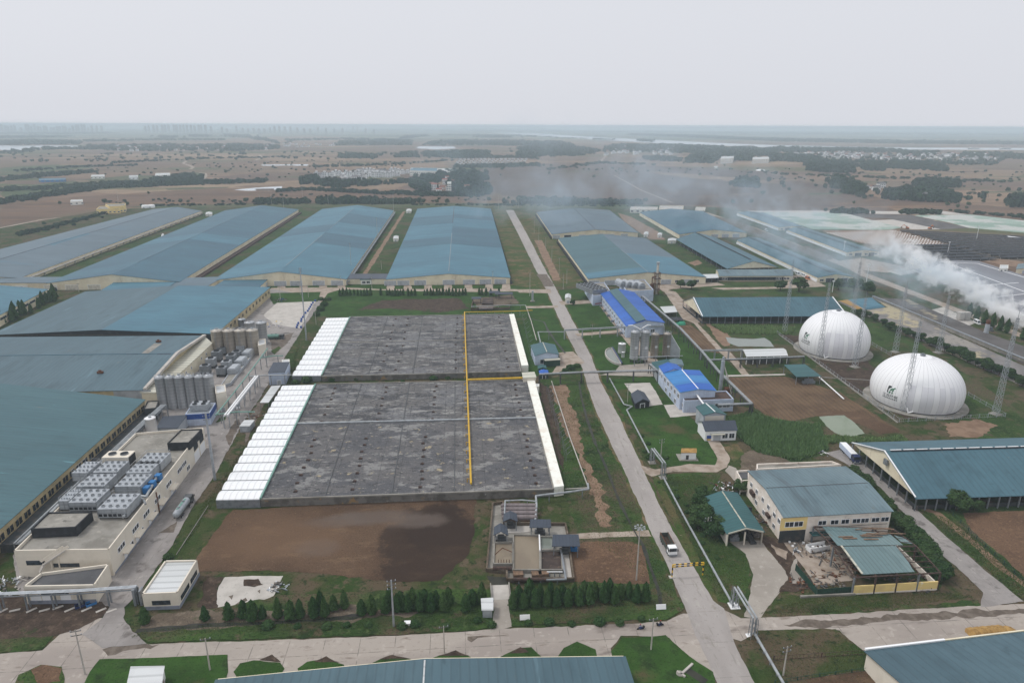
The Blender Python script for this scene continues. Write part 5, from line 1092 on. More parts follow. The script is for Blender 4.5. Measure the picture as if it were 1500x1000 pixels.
def chiller(label, px, py, lx, ly, h=3.4, nx=4, ny=3, vents=True, mat='galvanised'):
    p = P(px, py, 8); e = thing('roof_chiller', label, 'chiller', p, fb.rz, CHG)
    m = MB(); m.box(-lx/2, lx/2, 0, ly, .5, h); body = m.build('casing', mat, e)
    m = MB(); 
    for x in (-lx/2+.3, lx/2-.3):
        for y in (.3, ly-.3): m.box(x-.15, x+.15, y-.15, y+.15, 0, .5)
    m.box(-lx/2, lx/2, .2, .4, .35, .5); m.box(-lx/2, lx/2, ly-.4, ly-.2, .35, .5); m.build('base_frame', 'steel_dark', e)
    for i in range(nx):
        for j in range(ny):
            x, y = -lx/2+lx*(i+.5)/nx, ly*(j+.5)/ny; r = min(lx/nx, ly/ny)*.24
            o_ = MB().cyl((x, y, h), (x, y, h+.4), r, 12, caps=False).build('fan_ring', 'galvanised', body); MB().cyl((x, y, h+.25), (x, y, h+.3), r*.95, 12).build('fan_disc', 'steel_dark', body)
    if vents:
        n = 6
        for i in range(n):
            x = -lx/2+lx*(i+.5)/n; MB().box(x-lx/n*.36, x+lx/n*.36, -.06, .05, .9, h*.52).build('air_grille', 'wall_black', e)
    m = MB()
    for x in (-lx/2, 0, lx/2): m.box(x-.06, x+.06, -.09, -.01, .5, h)
    m.box(-lx/2, lx/2, -.09, -.01, h*.62, h*.62+.12); m.build('panel_seam', 'steel', e)
    m = MB()
    for x in (-lx/2+.1, lx/2-.1):
        for y in (.1, ly/2, ly-.1): m.beam((x, y, h), (x, y, h+1.1), .07)
        m.beam((x, .1, h+1.1), (x, ly-.1, h+1.1), .06)
    for y in (.1, ly-.1): m.beam((-lx/2, y, h+1.1), (lx/2, y, h+1.1), .06)
    m.build('guard_rail', 'galvanised', e)
    return e
for lb, x, y, lx, ly, v in (('nearest chiller with six dark grilles, right of the black box', 166, 760, 8.4, 9, 1), ('chiller with six dark grilles, just left of the nearest one', 123, 750, 8.2, 8, 1), ('plain narrow chiller at the left behind the grilled pair', 96, 748, 3, 7, 0),
    ('chiller in the second row at the blue valve side', 189, 726, 8, 8, 0), ('chiller in the second row on the hall side', 135, 726, 8.4, 8, 0), ('chiller in the third row at the blue valve side', 204, 706, 7.6, 8, 0), ('chiller in the third row on the hall side', 156, 705, 7.8, 8, 0), ('farthest grey chiller beside the large beige air handler', 219, 692, 8, 8, 0), ('low chiller tucked against the dark gallery edge', 119, 706, 5, 8, 0)):
    chiller(lb, x, y, lx, ly, vents=bool(v))
e = thing('air_handler', 'large beige air handling box with a black end grille on the chiller roof', 'air handler', P(171, 686, 8), fb.rz); m = MB(); m.box(-4.4, 4.4, 0, 5, .8, 4.2); bd = m.build('casing', 'wall_offwhite', e); MB().box(4.4, 4.5, .4, 4.6, 1.1, 3.9).build('end_grille', 'wall_black', e); m = MB(); m.box(-4.2, 4.2, .3, .6, 0, .8); m.box(-4.2, 4.2, 4.4, 4.7, 0, .8); m.build('base_frame', 'steel_dark', e)
for x in (-2, 2): MB().cyl((x, 2.5, 4.2), (x, 2.5, 4.6), 1.3, 14, caps=False).build('fan_ring', 'steel', bd); MB().cyl((x, 2.5, 4.22), (x, 2.5, 4.3), 1.25, 14).build('fan_disc', 'wall_black', bd)
for i, (x, y) in enumerate(((216, 722), (224, 714), (233, 704))):
    e = thing('valve_station', 'bright blue valve panel, %s of three along the chiller roof edge' % ('nearest', 'middle', 'farthest')[i], 'valve station', P(x, y, 8.1), fb.rz); MB().box(-.9, .9, -1, 1, .3, 2.4).build('panel', 'paint_cyanblue', e); MB().box(-1, 1, -1.1, 1.1, 0, .3).build('foot', 'steel_dark', e)
pipe('roof_pipe', 'thick grey chilled water pipe along the street edge of the chiller roof', [(180, 757), (206, 726), (214, 727), (232, 694)], [9.4, 9.4, 9.4, 9.8], .4, 'pipe_grey', 0)
pipe('roof_pipe', 'rust spotted pipe bending over the roof edge near the blue panels', [(150, 735), (205, 728), (211, 733), (213, 738)], [9.6, 9.6, 9.2, 8.6], .35, 'pipe_grey', 0)
# pipe bridge at the lower left
def rack(name, label, px, z, w, n, pipes, mat='steel', pm='pipe_grey', cat='pipe rack'):
    pts = [P(x, y, z) for x, y in px]; o = V((pts[0].x, pts[0].y, 0)); e = thing(name, label, cat, o)
    for a, b in zip(pts, pts[1:]):
        a, b = a-o, b-o; d = (b-a).normalized(); nn = V((-d.y, d.x, 0)); m = MB()
        for s_ in (-w/2, w/2): m.beam(a+nn*s_, b+nn*s_, .25)
        k = max(2, int((b-a).length/3))
        for i in range(k+1): q = a.lerp(b, i/k); m.beam(q-nn*w/2, q+nn*w/2, .15)
        m.build('deck_frame', mat, e)
        for j in range(pipes):
            s_ = -w/2+w*(j+.5)/pipes; MB().cyl(a+nn*s_+V((0, 0, .5)), b+nn*s_+V((0, 0, .5)), min(.42, w/pipes*.36), 8).build('pipe', pm, e)
        k = max(1, round((b-a).length/n))
        for i in range(k+1):
            q = a.lerp(b, i/k)
            for s_ in (-w/2, w/2): r = q+nn*s_; MB().box(r.x-.16, r.x+.16, r.y-.16, r.y+.16, 0, q.z).build('leg', mat, e)
    return e
rack('pipe_bridge', 'pale pipe bridge with white pipes crossing in front of the cream wing', [(-40, 873), (115, 867), (200, 861)], 4.6, 1.3, 7, 3, 'steel', 'galvanised')
MBp = P(205, 884); e = thing('gate_pillar', 'grey steel pillar pair at the end of the pale pipe bridge', 'pillar', MBp); MB().box(-1, -.4, -1, 1, 0, 5).box(.6, 1.1, -1, 1, 0, 4.6).build('pillar', 'steel', e)
rack('pipe_rack', 'grey roofed pipe rack running from the silos down to the chiller building', [(240, 594), (196, 634), (150, 684)], 7, 2.4, 9, 4, 'steel', 'pipe_grey')
gsd = B('shed', 'charcoal roofed pale shed between the front silos and the chiller building', 'shed', (230, 627), (259, 627), (274, 609), (240, 611), 4.6, hr=4.9, roof='mono', rmat='roof_charcoal', wall='wall_grey', over=.3); gsd.panel('side_door', 'f', .6, 3, .2, 3, 'frame_white')
pl = B('pump_building', 'dark open pump building at the silo foot with a flat grey top', 'pump building', (210, 600), (229, 598), (233, 587), (216, 588), 5.5, roof='flat', rmat='concrete_flat', wall='wall_dark', parapet=.3)
ct = B('cooling_tower', 'pale grey cooling tower block with blue band and two roof fans before the grey silos', 'cooling tower', (271, 607), (307, 605), (316, 590), (282, 591), 5.5, roof='flat', rmat='steel', wall='wall_paleblue', parapet=.15)
ct.panel('blue_band', 'f', .5, .98*(ct.c[1]-ct.c[0]).length, 3.2, 5.4, 'paint_blue', out=.1); ct.panel('blue_band', 'r', .5, .98*(ct.c[2]-ct.c[1]).length, 3.2, 5.4, 'paint_blue', out=.1)
p = (ct.c[0]+ct.c[2])/2; fanbox(ct.e, V((p.x, p.y, 5.5)), 7, 5, 2.6, 2, 2, 'galvanised', 'upper_box')
for lb, q, h_ in (('white boxy stair house right of the front silos', [(316, 577), (331, 574), (330, 563.5), (315, 565)], 9), ('white boxy stair house right of the rear silos', [(378, 507), (389, 504), (389, 496.5), (377.5, 498)], 7)):
    A_, B_, C_, D_ = q; c_ = B('stair_house', lb, 'building', A_, B_, C_, D_, h_, roof='flat', rmat='roof_white', wall='wall_offwhite', parapet=.3); c_.window('r', .5, 1.4, 3, 5); c_.door('f', .5, 1.4, 2.2)
wsl = B('weigh_house', 'white cabin with slate roof beside the west yard road', 'cabin', (393, 546), (417, 545), (424, 531), (401, 532), 6.5, hr=6.8, roof='mono', rmat='roof_charcoal', wall='wall_paleblue', over=.2); wsl.door('f', .6, 1.6, 2.4, 'door_grey'); wsl.window('r', .5, 2.4, 2, 3.6)
wsl2 = B('cabin', 'small white cube cabin behind the slate roofed weigh house', 'cabin', (413, 533), (424, 532.5), (424, 526), (413, 527), 5, roof='flat', rmat='roof_white', wall='wall_white', parapet=.1); wsl2.door('f', .5, 1.4, 2.2)
wcp = B('canopy', 'long low white canopy beside the covers below the slate roofed cabin', 'canopy', (381, 590), (393, 590), (411, 565), (398, 566), 3.6, hr=3.7, roof='mono', rmat='roof_white', walls='', over=.1)
wcp.posts('r', 5, 'steel', .15); wcp.posts('l', 5, 'steel', .15)
CGG = 'process coolers between the silo rows'
k_ = 0
for (x0, y0, x1, y1, n_) in ((326, 551, 362, 511, 6), (302, 548, 336, 511, 5)):
    for i in range(n_):
        t_ = i/(n_-1); p = P(x0+(x1-x0)*t_, y0+(y1-y0)*t_); e = thing('process_cooler', 'grey boxed cooler, %s from the near end of the %s row between the silos' % (od(i), 'yard side' if n_ == 6 else 'gallery side'), 'cooler', p, fb.rz, CGG)
        b_ = MB().box(-2.2, 2.2, -2, 2, 1.6, 5.4+.5*((i*7) % 3-1)).build('casing', ('steel', 'galvanised', 'steel')[i % 3], e); zt = 5.4+.5*((i*7) % 3-1)
        MB().cyl((0, 0, zt), (0, 0, zt+.5), 1.4, 12, caps=False).build('fan_ring', 'steel_dark', b_); MB().cyl((0, 0, zt+.02), (0, 0, zt+.1), 1.35, 12).build('fan_disc', 'wall_black', b_)
        for x in (-2, 2): MB().box(x-.15, x+.15, -1.9, 1.9, 0, 1.6).build('leg', 'steel_dark', e)
e = B('process_deck', 'concrete deck under the coolers between the two silo rows', 'deck', (322, 566), (338, 561), (376, 512), (358, 512), 1.5, roof='flat', rmat='concrete_flat', wall='wall_grey', parapet=.2)
for k in range(3):
    q = P(344+10*k, 548-12*k); e = thing('filter_house', 'low pale machine house, %s along the yard side of the coolers' % ('nearest', 'middle', 'farthest')[k], 'machine house', q, fb.rz); MB().box(-2, 2, -4, 4, 0, 4).box(-1.6, 1.6, -3.4, 3.4, 4, 4.4).build('body', 'wall_grey', e); MB().box(2, 2.1, -2, 0, .3, 2.4).build('door', 'door_grey', e)
rack('pipe_rack', 'pale pipe rack along the yard edge below the teal pipes', [(331, 610), (345, 592), (376, 552)], 5.5, 2.2, 9, 2, 'galvanised', 'paint_white')
pipe('teal_pipe', 'long teal pipe rising past the coolers on the yard side', [(316, 608), (340, 578), (375, 533), (392, 510)], 6.4, .28, 'pipe_teal', 8)
pipe('teal_pipe', 'teal pipe portal across the yard road at its near end', [(316, 607), (345, 603), (373, 603)], 6, .28, 'pipe_teal', 3)
pipe('teal_pipe', 'thin teal pipe portal across the yard road at its far end', [(381, 524), (400, 521), (415, 521)], 6, .25, 'pipe_teal', 2)
pipe('grey_pipe', 'pale pipe crossing from the coolers to the slate roofed cabin', [(365, 551), (392, 549.5), (427, 549)], 6, .3, 'pipe_grey', 3)
e = thing('transformer_box', 'pale grey transformer box at the near teal portal', 'transformer', P(363, 629), fb.rz); MB().box(-2, 2, -3, 3, 0, 2.8).build('body', 'wall_grey', e); MB().box(-2.1, 2.1, -3.1, 3.1, 2.8, 3).build('lid', 'roof_white', e); MB().box(-1, 1, -3.1, -3, .4, 2.2).build('door', 'door_grey', e)
wf = B('gatehouse', 'white flat roofed gatehouse with grey plinth beside the curved entry road', 'building', (208, 871), (260, 869), (289, 821), (242, 822), 4.8, roof='flat', rmat='roof_white', wall='wall_offwhite', parapet=.4, roofname='roof_deck')
wf.panel('front_window', 'f', .5, 4.6, 1.6, 2.9, 'glass'); wf.panel('side_window', 'r', .3, 5.5, 1.6, 3, 'glass'); wf.panel('side_window', 'r', .74, 4.5, 1.6, 3, 'glass')
for wl in 'fr': wf.panel('plinth', wl, .5, .995*(wf.w(wl)[1]-wf.w(wl)[0]).length, 0, 1.2, 'plinth_grey', out=.1)
sh = B('hut', 'small white hut with pale roof on the lawn at the bottom left', 'hut', (187, 1006), (235, 1003), (240, 978), (194, 979), 3, hr=3.5, roof='mono', rmat='roof_white', wall='paint_white', over=.3); sh.door('r', .5, 1.2, 2.1, 'rust')
gh = B('guard_hut', 'tiny guard hut with white tin roof beside the entry bridge', 'hut', (707, 893), (721, 893), (721, 877), (706, 878), 2.6, hr=2.9, roof='mono', rmat='roof_white', wall='paint_navy', over=.3); gh.panel('front_board', 'f', .5, 2.4, .2, 2.4, 'wall_grey')
# ------------------------------------------------------------------ sludge plant
spo = P(714, 842); spl = thing('sludge_plant', 'walled sludge treatment plant with open grey basins beside the bare field', 'treatment plant', spo)
lz = lambda x, y, z: P(x, y, z)-spo
poly_ = [(713, 838), (722, 741), (737, 739), (738, 770), (828, 771), (831, 785), (840, 852), (743, 853), (742, 840)]
pp = [lz(x, y, 0) for x, y in poly_]
for a, b in zip(pp, pp[1:]+pp[:1]): MB().beam(a+V((0, 0, .7)), b+V((0, 0, .7)), .5, 1.5).build('wall', 'soil_grey', spl)
MB().prism([(p.x, p.y) for p in pp], .05, .4).build('floor', 'concrete_flat', spl, recalc=True)
def basin(q, mat, z=1.0, name='basin'):
    c = [lz(x, y, z) for x, y in q]; MB().poly(c).build(name, mat, spl)
    m = MB()
    for a, b in zip(c, c[1:]+c[:1]): m.beam(a, b, .4, 1.2)
    m.build('basin_wall', 'concrete_flat', spl)
basin([(723, 827), (751, 827), (751, 795), (724, 796)], 'sludge'); basin([(752, 836), (791, 836), (790, 785), (752, 784)], 'sludge'); basin([(792, 806), (811, 806), (810, 787), (791, 787)], 'water'); basin([(792, 836), (824, 836), (822, 807), (792, 807)], 'sludge_dark')
MB().prism([(p.x, p.y) for p in [lz(x, y, 0) for x, y in [(732, 783), (776, 781), (776, 772), (735, 773)]]], .4, .55).build('stained_slab', 'concrete_light', spl, recalc=True)
MB().prism([(p.x, p.y) for p in [lz(x, y, 0) for x, y in [(738, 771), (776, 770), (776, 758), (740, 758)]]], .4, .56).build('rusty_slab', 'track_dirt', spl, recalc=True)
MB().prism([(p.x, p.y) for p in [lz(x, y, 0) for x, y in [(826, 850), (838, 850), (830, 790), (824, 790)]]], .4, .55).build('stained_slab', 'concrete_light', spl, recalc=True)
for i, y in enumerate((740.5, 746, 751.5, 757.5)):
    a, b = P(737+.5*i, y, 2), P(784, y, 2); e = thing('pressure_vessel', 'grey mauve lying vessel, %s from the back on the plant cradle' % od(i), 'vessel', (a+b)/2, atan2(b.y-a.y, b.x-a.x), 'lying vessels of the sludge plant'); l = (b-a).length/2; e.location.z = 0
    m = MB(); m.cyl((-l, 0, 2), (l, 0, 2), .85, 14); m.ball((-l, 0, 2), .84, 10, 6); m.ball((l, 0, 2), .84, 10, 6); m.build('shell', 'pipe_mauve', e, smooth=False)
    for x in (-l*.7, 0, l*.7): MB().box(x-.2, x+.2, -.7, .7, 0, 1.4).build('cradle', 'concrete_flat', e)
    MB().cyl((-l-.7, 0, 2), (-l, 0, 2), .45, 8).build('flange', 'steel_dark', e)
def spcan(label, A_, B_, C_, D_, he, apex, roof='gable_y'):
    c_ = B('canopy', label, 'canopy', A_, B_, C_, D_, he, apex=apex, hr=he+.5 if apex is None else None, roof=roof, rmat='roof_charcoal', walls='', over=.3)
    for wl, t_ in (('f', .04), ('f', .96), ('b', .04), ('b', .96)):
        p, _, _ = c_.at(wl, t_, 0); MB().box(p.x-.12, p.x+.12, p.y-.12, p.y+.12, 0, he).build('post', 'steel', c_.e)
    p, _, _ = c_.at('f', .5, 0, -2); MB().box(-1.6, 1.6, -1, 1, 0, 1.5).cyl((-1, 0, 2), (1, 0, 2), .6).build('machine', 'steel_dark', c_.e, loc=p)
    return c_
spcan('slate gabled canopy next to the lying vessels', (738, 763), (757, 763), (756, 753), (739, 753), 3.8, (747, 759)); spcan('slate gabled canopy at the west wall of the sludge plant', (724, 783), (743.5, 783), (742, 772), (725, 772), 3.8, (733, 778))
spcan('flat slate canopy behind the open sludge basin', (777, 772), (806, 772), (805, 763), (778, 763), 4, None, 'mono'); spcan('flat slate canopy at the east side over the blue pumps', (810, 799.5), (848, 799.5), (846, 785), (811, 785.5), 4, None, 'mono')
for lb, pts_, z_, r_, mt in (('white pipe along the basin divider in the sludge plant', [(790, 783), (791, 806)], 2.2, .22, 'paint_white'), ('rusty thick pipe along the front of the sludge plant', [(752, 848), (800, 848)], 1.6, .5, 'rust_dark'), ('grey pipe at the east edge of the dark basin', [(822, 806), (829, 848), (800, 849)], 1.6, .3, 'steel'), ('rust brown low pipe before the small basin', [(722, 832), (750, 832)], 1.4, .6, 'rust_dark'), ('white rail pipe over the dark basin front', [(801, 837), (824, 837)], 2.0, .14, 'paint_white'),
                             ('grey header pipe from the tank to the lying vessels', [(784, 762), (786, 740), (785, 726), (800, 724), (835, 720), (862, 716), (861, 708)], [2, 2.4, 3.4, 3, 3, 3, 3], .35, 'pipe_grey'), ('grey pipe frame behind the lying vessels', [(739, 752), (740, 733), (765, 732), (786, 734)], 3, .25, 'pipe_grey')):
    pipe('plant_pipe', lb, pts_, z_, r_, mt, 3)
m = MB(); q = [lz(725, 812, 2.4), lz(736, 802, 3.2), lz(750, 808, 2.4)]; m.tube(q, .12); m.build('rust_rail', 'rust', spl)
for k, (x, y) in enumerate([(759, 842), (786, 842), (796, 841)]): MB().box(-1.4, 1.4, -1.1, 1.1, 0, .9).build('timber_cover', 'timber', spl, loc=lz(x, y, .4))
for k in range(5): p = lz(730+4*k, 826, 1); MB().beam(p, p+V((0, 0, 1.6)), .18).build('rust_post', 'rust', spl)
for x, y in ((836, 806), (842, 806)): MB().box(-.9, .9, -.9, .9, 0, 1.4).cyl((0, 0, 1.4), (0, 0, 2), .5, 8).build('pump', 'paint_cyanblue', spl, loc=lz(x, y, 0))
sp2 = thing('sludge_plant', 'far small sludge plant with dark canopies behind the rear digester', 'treatment plant', P(692, 452)); q0 = P(692, 452)
for a, b in (((690, 453), (746, 452)), ((746, 452), (746, 440)), ((690, 453), (693, 440))): MB().beam(P(*a, 1)-q0, P(*b, 1)-q0, .5, 2).build('wall', 'soil_grey', sp2)
MB().prism([(p.x, p.y) for p in [P(x, y)-q0 for x, y in [(706, 447), (722, 447), (722, 439), (708, 439)]]], .2, 1.2).build('basin', 'sludge_dark', sp2, recalc=True)
for x, y, l in ((698, 444, 3.4), (738, 437, 6.5), (724, 435, 4)): m = MB(); m.slab([(-l, -2, 3.6), (l, -2, 3.6), (l, 2, 4.2), (-l, 2, 4.2)], .2); m.box(-l*.9, -l*.9+.3, -1.8, -1.5, 0, 3.5); m.box(l*.9-.3, l*.9, -1.8, -1.5, 0, 3.5); m.build('canopy_roof', 'roof_charcoal', sp2, loc=P(x, y)-q0)
MB().cyl(P(702, 452, 1.6)-q0, P(722, 451.5, 1.6)-q0, .9, 10).build('vessel', 'pipe_mauve', sp2)
# ------------------------------------------------------------------ gas domes
def fit_dome(x0, x1, yt, yb):
    c = P((x0+x1)/2, yb-12); Rr = (x1-x0)/2*mpp(c); b = .62*Rr; kz = .42
    for _ in range(40):
        xs = []; ys = []
        for i in range(72):
            for j in range(25):
                z = -kz*b+(1+kz)*b*j/24; r = Rr*sqrt(max(0, 1-(z/b)**2)); q = pxof(V((c.x+r*cos(i*pi/36), c.y+r*sin(i*pi/36), z+kz*b))); xs.append(q[0]); ys.append(q[1])
        s_ = mpp(c); ex = (x0+x1)/2-(min(xs)+max(xs))/2; Rr *= 1+.8*((x1-x0)/(max(xs)-min(xs))-1)
        c = c+V((ex*s_, 0, 0)); eb = yb-max(ys); c = c+V((0, -eb*s_*2.0*.7, 0)); et = min(ys)-yt; b *= 1+.5*et/(max(ys)-min(ys))
    return c, Rr, b, kz*b
mk('dome_skin', S(212, 211, 212), [(S(206, 205, 206), .05, .4, .6), (S(196, 193, 190), .25, .64, .85, (1, 1, .15))], .5)
mk('dome_panel', S(224, 223, 226), rough=.5)
def textmesh(body, size):
    cu = bpy.data.curves.new('lettering', 'FONT'); cu.body = body; cu.size = size; cu.align_x = 'CENTER'; cu.resolution_u = 2
    o = bpy.data.objects.new('lettering', cu); COL.objects.link(o); dg = bpy.context.evaluated_depsgraph_get(); me = bpy.data.meshes.new_from_object(o.evaluated_get(dg))
    bpy.data.objects.remove(o); return me
def dome(label, x0, x1, yt, yb, logo=None):
    c, Rr, b, zc = fit_dome(x0, x1, yt, yb); e = thing('gas_dome', label, 'gas holder', c); n = 96; m = 28
    prof = []
    for j in range(m+1):
        z = -zc+(b+zc)*(1-(1-j/m)**1.6); prof.append((max(.05, Rr*sqrt(max(0, 1-(z/b)**2))), z+zc))
    mb = MB(); mb.lathe((0, 0, 0), prof, n); o = mb.build('skin', ['dome_skin', 'dome_panel'], e, smooth=True, recalc=True)
    for p_ in o.data.polygons:
        a = atan2(p_.center.y, p_.center.x); k = int((a+pi)/(2*pi)*48)
        if k in (6, 8, 9, 11, 13) and p_.center.z < b+zc-9: p_.material_index = 1
    def surf(az, z, off=.06):
        r = Rr*sqrt(max(0, 1-((z-zc)/b)**2)); nn = V((cos(az)*r/Rr**2, sin(az)*r/Rr**2, (z-zc)/b**2)).normalized(); return V((r*cos(az), r*sin(az), z))+nn*off
    sm = MB()
    for k in range(48):
        a = 2*pi*k/48; pts = [surf(a, .2+(b+zc-.5)*(1-(1-j/16)**1.6), .02) for j in range(17)]
        for p, q in zip(pts, pts[1:]): sm.beam(p, q, .09, .03)
    s_o = sm.build('seam', 'dome_seam', e)
    MB().cyl((0, 0, b+zc-.3), (0, 0, b+zc+.7), 1.1, 10).cyl((0, 0, b+zc+.7), (0, 0, b+zc+1.1), .6, 8).build('top_valve', 'steel', e)
    MB().lathe((0, 0, 0), [(Rr*1.12, -.05), (Rr*1.12, .5), (Rr*.86, .55), (Rr*.84, .05)], 64).build('foundation', 'concrete_flat', e)
    MB().lathe((0, 0, 0), [(prof[0][0]+.5, .5), (prof[0][0]+.5, .9), (prof[0][0]-.6, .95)], 64).build('anchor_ring', 'steel_dark', e)
    if logo:
        az0, z0, sc_ = logo
        def wrap(me, name, mat, dv=0):
            for v in me.vertices:
                az = az0+(v.co.x*sc_)/(Rr*.93); q = surf(az, z0+(v.co.y+dv)*sc_*.93, .09); v.co = q
            me.materials.clear(); me.materials.append(MAT[mat]); oo = bpy.data.objects.new(name, me); COL.objects.link(oo); oo.parent = e; return oo
        wrap(textmesh('江苏环保', 1.75), 'lettering', 'logo_black'); 
        def quadm(qs, name, mat):
            mm = MB()
            for q in qs:
                N_ = 4; rows = []
                for j in range(N_+1):
                    l = V((*q[0], 0)).lerp(V((*q[3], 0)), j/N_); r = V((*q[1], 0)).lerp(V((*q[2], 0)), j/N_); rows += [l, r]
                mm.add(rows, [(2*j, 2*j+1, 2*j+3, 2*j+2) for j in range(N_)])
            return wrap(mm.mesh(name, mat), name, mat)
        quadm([((-1.6, 2.0), (-1.1, 2.0), (-1.1, 4.2), (-1.6, 4.2)), ((-1.6, 4.2), (-1.1, 3.9), (.2, 5.4), (-.7, 5.6)), ((-1.6, 4.2), (-1.1, 4.2), (-.7, 5.5), (-1.5, 5.5))], 'emblem_stroke', 'logo_black')
        quadm([((-.6, 3.3), (-.2, 3.2), (1.9, 4.9), (1.5, 5.3)), ((-.6, 3.3), (.3, 3.5), (1.0, 4.5), (.2, 4.6)), ((.4, 3.1), (.8, 2.9), (1.4, 4.0), (1.0, 4.1)), ((-.9, 1.9), (-.1, 1.9), (.1, 3.0), (-.4, 2.9)), ((.4, 1.9), (1.0, 1.9), (1.1, 2.8), (.7, 2.8))], 'emblem_leaf', 'logo_green')
        quadm([((-3.4+.78*k, -.95), (-3.4+.78*k+.52, -.95), (-3.4+.78*k+.52, -.5), (-3.4+.78*k, -.5)) for k in range(9)], 'small_lettering', 'logo_black')
    a = -pi/2-.75; p = V((Rr*1.02*cos(a), Rr*1.02*sin(a), 0)); MB().tube([p+V((0, 0, 3)), p+V((.4, -.6, 1)), p+V((2.4, -.8, 1.6))], .3).build('inlet_pipe', 'paint_white', e)
    return c, Rr
mk('dome_seam', S(186, 184, 186), rough=.6)
dc2, dr2 = dome('nearer white membrane gas dome with a green leaf emblem and lettering', 1274, 1415.5, 517, 609.5, (math.radians(-157), 5.6, .95))
dc1, dr1 = dome('farther white membrane gas dome with a green leaf emblem near its left rim', 1170, 1276, 453.5, 528, (math.radians(-172), 6.6, 1.0))
# lattice lightning masts
MG = 'lattice lightning masts round the gas domes'
def mast(label, px, pyb, pyt):
    p = P(px, pyb); h = hat(p, pyt); e = thing('lightning_mast', label, 'mast', p, .3, MG); m = MB(); w0, w1_ = 1.05, .4; n = int(h/2.4)
    cor = lambda k, i: V((((-1, -1), (1, -1), (1, 1), (-1, 1))[k % 4][0]*(w0+(w1_-w0)*i/n), ((-1, -1), (1, -1), (1, 1), (-1, 1))[k % 4][1]*(w0+(w1_-w0)*i/n), h*i/n))
    for k in range(4):
        m.beam(cor(k, 0), cor(k, n), .11)
        for i in range(n): m.beam(cor(k, i), cor(k+1, i+1), .065); m.beam(cor(k+1, i), cor(k, i+1), .065)
    m.build('lattice', 'galvanised', e); MB().beam((0, 0, h-1), (0, 0, h+3), .12).build('rod', 'steel', e); MB().box(-2, 2, -2, 2, 0, .4).build('footing', 'concrete_flat', e)
    return e
for lb, x, yb, yt in (('lattice mast in front of the cow barn, left of the farther dome', 1149, 487, 388), ('lattice mast standing against the left half of the farther dome', 1199.5, 525, 414), ('lattice mast at the right rim of the farther dome', 1252, 538, 436), ('lattice mast behind the hedge between the two domes', 1311, 516, 418), ('lattice mast crossing the front of the nearer dome', 1323, 604.5, 470), ('lattice mast rising from the hedge above the nearer dome', 1374, 517, 432), ('lattice mast at the far right fence corner', 1458, 607, 465), ('lattice mast hidden at its foot by the farther dome', 1247, 472, 384)):
    mast(lb, x, yb, yt)
def fence(name, label, px, h, post, mat, bar=.08, panel=None, cat='fence', z0=0):
    pts = [P(x, y) for x, y in px]; o = pts[0].copy(); e = thing(name, label, cat, o); m = MB(); pm = MB(); ps = []
    for a, b in zip(pts, pts[1:]):
        a, b = a-o, b-o; L = (b-a).length; k = max(1, int(L/post))
        for zz in (h*.3, h*.95): m.beam(a+V((0, 0, zz)), b+V((0, 0, zz)), bar*.8)
        kk = int(L/.9)
        for i in range(kk): q = a.lerp(b, i/kk); m.beam(q+V((0, 0, h*.1)), q+V((0, 0, h)), bar*.5)
        for i in range(k): ps.append(a.lerp(b, i/k))
        if panel: pm.beam(a+V((0, 0, h*.5)), b+V((0, 0, h*.5)), .06, h)
    ps.append(pts[-1]-o)
    m.build('rails', mat, e)
    if panel: pm.build('panel', panel, e)
    for q in ps[:90]: MB().box(q.x-.1, q.x+.1, q.y-.1, q.y+.1, 0, h+.1).build('post', mat, e)
    return e
fence('railing_fence', 'pale railing fence round the two gas domes', [(1305, 522), (1277, 506)], 2.0, 4, 'galvanised'); 
fence('railing_fence', 'long pale railing fence running in front of both gas domes', [(1138, 489), (1200, 534), (1250, 571), (1317, 619), (1472, 611), (1418, 580)], 2.0, 4, 'galvanised')
for lb, a, b in (('low concrete kerb wall along the front railing of the domes', (1140, 490), (1315, 620)), ('low kerb wall from the dome railing toward the teal canopy', (1180, 552), (1275, 558))):
    pa, pb = P(*a), P(*b); e = thing('kerb_wall', lb, 'wall', pa); MB().beam(V((0, 0, .3)), pb-pa+V((0, 0, .3)), .5, .6).build('wall', 'concrete_flat', e)
# ------------------------------------------------------------------ lower right buildings
bw = B('workshop', 'old white two storey workshop with pale metal roof and peeling walls', 'building', (1149, 757), (1306, 748), (1238, 684), (1097, 690.5), 9, hr=10.6, roof='gable_x', rmat='roof_pale', wall='wall_old', over=.5)
bw.cap('steel_dark', .25, lift=.2); bw.rowwin('f', [.36, .475, .575, .68, .76, .86, .95], 2.4, 5.6, 7.0)
bw.panel('yellow_panel', 'f', .095, 8.4, 4.4, 8.7, 'wall_yellow', out=.05, depth=.04); bw.rowwin('f', [.055, .14], 2.6, 5.6, 7.2); bw.panel('gate_opening', 'f', .095, 8.2, .1, 4.3, 'wall_dark', out=.06, depth=.05)
bw.rowwin('l', [.12, .28, .46, .62, .78, .9], 1.6, 5.2, 6.6); bw.rowwin('l', [.3, .52, .8], 1.6, 1.6, 3.0); bw.panel('wall_cabinet', 'l', .2, 3, 3.4, 4.8, 'rust_dark', out=.9, depth=.8); bw.panel('wall_cabinet', 'l', .66, 2.4, 3.2, 4.2, 'rust_dark', out=.9, depth=.8)
bw.panel('door_hood', 'f', .34, 6, 3.2, 3.5, 'roof_green', out=2.2, depth=2.1); bw.panel('door_hood', 'f', .5, 5, 3.3, 3.6, 'roof_green', out=2.0, depth=1.9); bw.panel('stain_band', 'f', .66, 22, 4.6, 4.75, 'rust_dark', out=.04, depth=.02)
bwb = B('rear_annex', 'grey walled flat annex behind the white workshop', 'annex', (1109, 689), (1232, 682), (1218, 677), (1108, 681), 5, roof='flat', rmat='concrete_flat', wall='wall_old', parapet=.6)
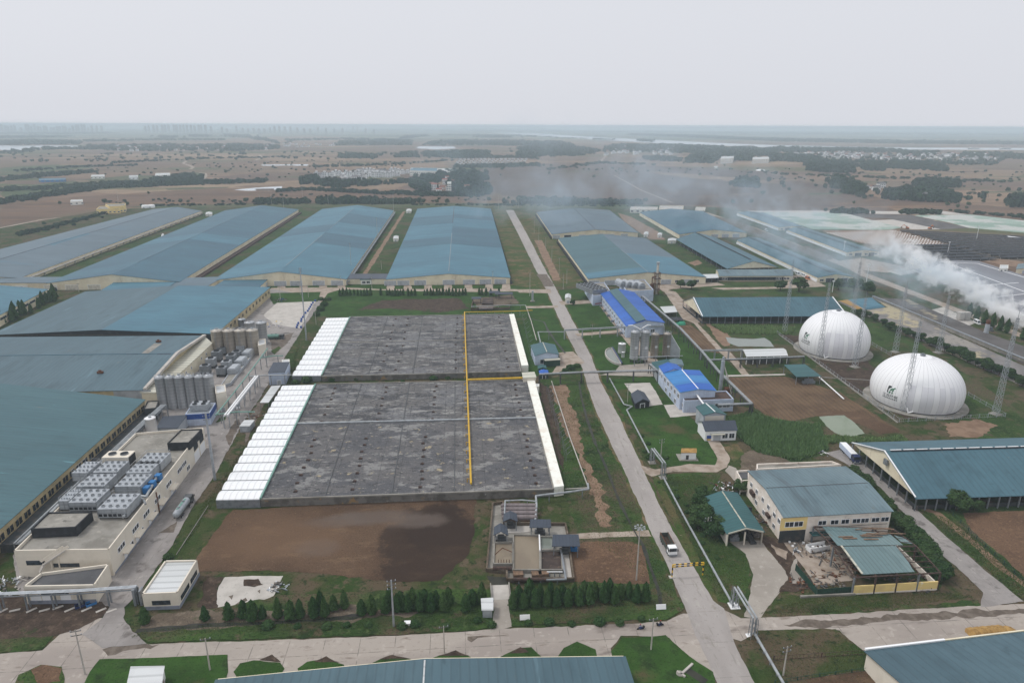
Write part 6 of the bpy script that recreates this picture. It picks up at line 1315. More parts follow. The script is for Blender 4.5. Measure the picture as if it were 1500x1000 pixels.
bwl = B('side_annex', 'small flat annex with a dark roof at the workshop back corner', 'annex', (1086, 706), (1097, 705), (1097, 690), (1078, 691), 4, roof='flat', rmat='roof_felt', wall='wall_old', parapet=.6)
cs = B('carport', 'teal roofed open carport beside the white workshop', 'carport', (1066, 780), (1117, 777.5), (1079, 723), (1035, 728.5), 4.6, hr=6, rmat='roof_green', wall='wall_old', walls='l', over=.6)
cs.cap('roof_cream', .35); cs.posts('r', 5, 'wall_offwhite', .4); cs.posts('f', 3, 'wall_offwhite', .4)
m = MB(); m.beam(cs.c[0]+V((0, -.6, .1)), cs.m1+V((0, -.6, .15)), .2, .4); m.beam(cs.c[1]+V((0, -.6, .1)), cs.m1+V((0, -.6, .15)), .2, .4); m.build('verge_trim', 'roof_cream', cs.e)
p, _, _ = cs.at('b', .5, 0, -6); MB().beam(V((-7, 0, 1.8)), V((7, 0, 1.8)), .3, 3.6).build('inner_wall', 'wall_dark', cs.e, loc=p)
for nm, lb, q, mt, sz in (('pipe_stack', 'stack of dark steel pipes under the teal carport', (1096, 787), 'steel_dark', (.9, 4, .9)), ('machine', 'grey machine heap at the carport entrance', (1074, 790), 'steel', (1.4, 1.2, 1.3)), ('machine', 'yellow trimmed machine at the right of the carport entrance', (1106, 785), 'junk', (.9, 1.1, 1.2))):
    e = thing(nm, lb, 'machinery', P(*q), cs.rz); m = MB(); a, b_, c_ = sz
    if nm == 'pipe_stack':
        for i in range(4):
            for j in range(3-i//2): m.cyl((-.8+.5*i, -b_, .25+.45*j), (-.8+.5*i, b_, .25+.45*j), .22, 8)
        m.build('pipes', mt, e); e['category'] = 'pipe stack'
    else:
        m.box(-a, a, -b_, b_, .2, c_).cyl((0, -b_*.8, c_), (0, b_*.8, c_), a*.45, 10).box(a*.2, a*.9, -.5, .5, c_, c_+.8); m.build('body', mt, e); MB().cyl((-a-.1, -.6, .3), (-a-.1, .6, .3), .35, 10).build('roller', 'rubber', e)
# broken roofed shed
rs = B('ruined_shed', 'half collapsed shed with a torn pale roof and yellow front wall', 'shed', (1252, 845.5), (1378, 838.5), (1308, 774), (1192, 771), 5.5, hr=6.4, roof='none', walls='', wall='wall_old')
R4 = rs.c; rm_ = lambda u, v, z=0: bil(R4, u, v)+V((0, 0, z+1.1*(1-abs(2*v-1))))
def sheet(name, uv, mat='roof_ruin', z=.25, parent=rs.e): m = MB(); m.slab([rm_(u, v, z) for u, v in uv], .12); return m.build(name, mat, parent, recalc=True)
sheet('roof_sheet', [(.10, .03), (.71, .03), (.73, .50), (.09, .50)]); sheet('roof_sheet', [(.71, .08), (.735, .2), (.75, .5), (.72, .5)], 'roof_ruin', .27)
sheet('roof_sheet', [(.06, .52), (.85, .52), (.86, .82), (.10, .97)]); sheet('roof_sheet', [(.88, .60), (.99, .56), (.98, .72), (.90, .80)], 'roof_ruin', .15); sheet('roof_sheet', [(.10, .9), (.5, .86), (.62, .97), (.1, .99)], 'roof_ruin', .3)
m = MB(); m.beam(rm_(.10, .03, .5), rm_(.09, .5, .5), .5, .25); m.build('edge_batten', 'roof_cream', rs.e)
m = MB()
for v in (0, 1): m.beam(rm_(0, v), rm_(1, v), .3)
m.beam(rm_(0, .5), rm_(1, .5), .3)
for u in (0, .25, .5, .75, 1):
    m.beam(rm_(u, 0), rm_(u, .5), .3); m.beam(rm_(u, .5), rm_(u, 1), .3)
m.build('roof_frame', 'rust_dark', rs.e); m = MB()
for v in (.1, .2, .3, .4, .6, .7, .8, .9): m.beam(rm_(0, v, .15), rm_(1, v, .15), .16)
m.build('purlins', 'rust_dark', rs.e)
for u, mt in ((0, 'steel'), (.25, 'rust_dark'), (.5, 'rust_dark'), (.75, 'steel'), (1, 'rust_dark')):
    for v in (0, .5, 1): q = bil(R4, u, v); MB().box(q.x-.2, q.x+.2, q.y-.2, q.y+.2, 0, rm_(u, v).z).build('post', mt, rs.e)
for k in range(4):
    q0, _, _ = rs.at('f', .25*k+.01, 1.3, .05); q1, _, _ = rs.at('f', .25*k+.24, 1.3, .05); MB().beam(q0+V((0, 0, .45)), q1+V((0, 0, .45)), .3, 2.3).build('yellow_wall', 'wall_yellow', rs.e); MB().beam(q0-V((0, 0, 1.0)), q1-V((0, 0, 1.0)), .42, .7).build('wall_base', 'wall_old', rs.e)
q0, _, _ = rs.at('r', 0, 1, -.1); q1, _, _ = rs.at('r', 1, 1, -.1); MB().beam(q0, q1, .3, 2).build('side_wall', 'wall_old', rs.e)
for i in range(11):
    u, v = rnd.uniform(.4, .8), rnd.uniform(.72, .95); a = rm_(u, v, .55); ang = rnd.uniform(-.6, .2)
    MB().beam(a, a+V((rnd.uniform(3, 7)*cos(ang), rnd.uniform(-1.5, .5), .1)), .35, .1).build('loose_plank', 'timber', rs.e)
for u, v in ((.2, .68), (.17, .72), (.45, .66)): a = rm_(u, v, .4); MB().beam(a, a+V((4.2, -.3, .05)), .5, .1).build('loose_plank', 'timber', rs.e)
def junkpile(label, x, y, n, r, h, mats=('junk', 'steel_dark', 'concrete_flat', 'rust', 'timber'), name='scrap_pile', cat='scrap'):
    e = thing(name, label, cat, P(x, y)); ms = [MB() for _ in mats]
    for i in range(n):
        m = ms[i % len(mats)]; a = rnd.uniform(0, 6.28); d = r*sqrt(rnd.random()); hh = h*(1-d/r*.6)*rnd.random(); p = V((d*cos(a), d*sin(a), hh))
        if rnd.random() < .5: b_ = rnd.uniform(0, 6.28); l = rnd.uniform(.8, 2.8); m.beam(p, p+V((l*cos(b_), l*sin(b_), rnd.uniform(-.2, .5))), rnd.uniform(.08, .3), rnd.uniform(.08, .3))
        else: s_ = rnd.uniform(.2, .8); b_ = rnd.uniform(0, 3); m.beam(p, p+V((s_*cos(b_), s_*sin(b_), 0)), s_, s_*.7)
    for m, mt in zip(ms, mats):
        if m.f: o_ = m.build(('bent_sheets', 'steel_scrap', 'rubble', 'rusty_bars', 'boards')[mats.index(mt) % 5], mt, e); o_['kind'] = 'stuff'
    return e
junkpile('pale scrap heap in front of the workshop gate', 1182, 806, 70, 5, 2, ('paint_white', 'steel', 'junk', 'rust_dark', 'concrete_light')); junkpile('mixed scrap inside the ruined shed, left bay', 1232, 828, 90, 6, 2.2); junkpile('dark scrap inside the ruined shed, right bays', 1320, 842, 120, 9, 2.0, ('steel_dark', 'junk', 'rust_dark', 'wall_dark', 'timber')); junkpile('scrap scattered behind the green sheet fence', 1210, 850, 60, 4.5, 1.2)
junkpile('bundle of rusty bars leaning outside the green sheet fence', 1176, 858, 45, 4, .8, ('rust', 'rust_dark', 'timber', 'junk', 'rust')); junkpile('rubble and pipes along the wall between carport and workshop', 1122, 764, 60, 4, .8); junkpile('scrap heap behind the teal carport', 1066, 716, 70, 4.5, 1.2, ('paint_white', 'steel', 'junk', 'rust_dark', 'rust')); junkpile('white scrap beside the long lorry', 1204, 664, 30, 3, .8, ('paint_white', 'paint_white', 'junk', 'steel', 'concrete_light'))
junkpile('pale debris at the left end of the cream wing', 12, 860, 60, 5, 1.2, ('paint_white', 'steel', 'junk', 'steel', 'concrete_light')); junkpile('pale metal scrap at the edge of the concrete slab', 406, 862, 30, 2.2, .9, ('paint_white', 'steel', 'galvanised', 'steel', 'junk'))
junkpile('white bags dumped on the stock yard', 400, 475, 40, 7, 1.2, ('paint_white', 'paint_white', 'concrete_light', 'wall_yellow', 'paint_blue')); junkpile('machine parts at the far end of the stock yard', 412, 441, 40, 5, 1.6, ('steel_dark', 'junk', 'paint_blue', 'rust_dark', 'steel')); junkpile('scrap below the white canopy in the west yard', 372, 612, 40, 4, .8)
e = thing('scrap_cabinet', 'white gutted truck box on the scrap heap before the workshop', 'truck box', P(1197, 806), .2); m = MB(); m.box(-3.4, 3.4, -1.2, 1.2, .5, .8); m.box(-3.4, 3.4, -1.2, -1.1, .8, 2); m.box(-3.4, 3.4, 1.1, 1.2, .8, 2); m.box(-3.4, -3.3, -1.2, 1.2, .8, 2); m.build('body', 'paint_white', e)
for x in (-2.2, 2.2): MB().cyl((x, -1.2, .45), (x, 1.2, .45), .45, 10).build('wheel', 'rubber', e)
gf = fence('sheet_fence', 'dark green sheet fence enclosing the scrap yard', [(1165, 836), (1196, 873), (1250, 869)], 2.3, 4, 'paint_dgreen', panel='mesh_green')
e = thing('low_wall', 'low grey foundation wall in front of the ruined shed', 'wall', P(1172, 876)); MB().beam(V((0, 0, .4)), P(1252, 872)-P(1172, 876)+V((0, 0, .4)), .5, .9).build('wall', 'concrete_flat', e)
e = thing('heap', 'yellow brown straw heap on the east apron', 'heap', P(1451, 925)); m = MB()
for i in range(7): m.lathe((-4.5+1.5*i+rnd.uniform(-.3, .3), rnd.uniform(-.5, .5), 0), [(2.2, -.1), (1.7, .7), (.8, 1.2), (.1, 1.4)], 9)
m.build('straw', 'heap', e, smooth=True)
# ------------------------------------------------------------------ bunkers, covers, hutches
def mound(name, label, cat, px, h, mat, amp=.3, seams=(), smat='frame_white', part='cover'):
    pts = jag([P(x, y) for x, y in px], amp); o = pts[0].copy(); e = thing(name, label, cat, o); pts = [p-o for p in pts]; c = sum(pts, V())/len(pts)
    ins = [p+(c-p).normalized()*min(h*2.0, (c-p).length*.4) for p in pts]; m = MB(); n = len(pts)
    tr = geometry.tessellate_polygon([[V((p.x, p.y, 0)) for p in ins]])
    m.add([(p.x, p.y, -.05) for p in pts]+[(p.x, p.y, h) for p in ins], [(i, (i+1) % n, n+(i+1) % n, n+i) for i in range(n)]+[tuple(n+k for k in t) for t in tr])
    m.build(part, mat, e, recalc=True)
    for a, b in seams: MB().beam(P(*a, h+.05)-o, P(*b, h+.05)-o, .8, .15).build('seam', smat, e)
    return e
SB = [(1226, 442), (1240, 439.5), (1266, 455), (1299, 451), (1282, 439), (1330, 460), (1420, 501), (1500, 538), (1580, 572), (1580, 600), (1500, 567), (1372, 510), (1335, 493), (1262, 459)]
mound('silage_bunker', 'long grey covered silage bed on the hedge side of the dividing wall', 'silage bed', SB, .9, 'silage_cover')
mound('silage_bunker', 'darker grey silage bed on the smoke side of the dividing wall', 'silage bed', [(1281, 437.5), (1328, 438.5), (1361, 454), (1428, 481), (1500, 509), (1580, 540), (1580, 568), (1500, 534), (1420, 498)], .9, 'silage_dark')
mound('tarpaulin_sheet', 'bright blue sheet covering the far left corner of the silage bed', 'tarpaulin', [(1241, 439.5), (1277, 437), (1298, 450.5), (1266, 454.5)], 1.2, 'paint_teal' if 'paint_teal' in MAT else 'roof_blue', .1)
mound('tarpaulin_sheet', 'cream sheet strip along the edge beside the bright blue sheet', 'tarpaulin', [(1226, 441.5), (1240, 439.7), (1265, 454.5), (1261, 457.5)], 1.1, 'heap', .1)
mound('loading_platform', 'pale yellow slab platform by the grey block on the smoke side', 'platform', [(1363, 454), (1381, 450), (1431, 473), (1417, 479)], .6, 'concrete_light', .1)
e = thing('bunker_wall', 'long low pale wall dividing the two silage beds', 'wall', P(1278, 438)); a = P(1278, 438); b = P(1590, 570); MB().beam(V((0, 0, 1.2)), b-a+V((0, 0, 1.2)), 1.2, 2.4).build('wall', 'concrete_flat', e); MB().beam(V((0, 0, 2.5)), b-a+V((0, 0, 2.5)), 1.6, .25).build('coping', 'steel', e)
e = thing('feed_bins', 'pair of pale square feed bins on the yellow platform', 'bins', P(1410, 470)); 
for x in (-2, 2): MB().box(x-1.7, x+1.7, -1.7, 1.7, 1.2, 6).box(x-1.2, x+1.2, -1.2, 1.2, .2, 1.2).build('bin', 'concrete_light', e)
e = thing('burnt_stump', 'rust streaked grey chimney stump beside the smoke source', 'chimney', P(1444, 489)); MB().cyl((0, 0, 0), (0, 0, 8.5), 1.4, 10, 1.1).build('shaft', 'wall_grey', e); MB().cyl((0, 0, 6.5), (0, 0, 8.6), 1.25, 10, 1.2).build('head', 'rust', e)
LC = mound('lagoon_cover', 'huge lilac grey membrane cover with white seams at the right edge', 'lagoon cover', [(1330, 394), (1369, 381), (1432, 384), (1510, 408), (1600, 436), (1600, 500), (1500, 463), (1400, 423)], 1.6, 'membrane_lilac', .2, seams=[((1352, 400), (1428, 396)), ((1393, 387), (1530, 438)), ((1400, 421), (1492, 414)), ((1440, 437), (1560, 424)), ((1370, 383), (1432, 386)), ((1432, 386), (1560, 424)), ((1340, 394), (1370, 383)), ((1338, 396), (1500, 462))])
mound('lagoon_cover', 'pale sheet bank along the far edge of the lilac cover', 'lagoon cover', [(1300, 398), (1340, 390), (1368, 381.5), (1334, 393), (1345, 399), (1320, 404)], 1.0, 'concrete_light', .2)
mound('lagoon_cover', 'pale green netted bank beside the farthest calf shed', 'lagoon cover', [(1112, 312), (1236, 312.5), (1320, 334), (1300, 337), (1190, 336.5), (1160, 326)], 1.0, 'membrane_green', .3)
mound('lagoon_cover', 'pale green and white netted bank at the far right', 'lagoon cover', [(1340, 316), (1420, 315), (1500, 324), (1600, 338), (1600, 350), (1500, 341), (1420, 334), (1390, 326)], 1.0, 'membrane_green', .3)
# calf hutches
c00, c10, c11, c01 = P(1213, 342), P(1312, 339), P(1390, 358.5), P(1268, 357)
hm = MB()
prof = [(.85*cos(pi*k/8), 1.5*sin(pi*k/8)) for k in range(9)]
hm.add([(x, -1.1, z) for x, z in prof]+[(x, 1.1, z) for x, z in prof], [(k, k+1, 10+k, 9+k) for k in range(8)]+[tuple(range(9, 18))[::-1]]); hm.mi = 1; hm.add([(x*.92, -1.0, z*.92) for x, z in prof], [tuple(range(9))])
hme = hm.mesh('calf_hutch', ['paint_white', 'wall_dark']); hs_ = []
NR, NC = 11, 27
for j in range(NR):
    for i in range(NC):
        p = c00.lerp(c10, i/(NC-1)).lerp(c01.lerp(c11, i/(NC-1)), j/(NR-1)); hs_.append((p.length, p))
hs_.sort(key=lambda q: q[0])
rest = MB()
for k, (_, p) in enumerate(hs_):
    if k < 300:
        o = bpy.data.objects.new('calf_hutch', hme); COL.objects.link(o); o.location = p; o.rotation_euler = (0, 0, .5); o.scale = (.75, .75, .62)
        tag(o, 'small white calf hutch standing in the rows before the black nets', 'calf hutch', 'white calf hutches in rows')
    elif 0: rest.box(p.x-.7, p.x+.7, p.y-.9, p.y+.9, 0, 1.0).box(p.x-.5, p.x+.5, p.y-.9, p.y+.9, 1.0, 1.4)
NG = 'black shade net rows of the calf pens'
def netrow(label, a, b, w=5):
    pa, pb = P(*a), P(*b); e = thing('shade_net', label, 'shade net', pa, 0, NG); d = pb-pa; n = V((-d.y, d.x, 0)).normalized()*w/2
    m = MB(); h = V((0, 0, 2.0)); r = V((0, 0, 2.9)); m.slab([n+h, d+n+h, d+r, r], .1); m.slab([-n+h, d-n+h, d+r, r], .1); m.build('net', 'net_black', e, recalc=True)
    m = MB(); k = 8
    for i in range(k+1):
        q = d*(i/k)
        for s_ in (-1, 1): r_ = q+n*s_*.95; m.box(r_.x-.15, r_.x+.15, r_.y-.15, r_.y+.15, 0, 2.0)
    o = m.build('stakes', 'concrete_light', e); o['kind'] = 'stuff'
for i in range(11):
    t_ = i/10; netrow('black shade net row, %s from the back of the larger net field' % od(i), (1318+142*t_, 340+39*t_), (1500+60*t_, 349.5+28*t_), 9)
for i in range(6):
    t_ = i/5; netrow('black shade net row, %s from the back of the smaller net field' % od(i), (1308+44*t_, 362.5+21*t_), (1398+58*t_, 361+19.5*t_), 9)
e = B('pump_hut', 'white hut with flat roof at the corner of the lilac cover', 'hut', (1464, 393), (1477, 393), (1477, 388), (1465, 388), 4, roof='flat', rmat='roof_white', wall='wall_white', parapet=.2); e.rowwin('f', [.3, .7], 1.4, 1, 2.6)
e = B('store_shed', 'cream shed cut by the right edge beside the lilac cover', 'shed', (1489, 394), (1520, 396), (1516, 388), (1492, 387), 4, hr=5.4, rmat='roof_pale', wall='wall_cream'); e.door('f', .4, 3, 3)
pipe('white_pipe', 'fat white pipe at the far right beyond the black nets', [(1466, 346), (1540, 355)], 1.2, 1.2, 'paint_white', 0)
# ------------------------------------------------------------------ poles
PG = 'utility poles along the works roads'
def pole(label, px, yb, yt, kind='cross', r=None, group=PG):
    p = P(px, yb); h = max(4, hat(p, yt)); e = thing('utility_pole' if kind != 'lamp' else 'light_mast', label, 'pole' if kind != 'lamp' else 'light mast', p, .2, group)
    r = r or .16; MB().cyl((0, 0, 0), (0, 0, h), r, 8, r*.65).build('pole', 'concrete_light' if kind != 'steel' else 'galvanised', e)
    if kind == 'lamp':
        for k in range(8):
            a = 2*pi*k/8; m = MB(); m.beam((0, 0, h-.3), (1.2*cos(a), 1.2*sin(a), h), .08); m.build('arm', 'galvanised', e); MB().box(-.24, .24, -.18, .18, -.15, .06).build('lamp', 'galvanised', e, loc=(1.3*cos(a), 1.3*sin(a), h))
    else:
        n = 2 if kind == 'cross' else (3 if kind == 'steel' else 1)
        for k in range(n):
            z = h-.4-1.1*k; MB().beam((-1.1, 0, z), (1.1, 0, z), .14).build('crossarm', 'steel_dark', e); m = MB()
            for x in (-1, 0, 1): m.cyl((x, 0, z+.05), (x, 0, z+.4), .09, 6)
            o = m.build('insulators', 'wall_grey', e); o['kind'] = 'stuff'
        if kind == 'transformer':
            MB().box(-1.2, 1.2, -.5, .5, h*.55, h*.55+1.3).build('transformer', 'wall_grey', e); MB().cyl((2.2, 0, 0), (2.2, 0, h), r, 8).build('second_pole', 'concrete_light', e); MB().beam((-.2, 0, h*.55-.1), (2.4, 0, h*.55-.1), .3).build('bracket', 'steel_dark', e)
near = [('thick grey steel pole at the far corner of the chiller building', 315, 703, 604, 'steel', .5), ('tall grey pole among the front cypresses left of the bare plots', 577, 918, 849, 'steel', .28), ('white light mast with a ring of lamps beside the small bare plot', 932, 850, 772, 'lamp', .22), ('twin pole with insulators at the southwest junction', 125, 988, 922, 'cross', .2), ('bare grey pole at the edge of the bottom left lawn', 308, 982, 934, 'single', .2), ('slim pole on the south apron over the blue roof', 651, 957, 916, 'single', .16),
        ('pole at the corner lawn beside the motorbikes', 953.5, 952, 905, 'single', .2), ('old pole before the dark trees left of the teal carport', 1035, 784, 757, 'cross', .2), ('pole with crossarms on the scrub plot at the bottom right', 1147, 990, 946, 'cross', .2), ('very tall steel pole left of the rear white covers', 449, 499, 392, 'steel', .4), ('pole beside the white cottage lawn above the pipe portal', 968, 668, 643, 'cross', .18),
        ('slim pole in the weeds at the rear covers', 463, 476, 446, 'single', .16), ('pole on the lawn left of the grey tanks', 867, 495, 475, 'cross', .16), ('short pole by the charcoal shed', 919, 590, 562, 'single', .14)]
for lb, x, yb, yt, k_, r in near: pole(lb, x, yb, yt, k_, r)
yl = [(776, 434, 399), (782.5, 342, 322), (789, 356, 333), (799, 366, 346), (808, 384, 360), (819, 403, 377), (830, 416, 394), (825, 424, 400), (553, 350, 318), (515, 398, 356), (559, 395, 380), (722, 420, 397), (545, 425, 405), (440, 432, 412), (452, 436, 418), (411, 440, 420), (500, 425, 404), (116, 428, 415), (134, 423, 410)]
for i, (x, yb, yt) in enumerate(sorted(yl)): pole('slim concrete pole among the warehouses, %s from the left' % od(i), x, yb, yt, 'single', .18, 'slim poles among the warehouses')
bl = [(173, 294, 280), (381, 298, 285), (398, 299, 284), (416, 307, 288), (444, 297, 271), (481, 299, 287), (489, 299, 286), (522.5, 298, 285), (547, 298, 289), (567, 299, 287), (577, 317, 284), (591, 297, 283), (730, 308, 286), (759, 305, 289), (785, 299, 287), (850, 299, 288), (905, 298, 289), (1129, 400, 385)]
for i, (x, yb, yt) in enumerate(bl[:-1]): pole('slim pole behind the warehouses, %s from the left' % od(i), x, yb, yt, 'single', .22, 'slim poles along the north boundary')
for lb, x, yb, yt in (('white pole with round head near the blue sheet corner', 1269, 413, 388), ('white pole in the net field left side', 1388, 371, 355), ('white pole in the net field right side', 1430, 352, 332), ('slim pole beside the middle calf shed', 1235, 373, 354), ('slim pole before the nearest calf shed yard', 1219, 428, 412)):
    p = P(x, yb); h = hat(p, yt); e = thing('light_pole', lb, 'light pole', p); MB().cyl((0, 0, 0), (0, 0, h), .25, 8, .16).build('pole', 'paint_white', e); MB().box(-.9, .9, -.3, .3, h-.2, h+.5).build('lamp', 'paint_white', e)
# ------------------------------------------------------------------ outdoor pipes
pipe('road_pipe', 'long pale pipe on low supports along the road, from the rack to the lawn portal', [(893, 554), (914, 592), (926, 595), (918, 600), (955, 671)], 1.0, .3, 'pipe_grey', 14)
pipe('road_pipe', 'long pale pipe on low supports along the road between the two portals', [(972, 699), (1000, 752), (1074, 886)], 1.0, .32, 'pipe_grey', 16)
pipe('road_pipe', 'pale pipe leaving the picture at the bottom beside the road', [(1106, 928), (1165, 1030)], 1.4, .34, 'pipe_grey', 6)
def portal(label, a, b, z, base=True):
    pa, pb = P(*a), P(*b); o = pa; e = thing('pipe_portal', label, 'pipe portal', o); d = pb-pa; m = MB(); n = V((-d.y, d.x, 0)).normalized()*.45
    for s_ in (-1, 1):
        m.tube([n*s_+V((0, 0, .9)), n*s_+V((0, 0, z)), d+n*s_+V((0, 0, z)), d+n*s_+V((0, 0, .9))], .26, 8)
    m.build('pipe', 'pipe_grey', e)
    for q in (V(), d):
        mm = MB()
        for sx in (-.8, .8):
            for sy in (-.8, .8): mm.beam(q+V((sx, sy, 0)), q+V((sx*.8, sy*.8, z)), .14)
        for zz in (1.5, 3, 4.5): mm.beam(q+V((-.8, -.8, zz)), q+V((.8, .8, zz)), .1); mm.beam(q+V((.8, -.8, zz)), q+V((-.8, .8, zz)), .1)
        mm.build('lattice_leg', 'steel', e); MB().box(q.x-1.3, q.x+1.3, q.y-1.3, q.y+1.3, 0, .35).build('footing', 'paint_white' if not base else 'concrete_flat', e)
portal('grey pipe portal over the side drive by the cottage lawn', (955, 678), (971, 700), 6)
portal('grey pipe portal over the east road junction with white footings', (1075, 888), (1102, 934), 6, False)
rack('pipe_rack', 'long pipe rack crossing the main road from the outlet house to the blue hall', [(790, 549), (852, 546), (966, 543)], 5.4, 1.5, 12, 3, 'steel_dark', 'pipe_grey')
rack('pipe_rack', 'thin pipe rack crossing the main road by the teal control house', [(827, 484), (905, 480), (973, 478)], 5.6, 1.2, 12, 2, 'galvanised', 'pipe_grey')
pipe('grey_pipe', 'white pipe pair dropping to the teal control house', [(827, 486), (788, 486), (792, 502)], 5, .3, 'pipe_grey', 2)
rack('pipe_rack', 'diagonal pipe rack along the east drive past the blue halls', [(941, 434), (997, 482), (1027, 514), (1053, 545), (1101, 592), (1052, 594)], 5.2, 1.5, 11, 2, 'steel_dark', 'pipe_grey')
rack('pipe_rack', 'upper cross rack from the diagonal rack to the white canopy', [(1027, 514), (1088, 513)], 5, 1.2, 9, 2, 'galvanised', 'pipe_grey')
rack('pipe_rack', 'lower cross rack from the diagonal rack past the teal canopy', [(1036, 528), (1110, 526), (1178, 523)], 4.6, 1.2, 9, 2, 'steel_dark', 'pipe_grey')
rack('pipe_rack', 'short pipe rack between the tanks and the front blue hall', [(952, 534), (968, 548)], 5, 1.2, 6, 2, 'steel_dark', 'pipe_grey')
pipe('grey_pipe', 'low grey pipe in front of the tall tanks', [(922, 524), (965, 522), (1000, 521)], 5, .25, 'pipe_grey', 5)
pipe('grey_pipe', 'pale pipe from the dome railing to the teal canopy', [(1200, 552), (1236, 584)], .9, .3, 'paint_white', 5)
pipe('grey_pipe', 'pale feed pipe along the top of the inner green', [(690, 449), (735, 447), (770, 447)], 2.6, .25, 'pipe_grey', 5)
pipe('grey_pipe', 'pale pipe pair on the green beside the rear channel', [(770, 447), (778, 470), (786, 498)], 2, .25, 'concrete_light', 5)
pipe('grey_pipe', 'low pale pipe running down the green beside the front channel', [(808, 558), (835, 641), (862, 714), (828, 716)], .8, .22, 'concrete_light', 12)
pipe('grey_pipe', 'pale kerb pipe along the west verge beside the front covers', [(305, 740), (258, 812)], .4, .12, 'concrete_flat', 6)
stk = P(780, 442); e = thing('vent_stack', 'slim pale vent stack on the green by the road fork', 'vent stack', stk); MB().cyl((0, 0, 0), (0, 0, 8), .7, 10).build('stack', 'galvanised', e); MB().box(-1.6, 1.6, -1.4, 1.4, 0, .8).build('base', 'concrete_flat', e)
fs_ = P(1055, 572); e = thing('flue_tower', 'grey flue with slanting braces beside the front blue hall', 'flue', fs_); MB().cyl((0, 0, 0), (0, 0, 15), .9, 12).cyl((0, 0, 15), (0, 0, 17), .5, 10).build('stack', 'galvanised', e); m = MB()
for a in ((5, -3), (6, 0), (3.6, -5)): m.beam((a[0], a[1], 0), (.6, 0, 13), .28)
m.build('braces', 'concrete_light', e); MB().box(1.5, 4, -3, 0, 0, 2).build('fan_house', 'rust', e)
# yellow and black height gauge
h0, h1 = P(984, 846), P(1029, 842.5); e = thing('height_gauge', 'yellow and black striped height bar across the main road', 'height barrier', h0); d = h1-h0; m = MB()
zt = 4.3
def striped(a, b, w):
    L = (b-a).length; k = max(2, int(L/.8))
    for i in range(k): m.mi = i % 2; m.beam(a.lerp(b, i/k), a.lerp(b, (i+1)/k), w)
for q in (V(), d): m = MB(); striped(q, q+V((0, 0, zt)), .28); m.build('post', ['paint_yellow', 'paint_black'], e)
for zz in (zt, zt-.7): m = MB(); striped(V((0, 0, zz)), d+V((0, 0, zz)), .24); m.build('crossbar', ['paint_yellow', 'paint_black'], e)
MB().box(-.8, .8, -.6, .6, 0, .4).build('footing', 'concrete_light', e)
# ------------------------------------------------------------------ vehicles
def wheels(e, xs, w, r=.5):
    for x in xs:
        for s_ in (-1, 1):
            o = MB().cyl((x, s_*(w/2-.28), r), (x, s_*w/2, r), r, 14).build('wheel', 'rubber', e); MB().cyl((x, s_*(w/2), r), (x, s_*(w/2+.03), r), r*.5, 10).build('rim', 'galvanised', o)
def cabm(e, x0, x1, w, z0, h, mat):
    m = MB(); m.hexa([(x0, -w/2, z0), (x1, -w/2, z0), (x1, w/2, z0), (x0, w/2, z0)], [(x0+.05, -w/2+.06, z0+h), (x1-.25, -w/2+.06, z0+h), (x1-.25, w/2-.06, z0+h), (x0+.05, w/2-.06, z0+h)]); c = m.build('cab', mat, e, recalc=True)
    MB().hexa([(x1-.11, -w/2+.18, z0+h*.48), (x1-.05, -w/2+.18, z0+h*.48), (x1-.05, w/2-.18, z0+h*.48), (x1-.11, w/2-.18, z0+h*.48)], [(x1-.23, -w/2+.2, z0+h*.92), (x1-.17, -w/2+.2, z0+h*.92), (x1-.17, w/2-.2, z0+h*.92), (x1-.23, w/2-.2, z0+h*.92)]).build('windscreen', 'glass', c, recalc=True)
    for s_ in (-1, 1): MB().box(x0+.4, x1-.5, s_*w/2-.05, s_*w/2-.0, z0+h*.5, z0+h*.88).build('side_window', 'glass', c); MB().box(x1-.2, x1+.1, s_*(w/2+.12)-.1, s_*(w/2+.12)+.1, z0+h*.5, z0+h*.85).build('mirror', 'paint_black', c); MB().box(x1-.02, x1+.06, s_*w*.36-.18, s_*w*.36+.18, z0+.15, z0+.4).build('headlight', 'frame_white', c)
    MB().box(x1-.1, x1+.14, -w/2, w/2, z0-.45, z0+.05).build('bumper', 'steel', c)
    return c
def face(a, b): d = P(*b)-P(*a); return atan2(d.y, d.x)
mk('bed_paint', S(84, 90, 84), [(S(110, 100, 84), .8, .5, .7)], .7)
dt = thing('dump_truck', 'white cabbed dump truck with a grey empty bed driving on the main road', 'truck', P(978.5, 803), face((962, 778), (985, 822)))
MB().box(-4.4, 4.2, -.5, .5, .6, .95).build('chassis', 'steel_dark', dt); wheels(dt, (-3.5, -2.1, 2.2, 3.4), 2.5, .52); cabm(dt, 2.4, 4.5, 2.5, .95, 2.1, 'paint_white')
bd = MB(); bd.box(-4.5, 2.1, -1.25, 1.25, 1.0, 1.15); bd.box(-4.5, 2.1, -1.25, -1.15, 1.15, 2.7); bd.box(-4.5, 2.1, 1.15, 1.25, 1.15, 2.7); bd.box(-4.5, -4.4, -1.15, 1.15, 1.15, 2.6); bd.box(2.0, 2.1, -1.15, 1.15, 1.15, 3.0); bo = bd.build('bed', 'bed_paint', dt); MB().box(-4.38, 1.98, -1.13, 1.13, 1.16, 1.28).build('bed_floor', 'mud', bo)
for k in range(6):
    for s_ in (-1, 1): MB().box(-4.3+1.2*k, -4.2+1.2*k, s_*1.3-.05, s_*1.3+.05, 1.0, 2.7).build('bed_rib', 'bed_paint', bo)
for s_ in (-1, 1): MB().box(-4.5, 2.1, s_*1.2-.09, s_*1.2+.09, 2.7, 2.8).build('top_rail', 'rust', bo)
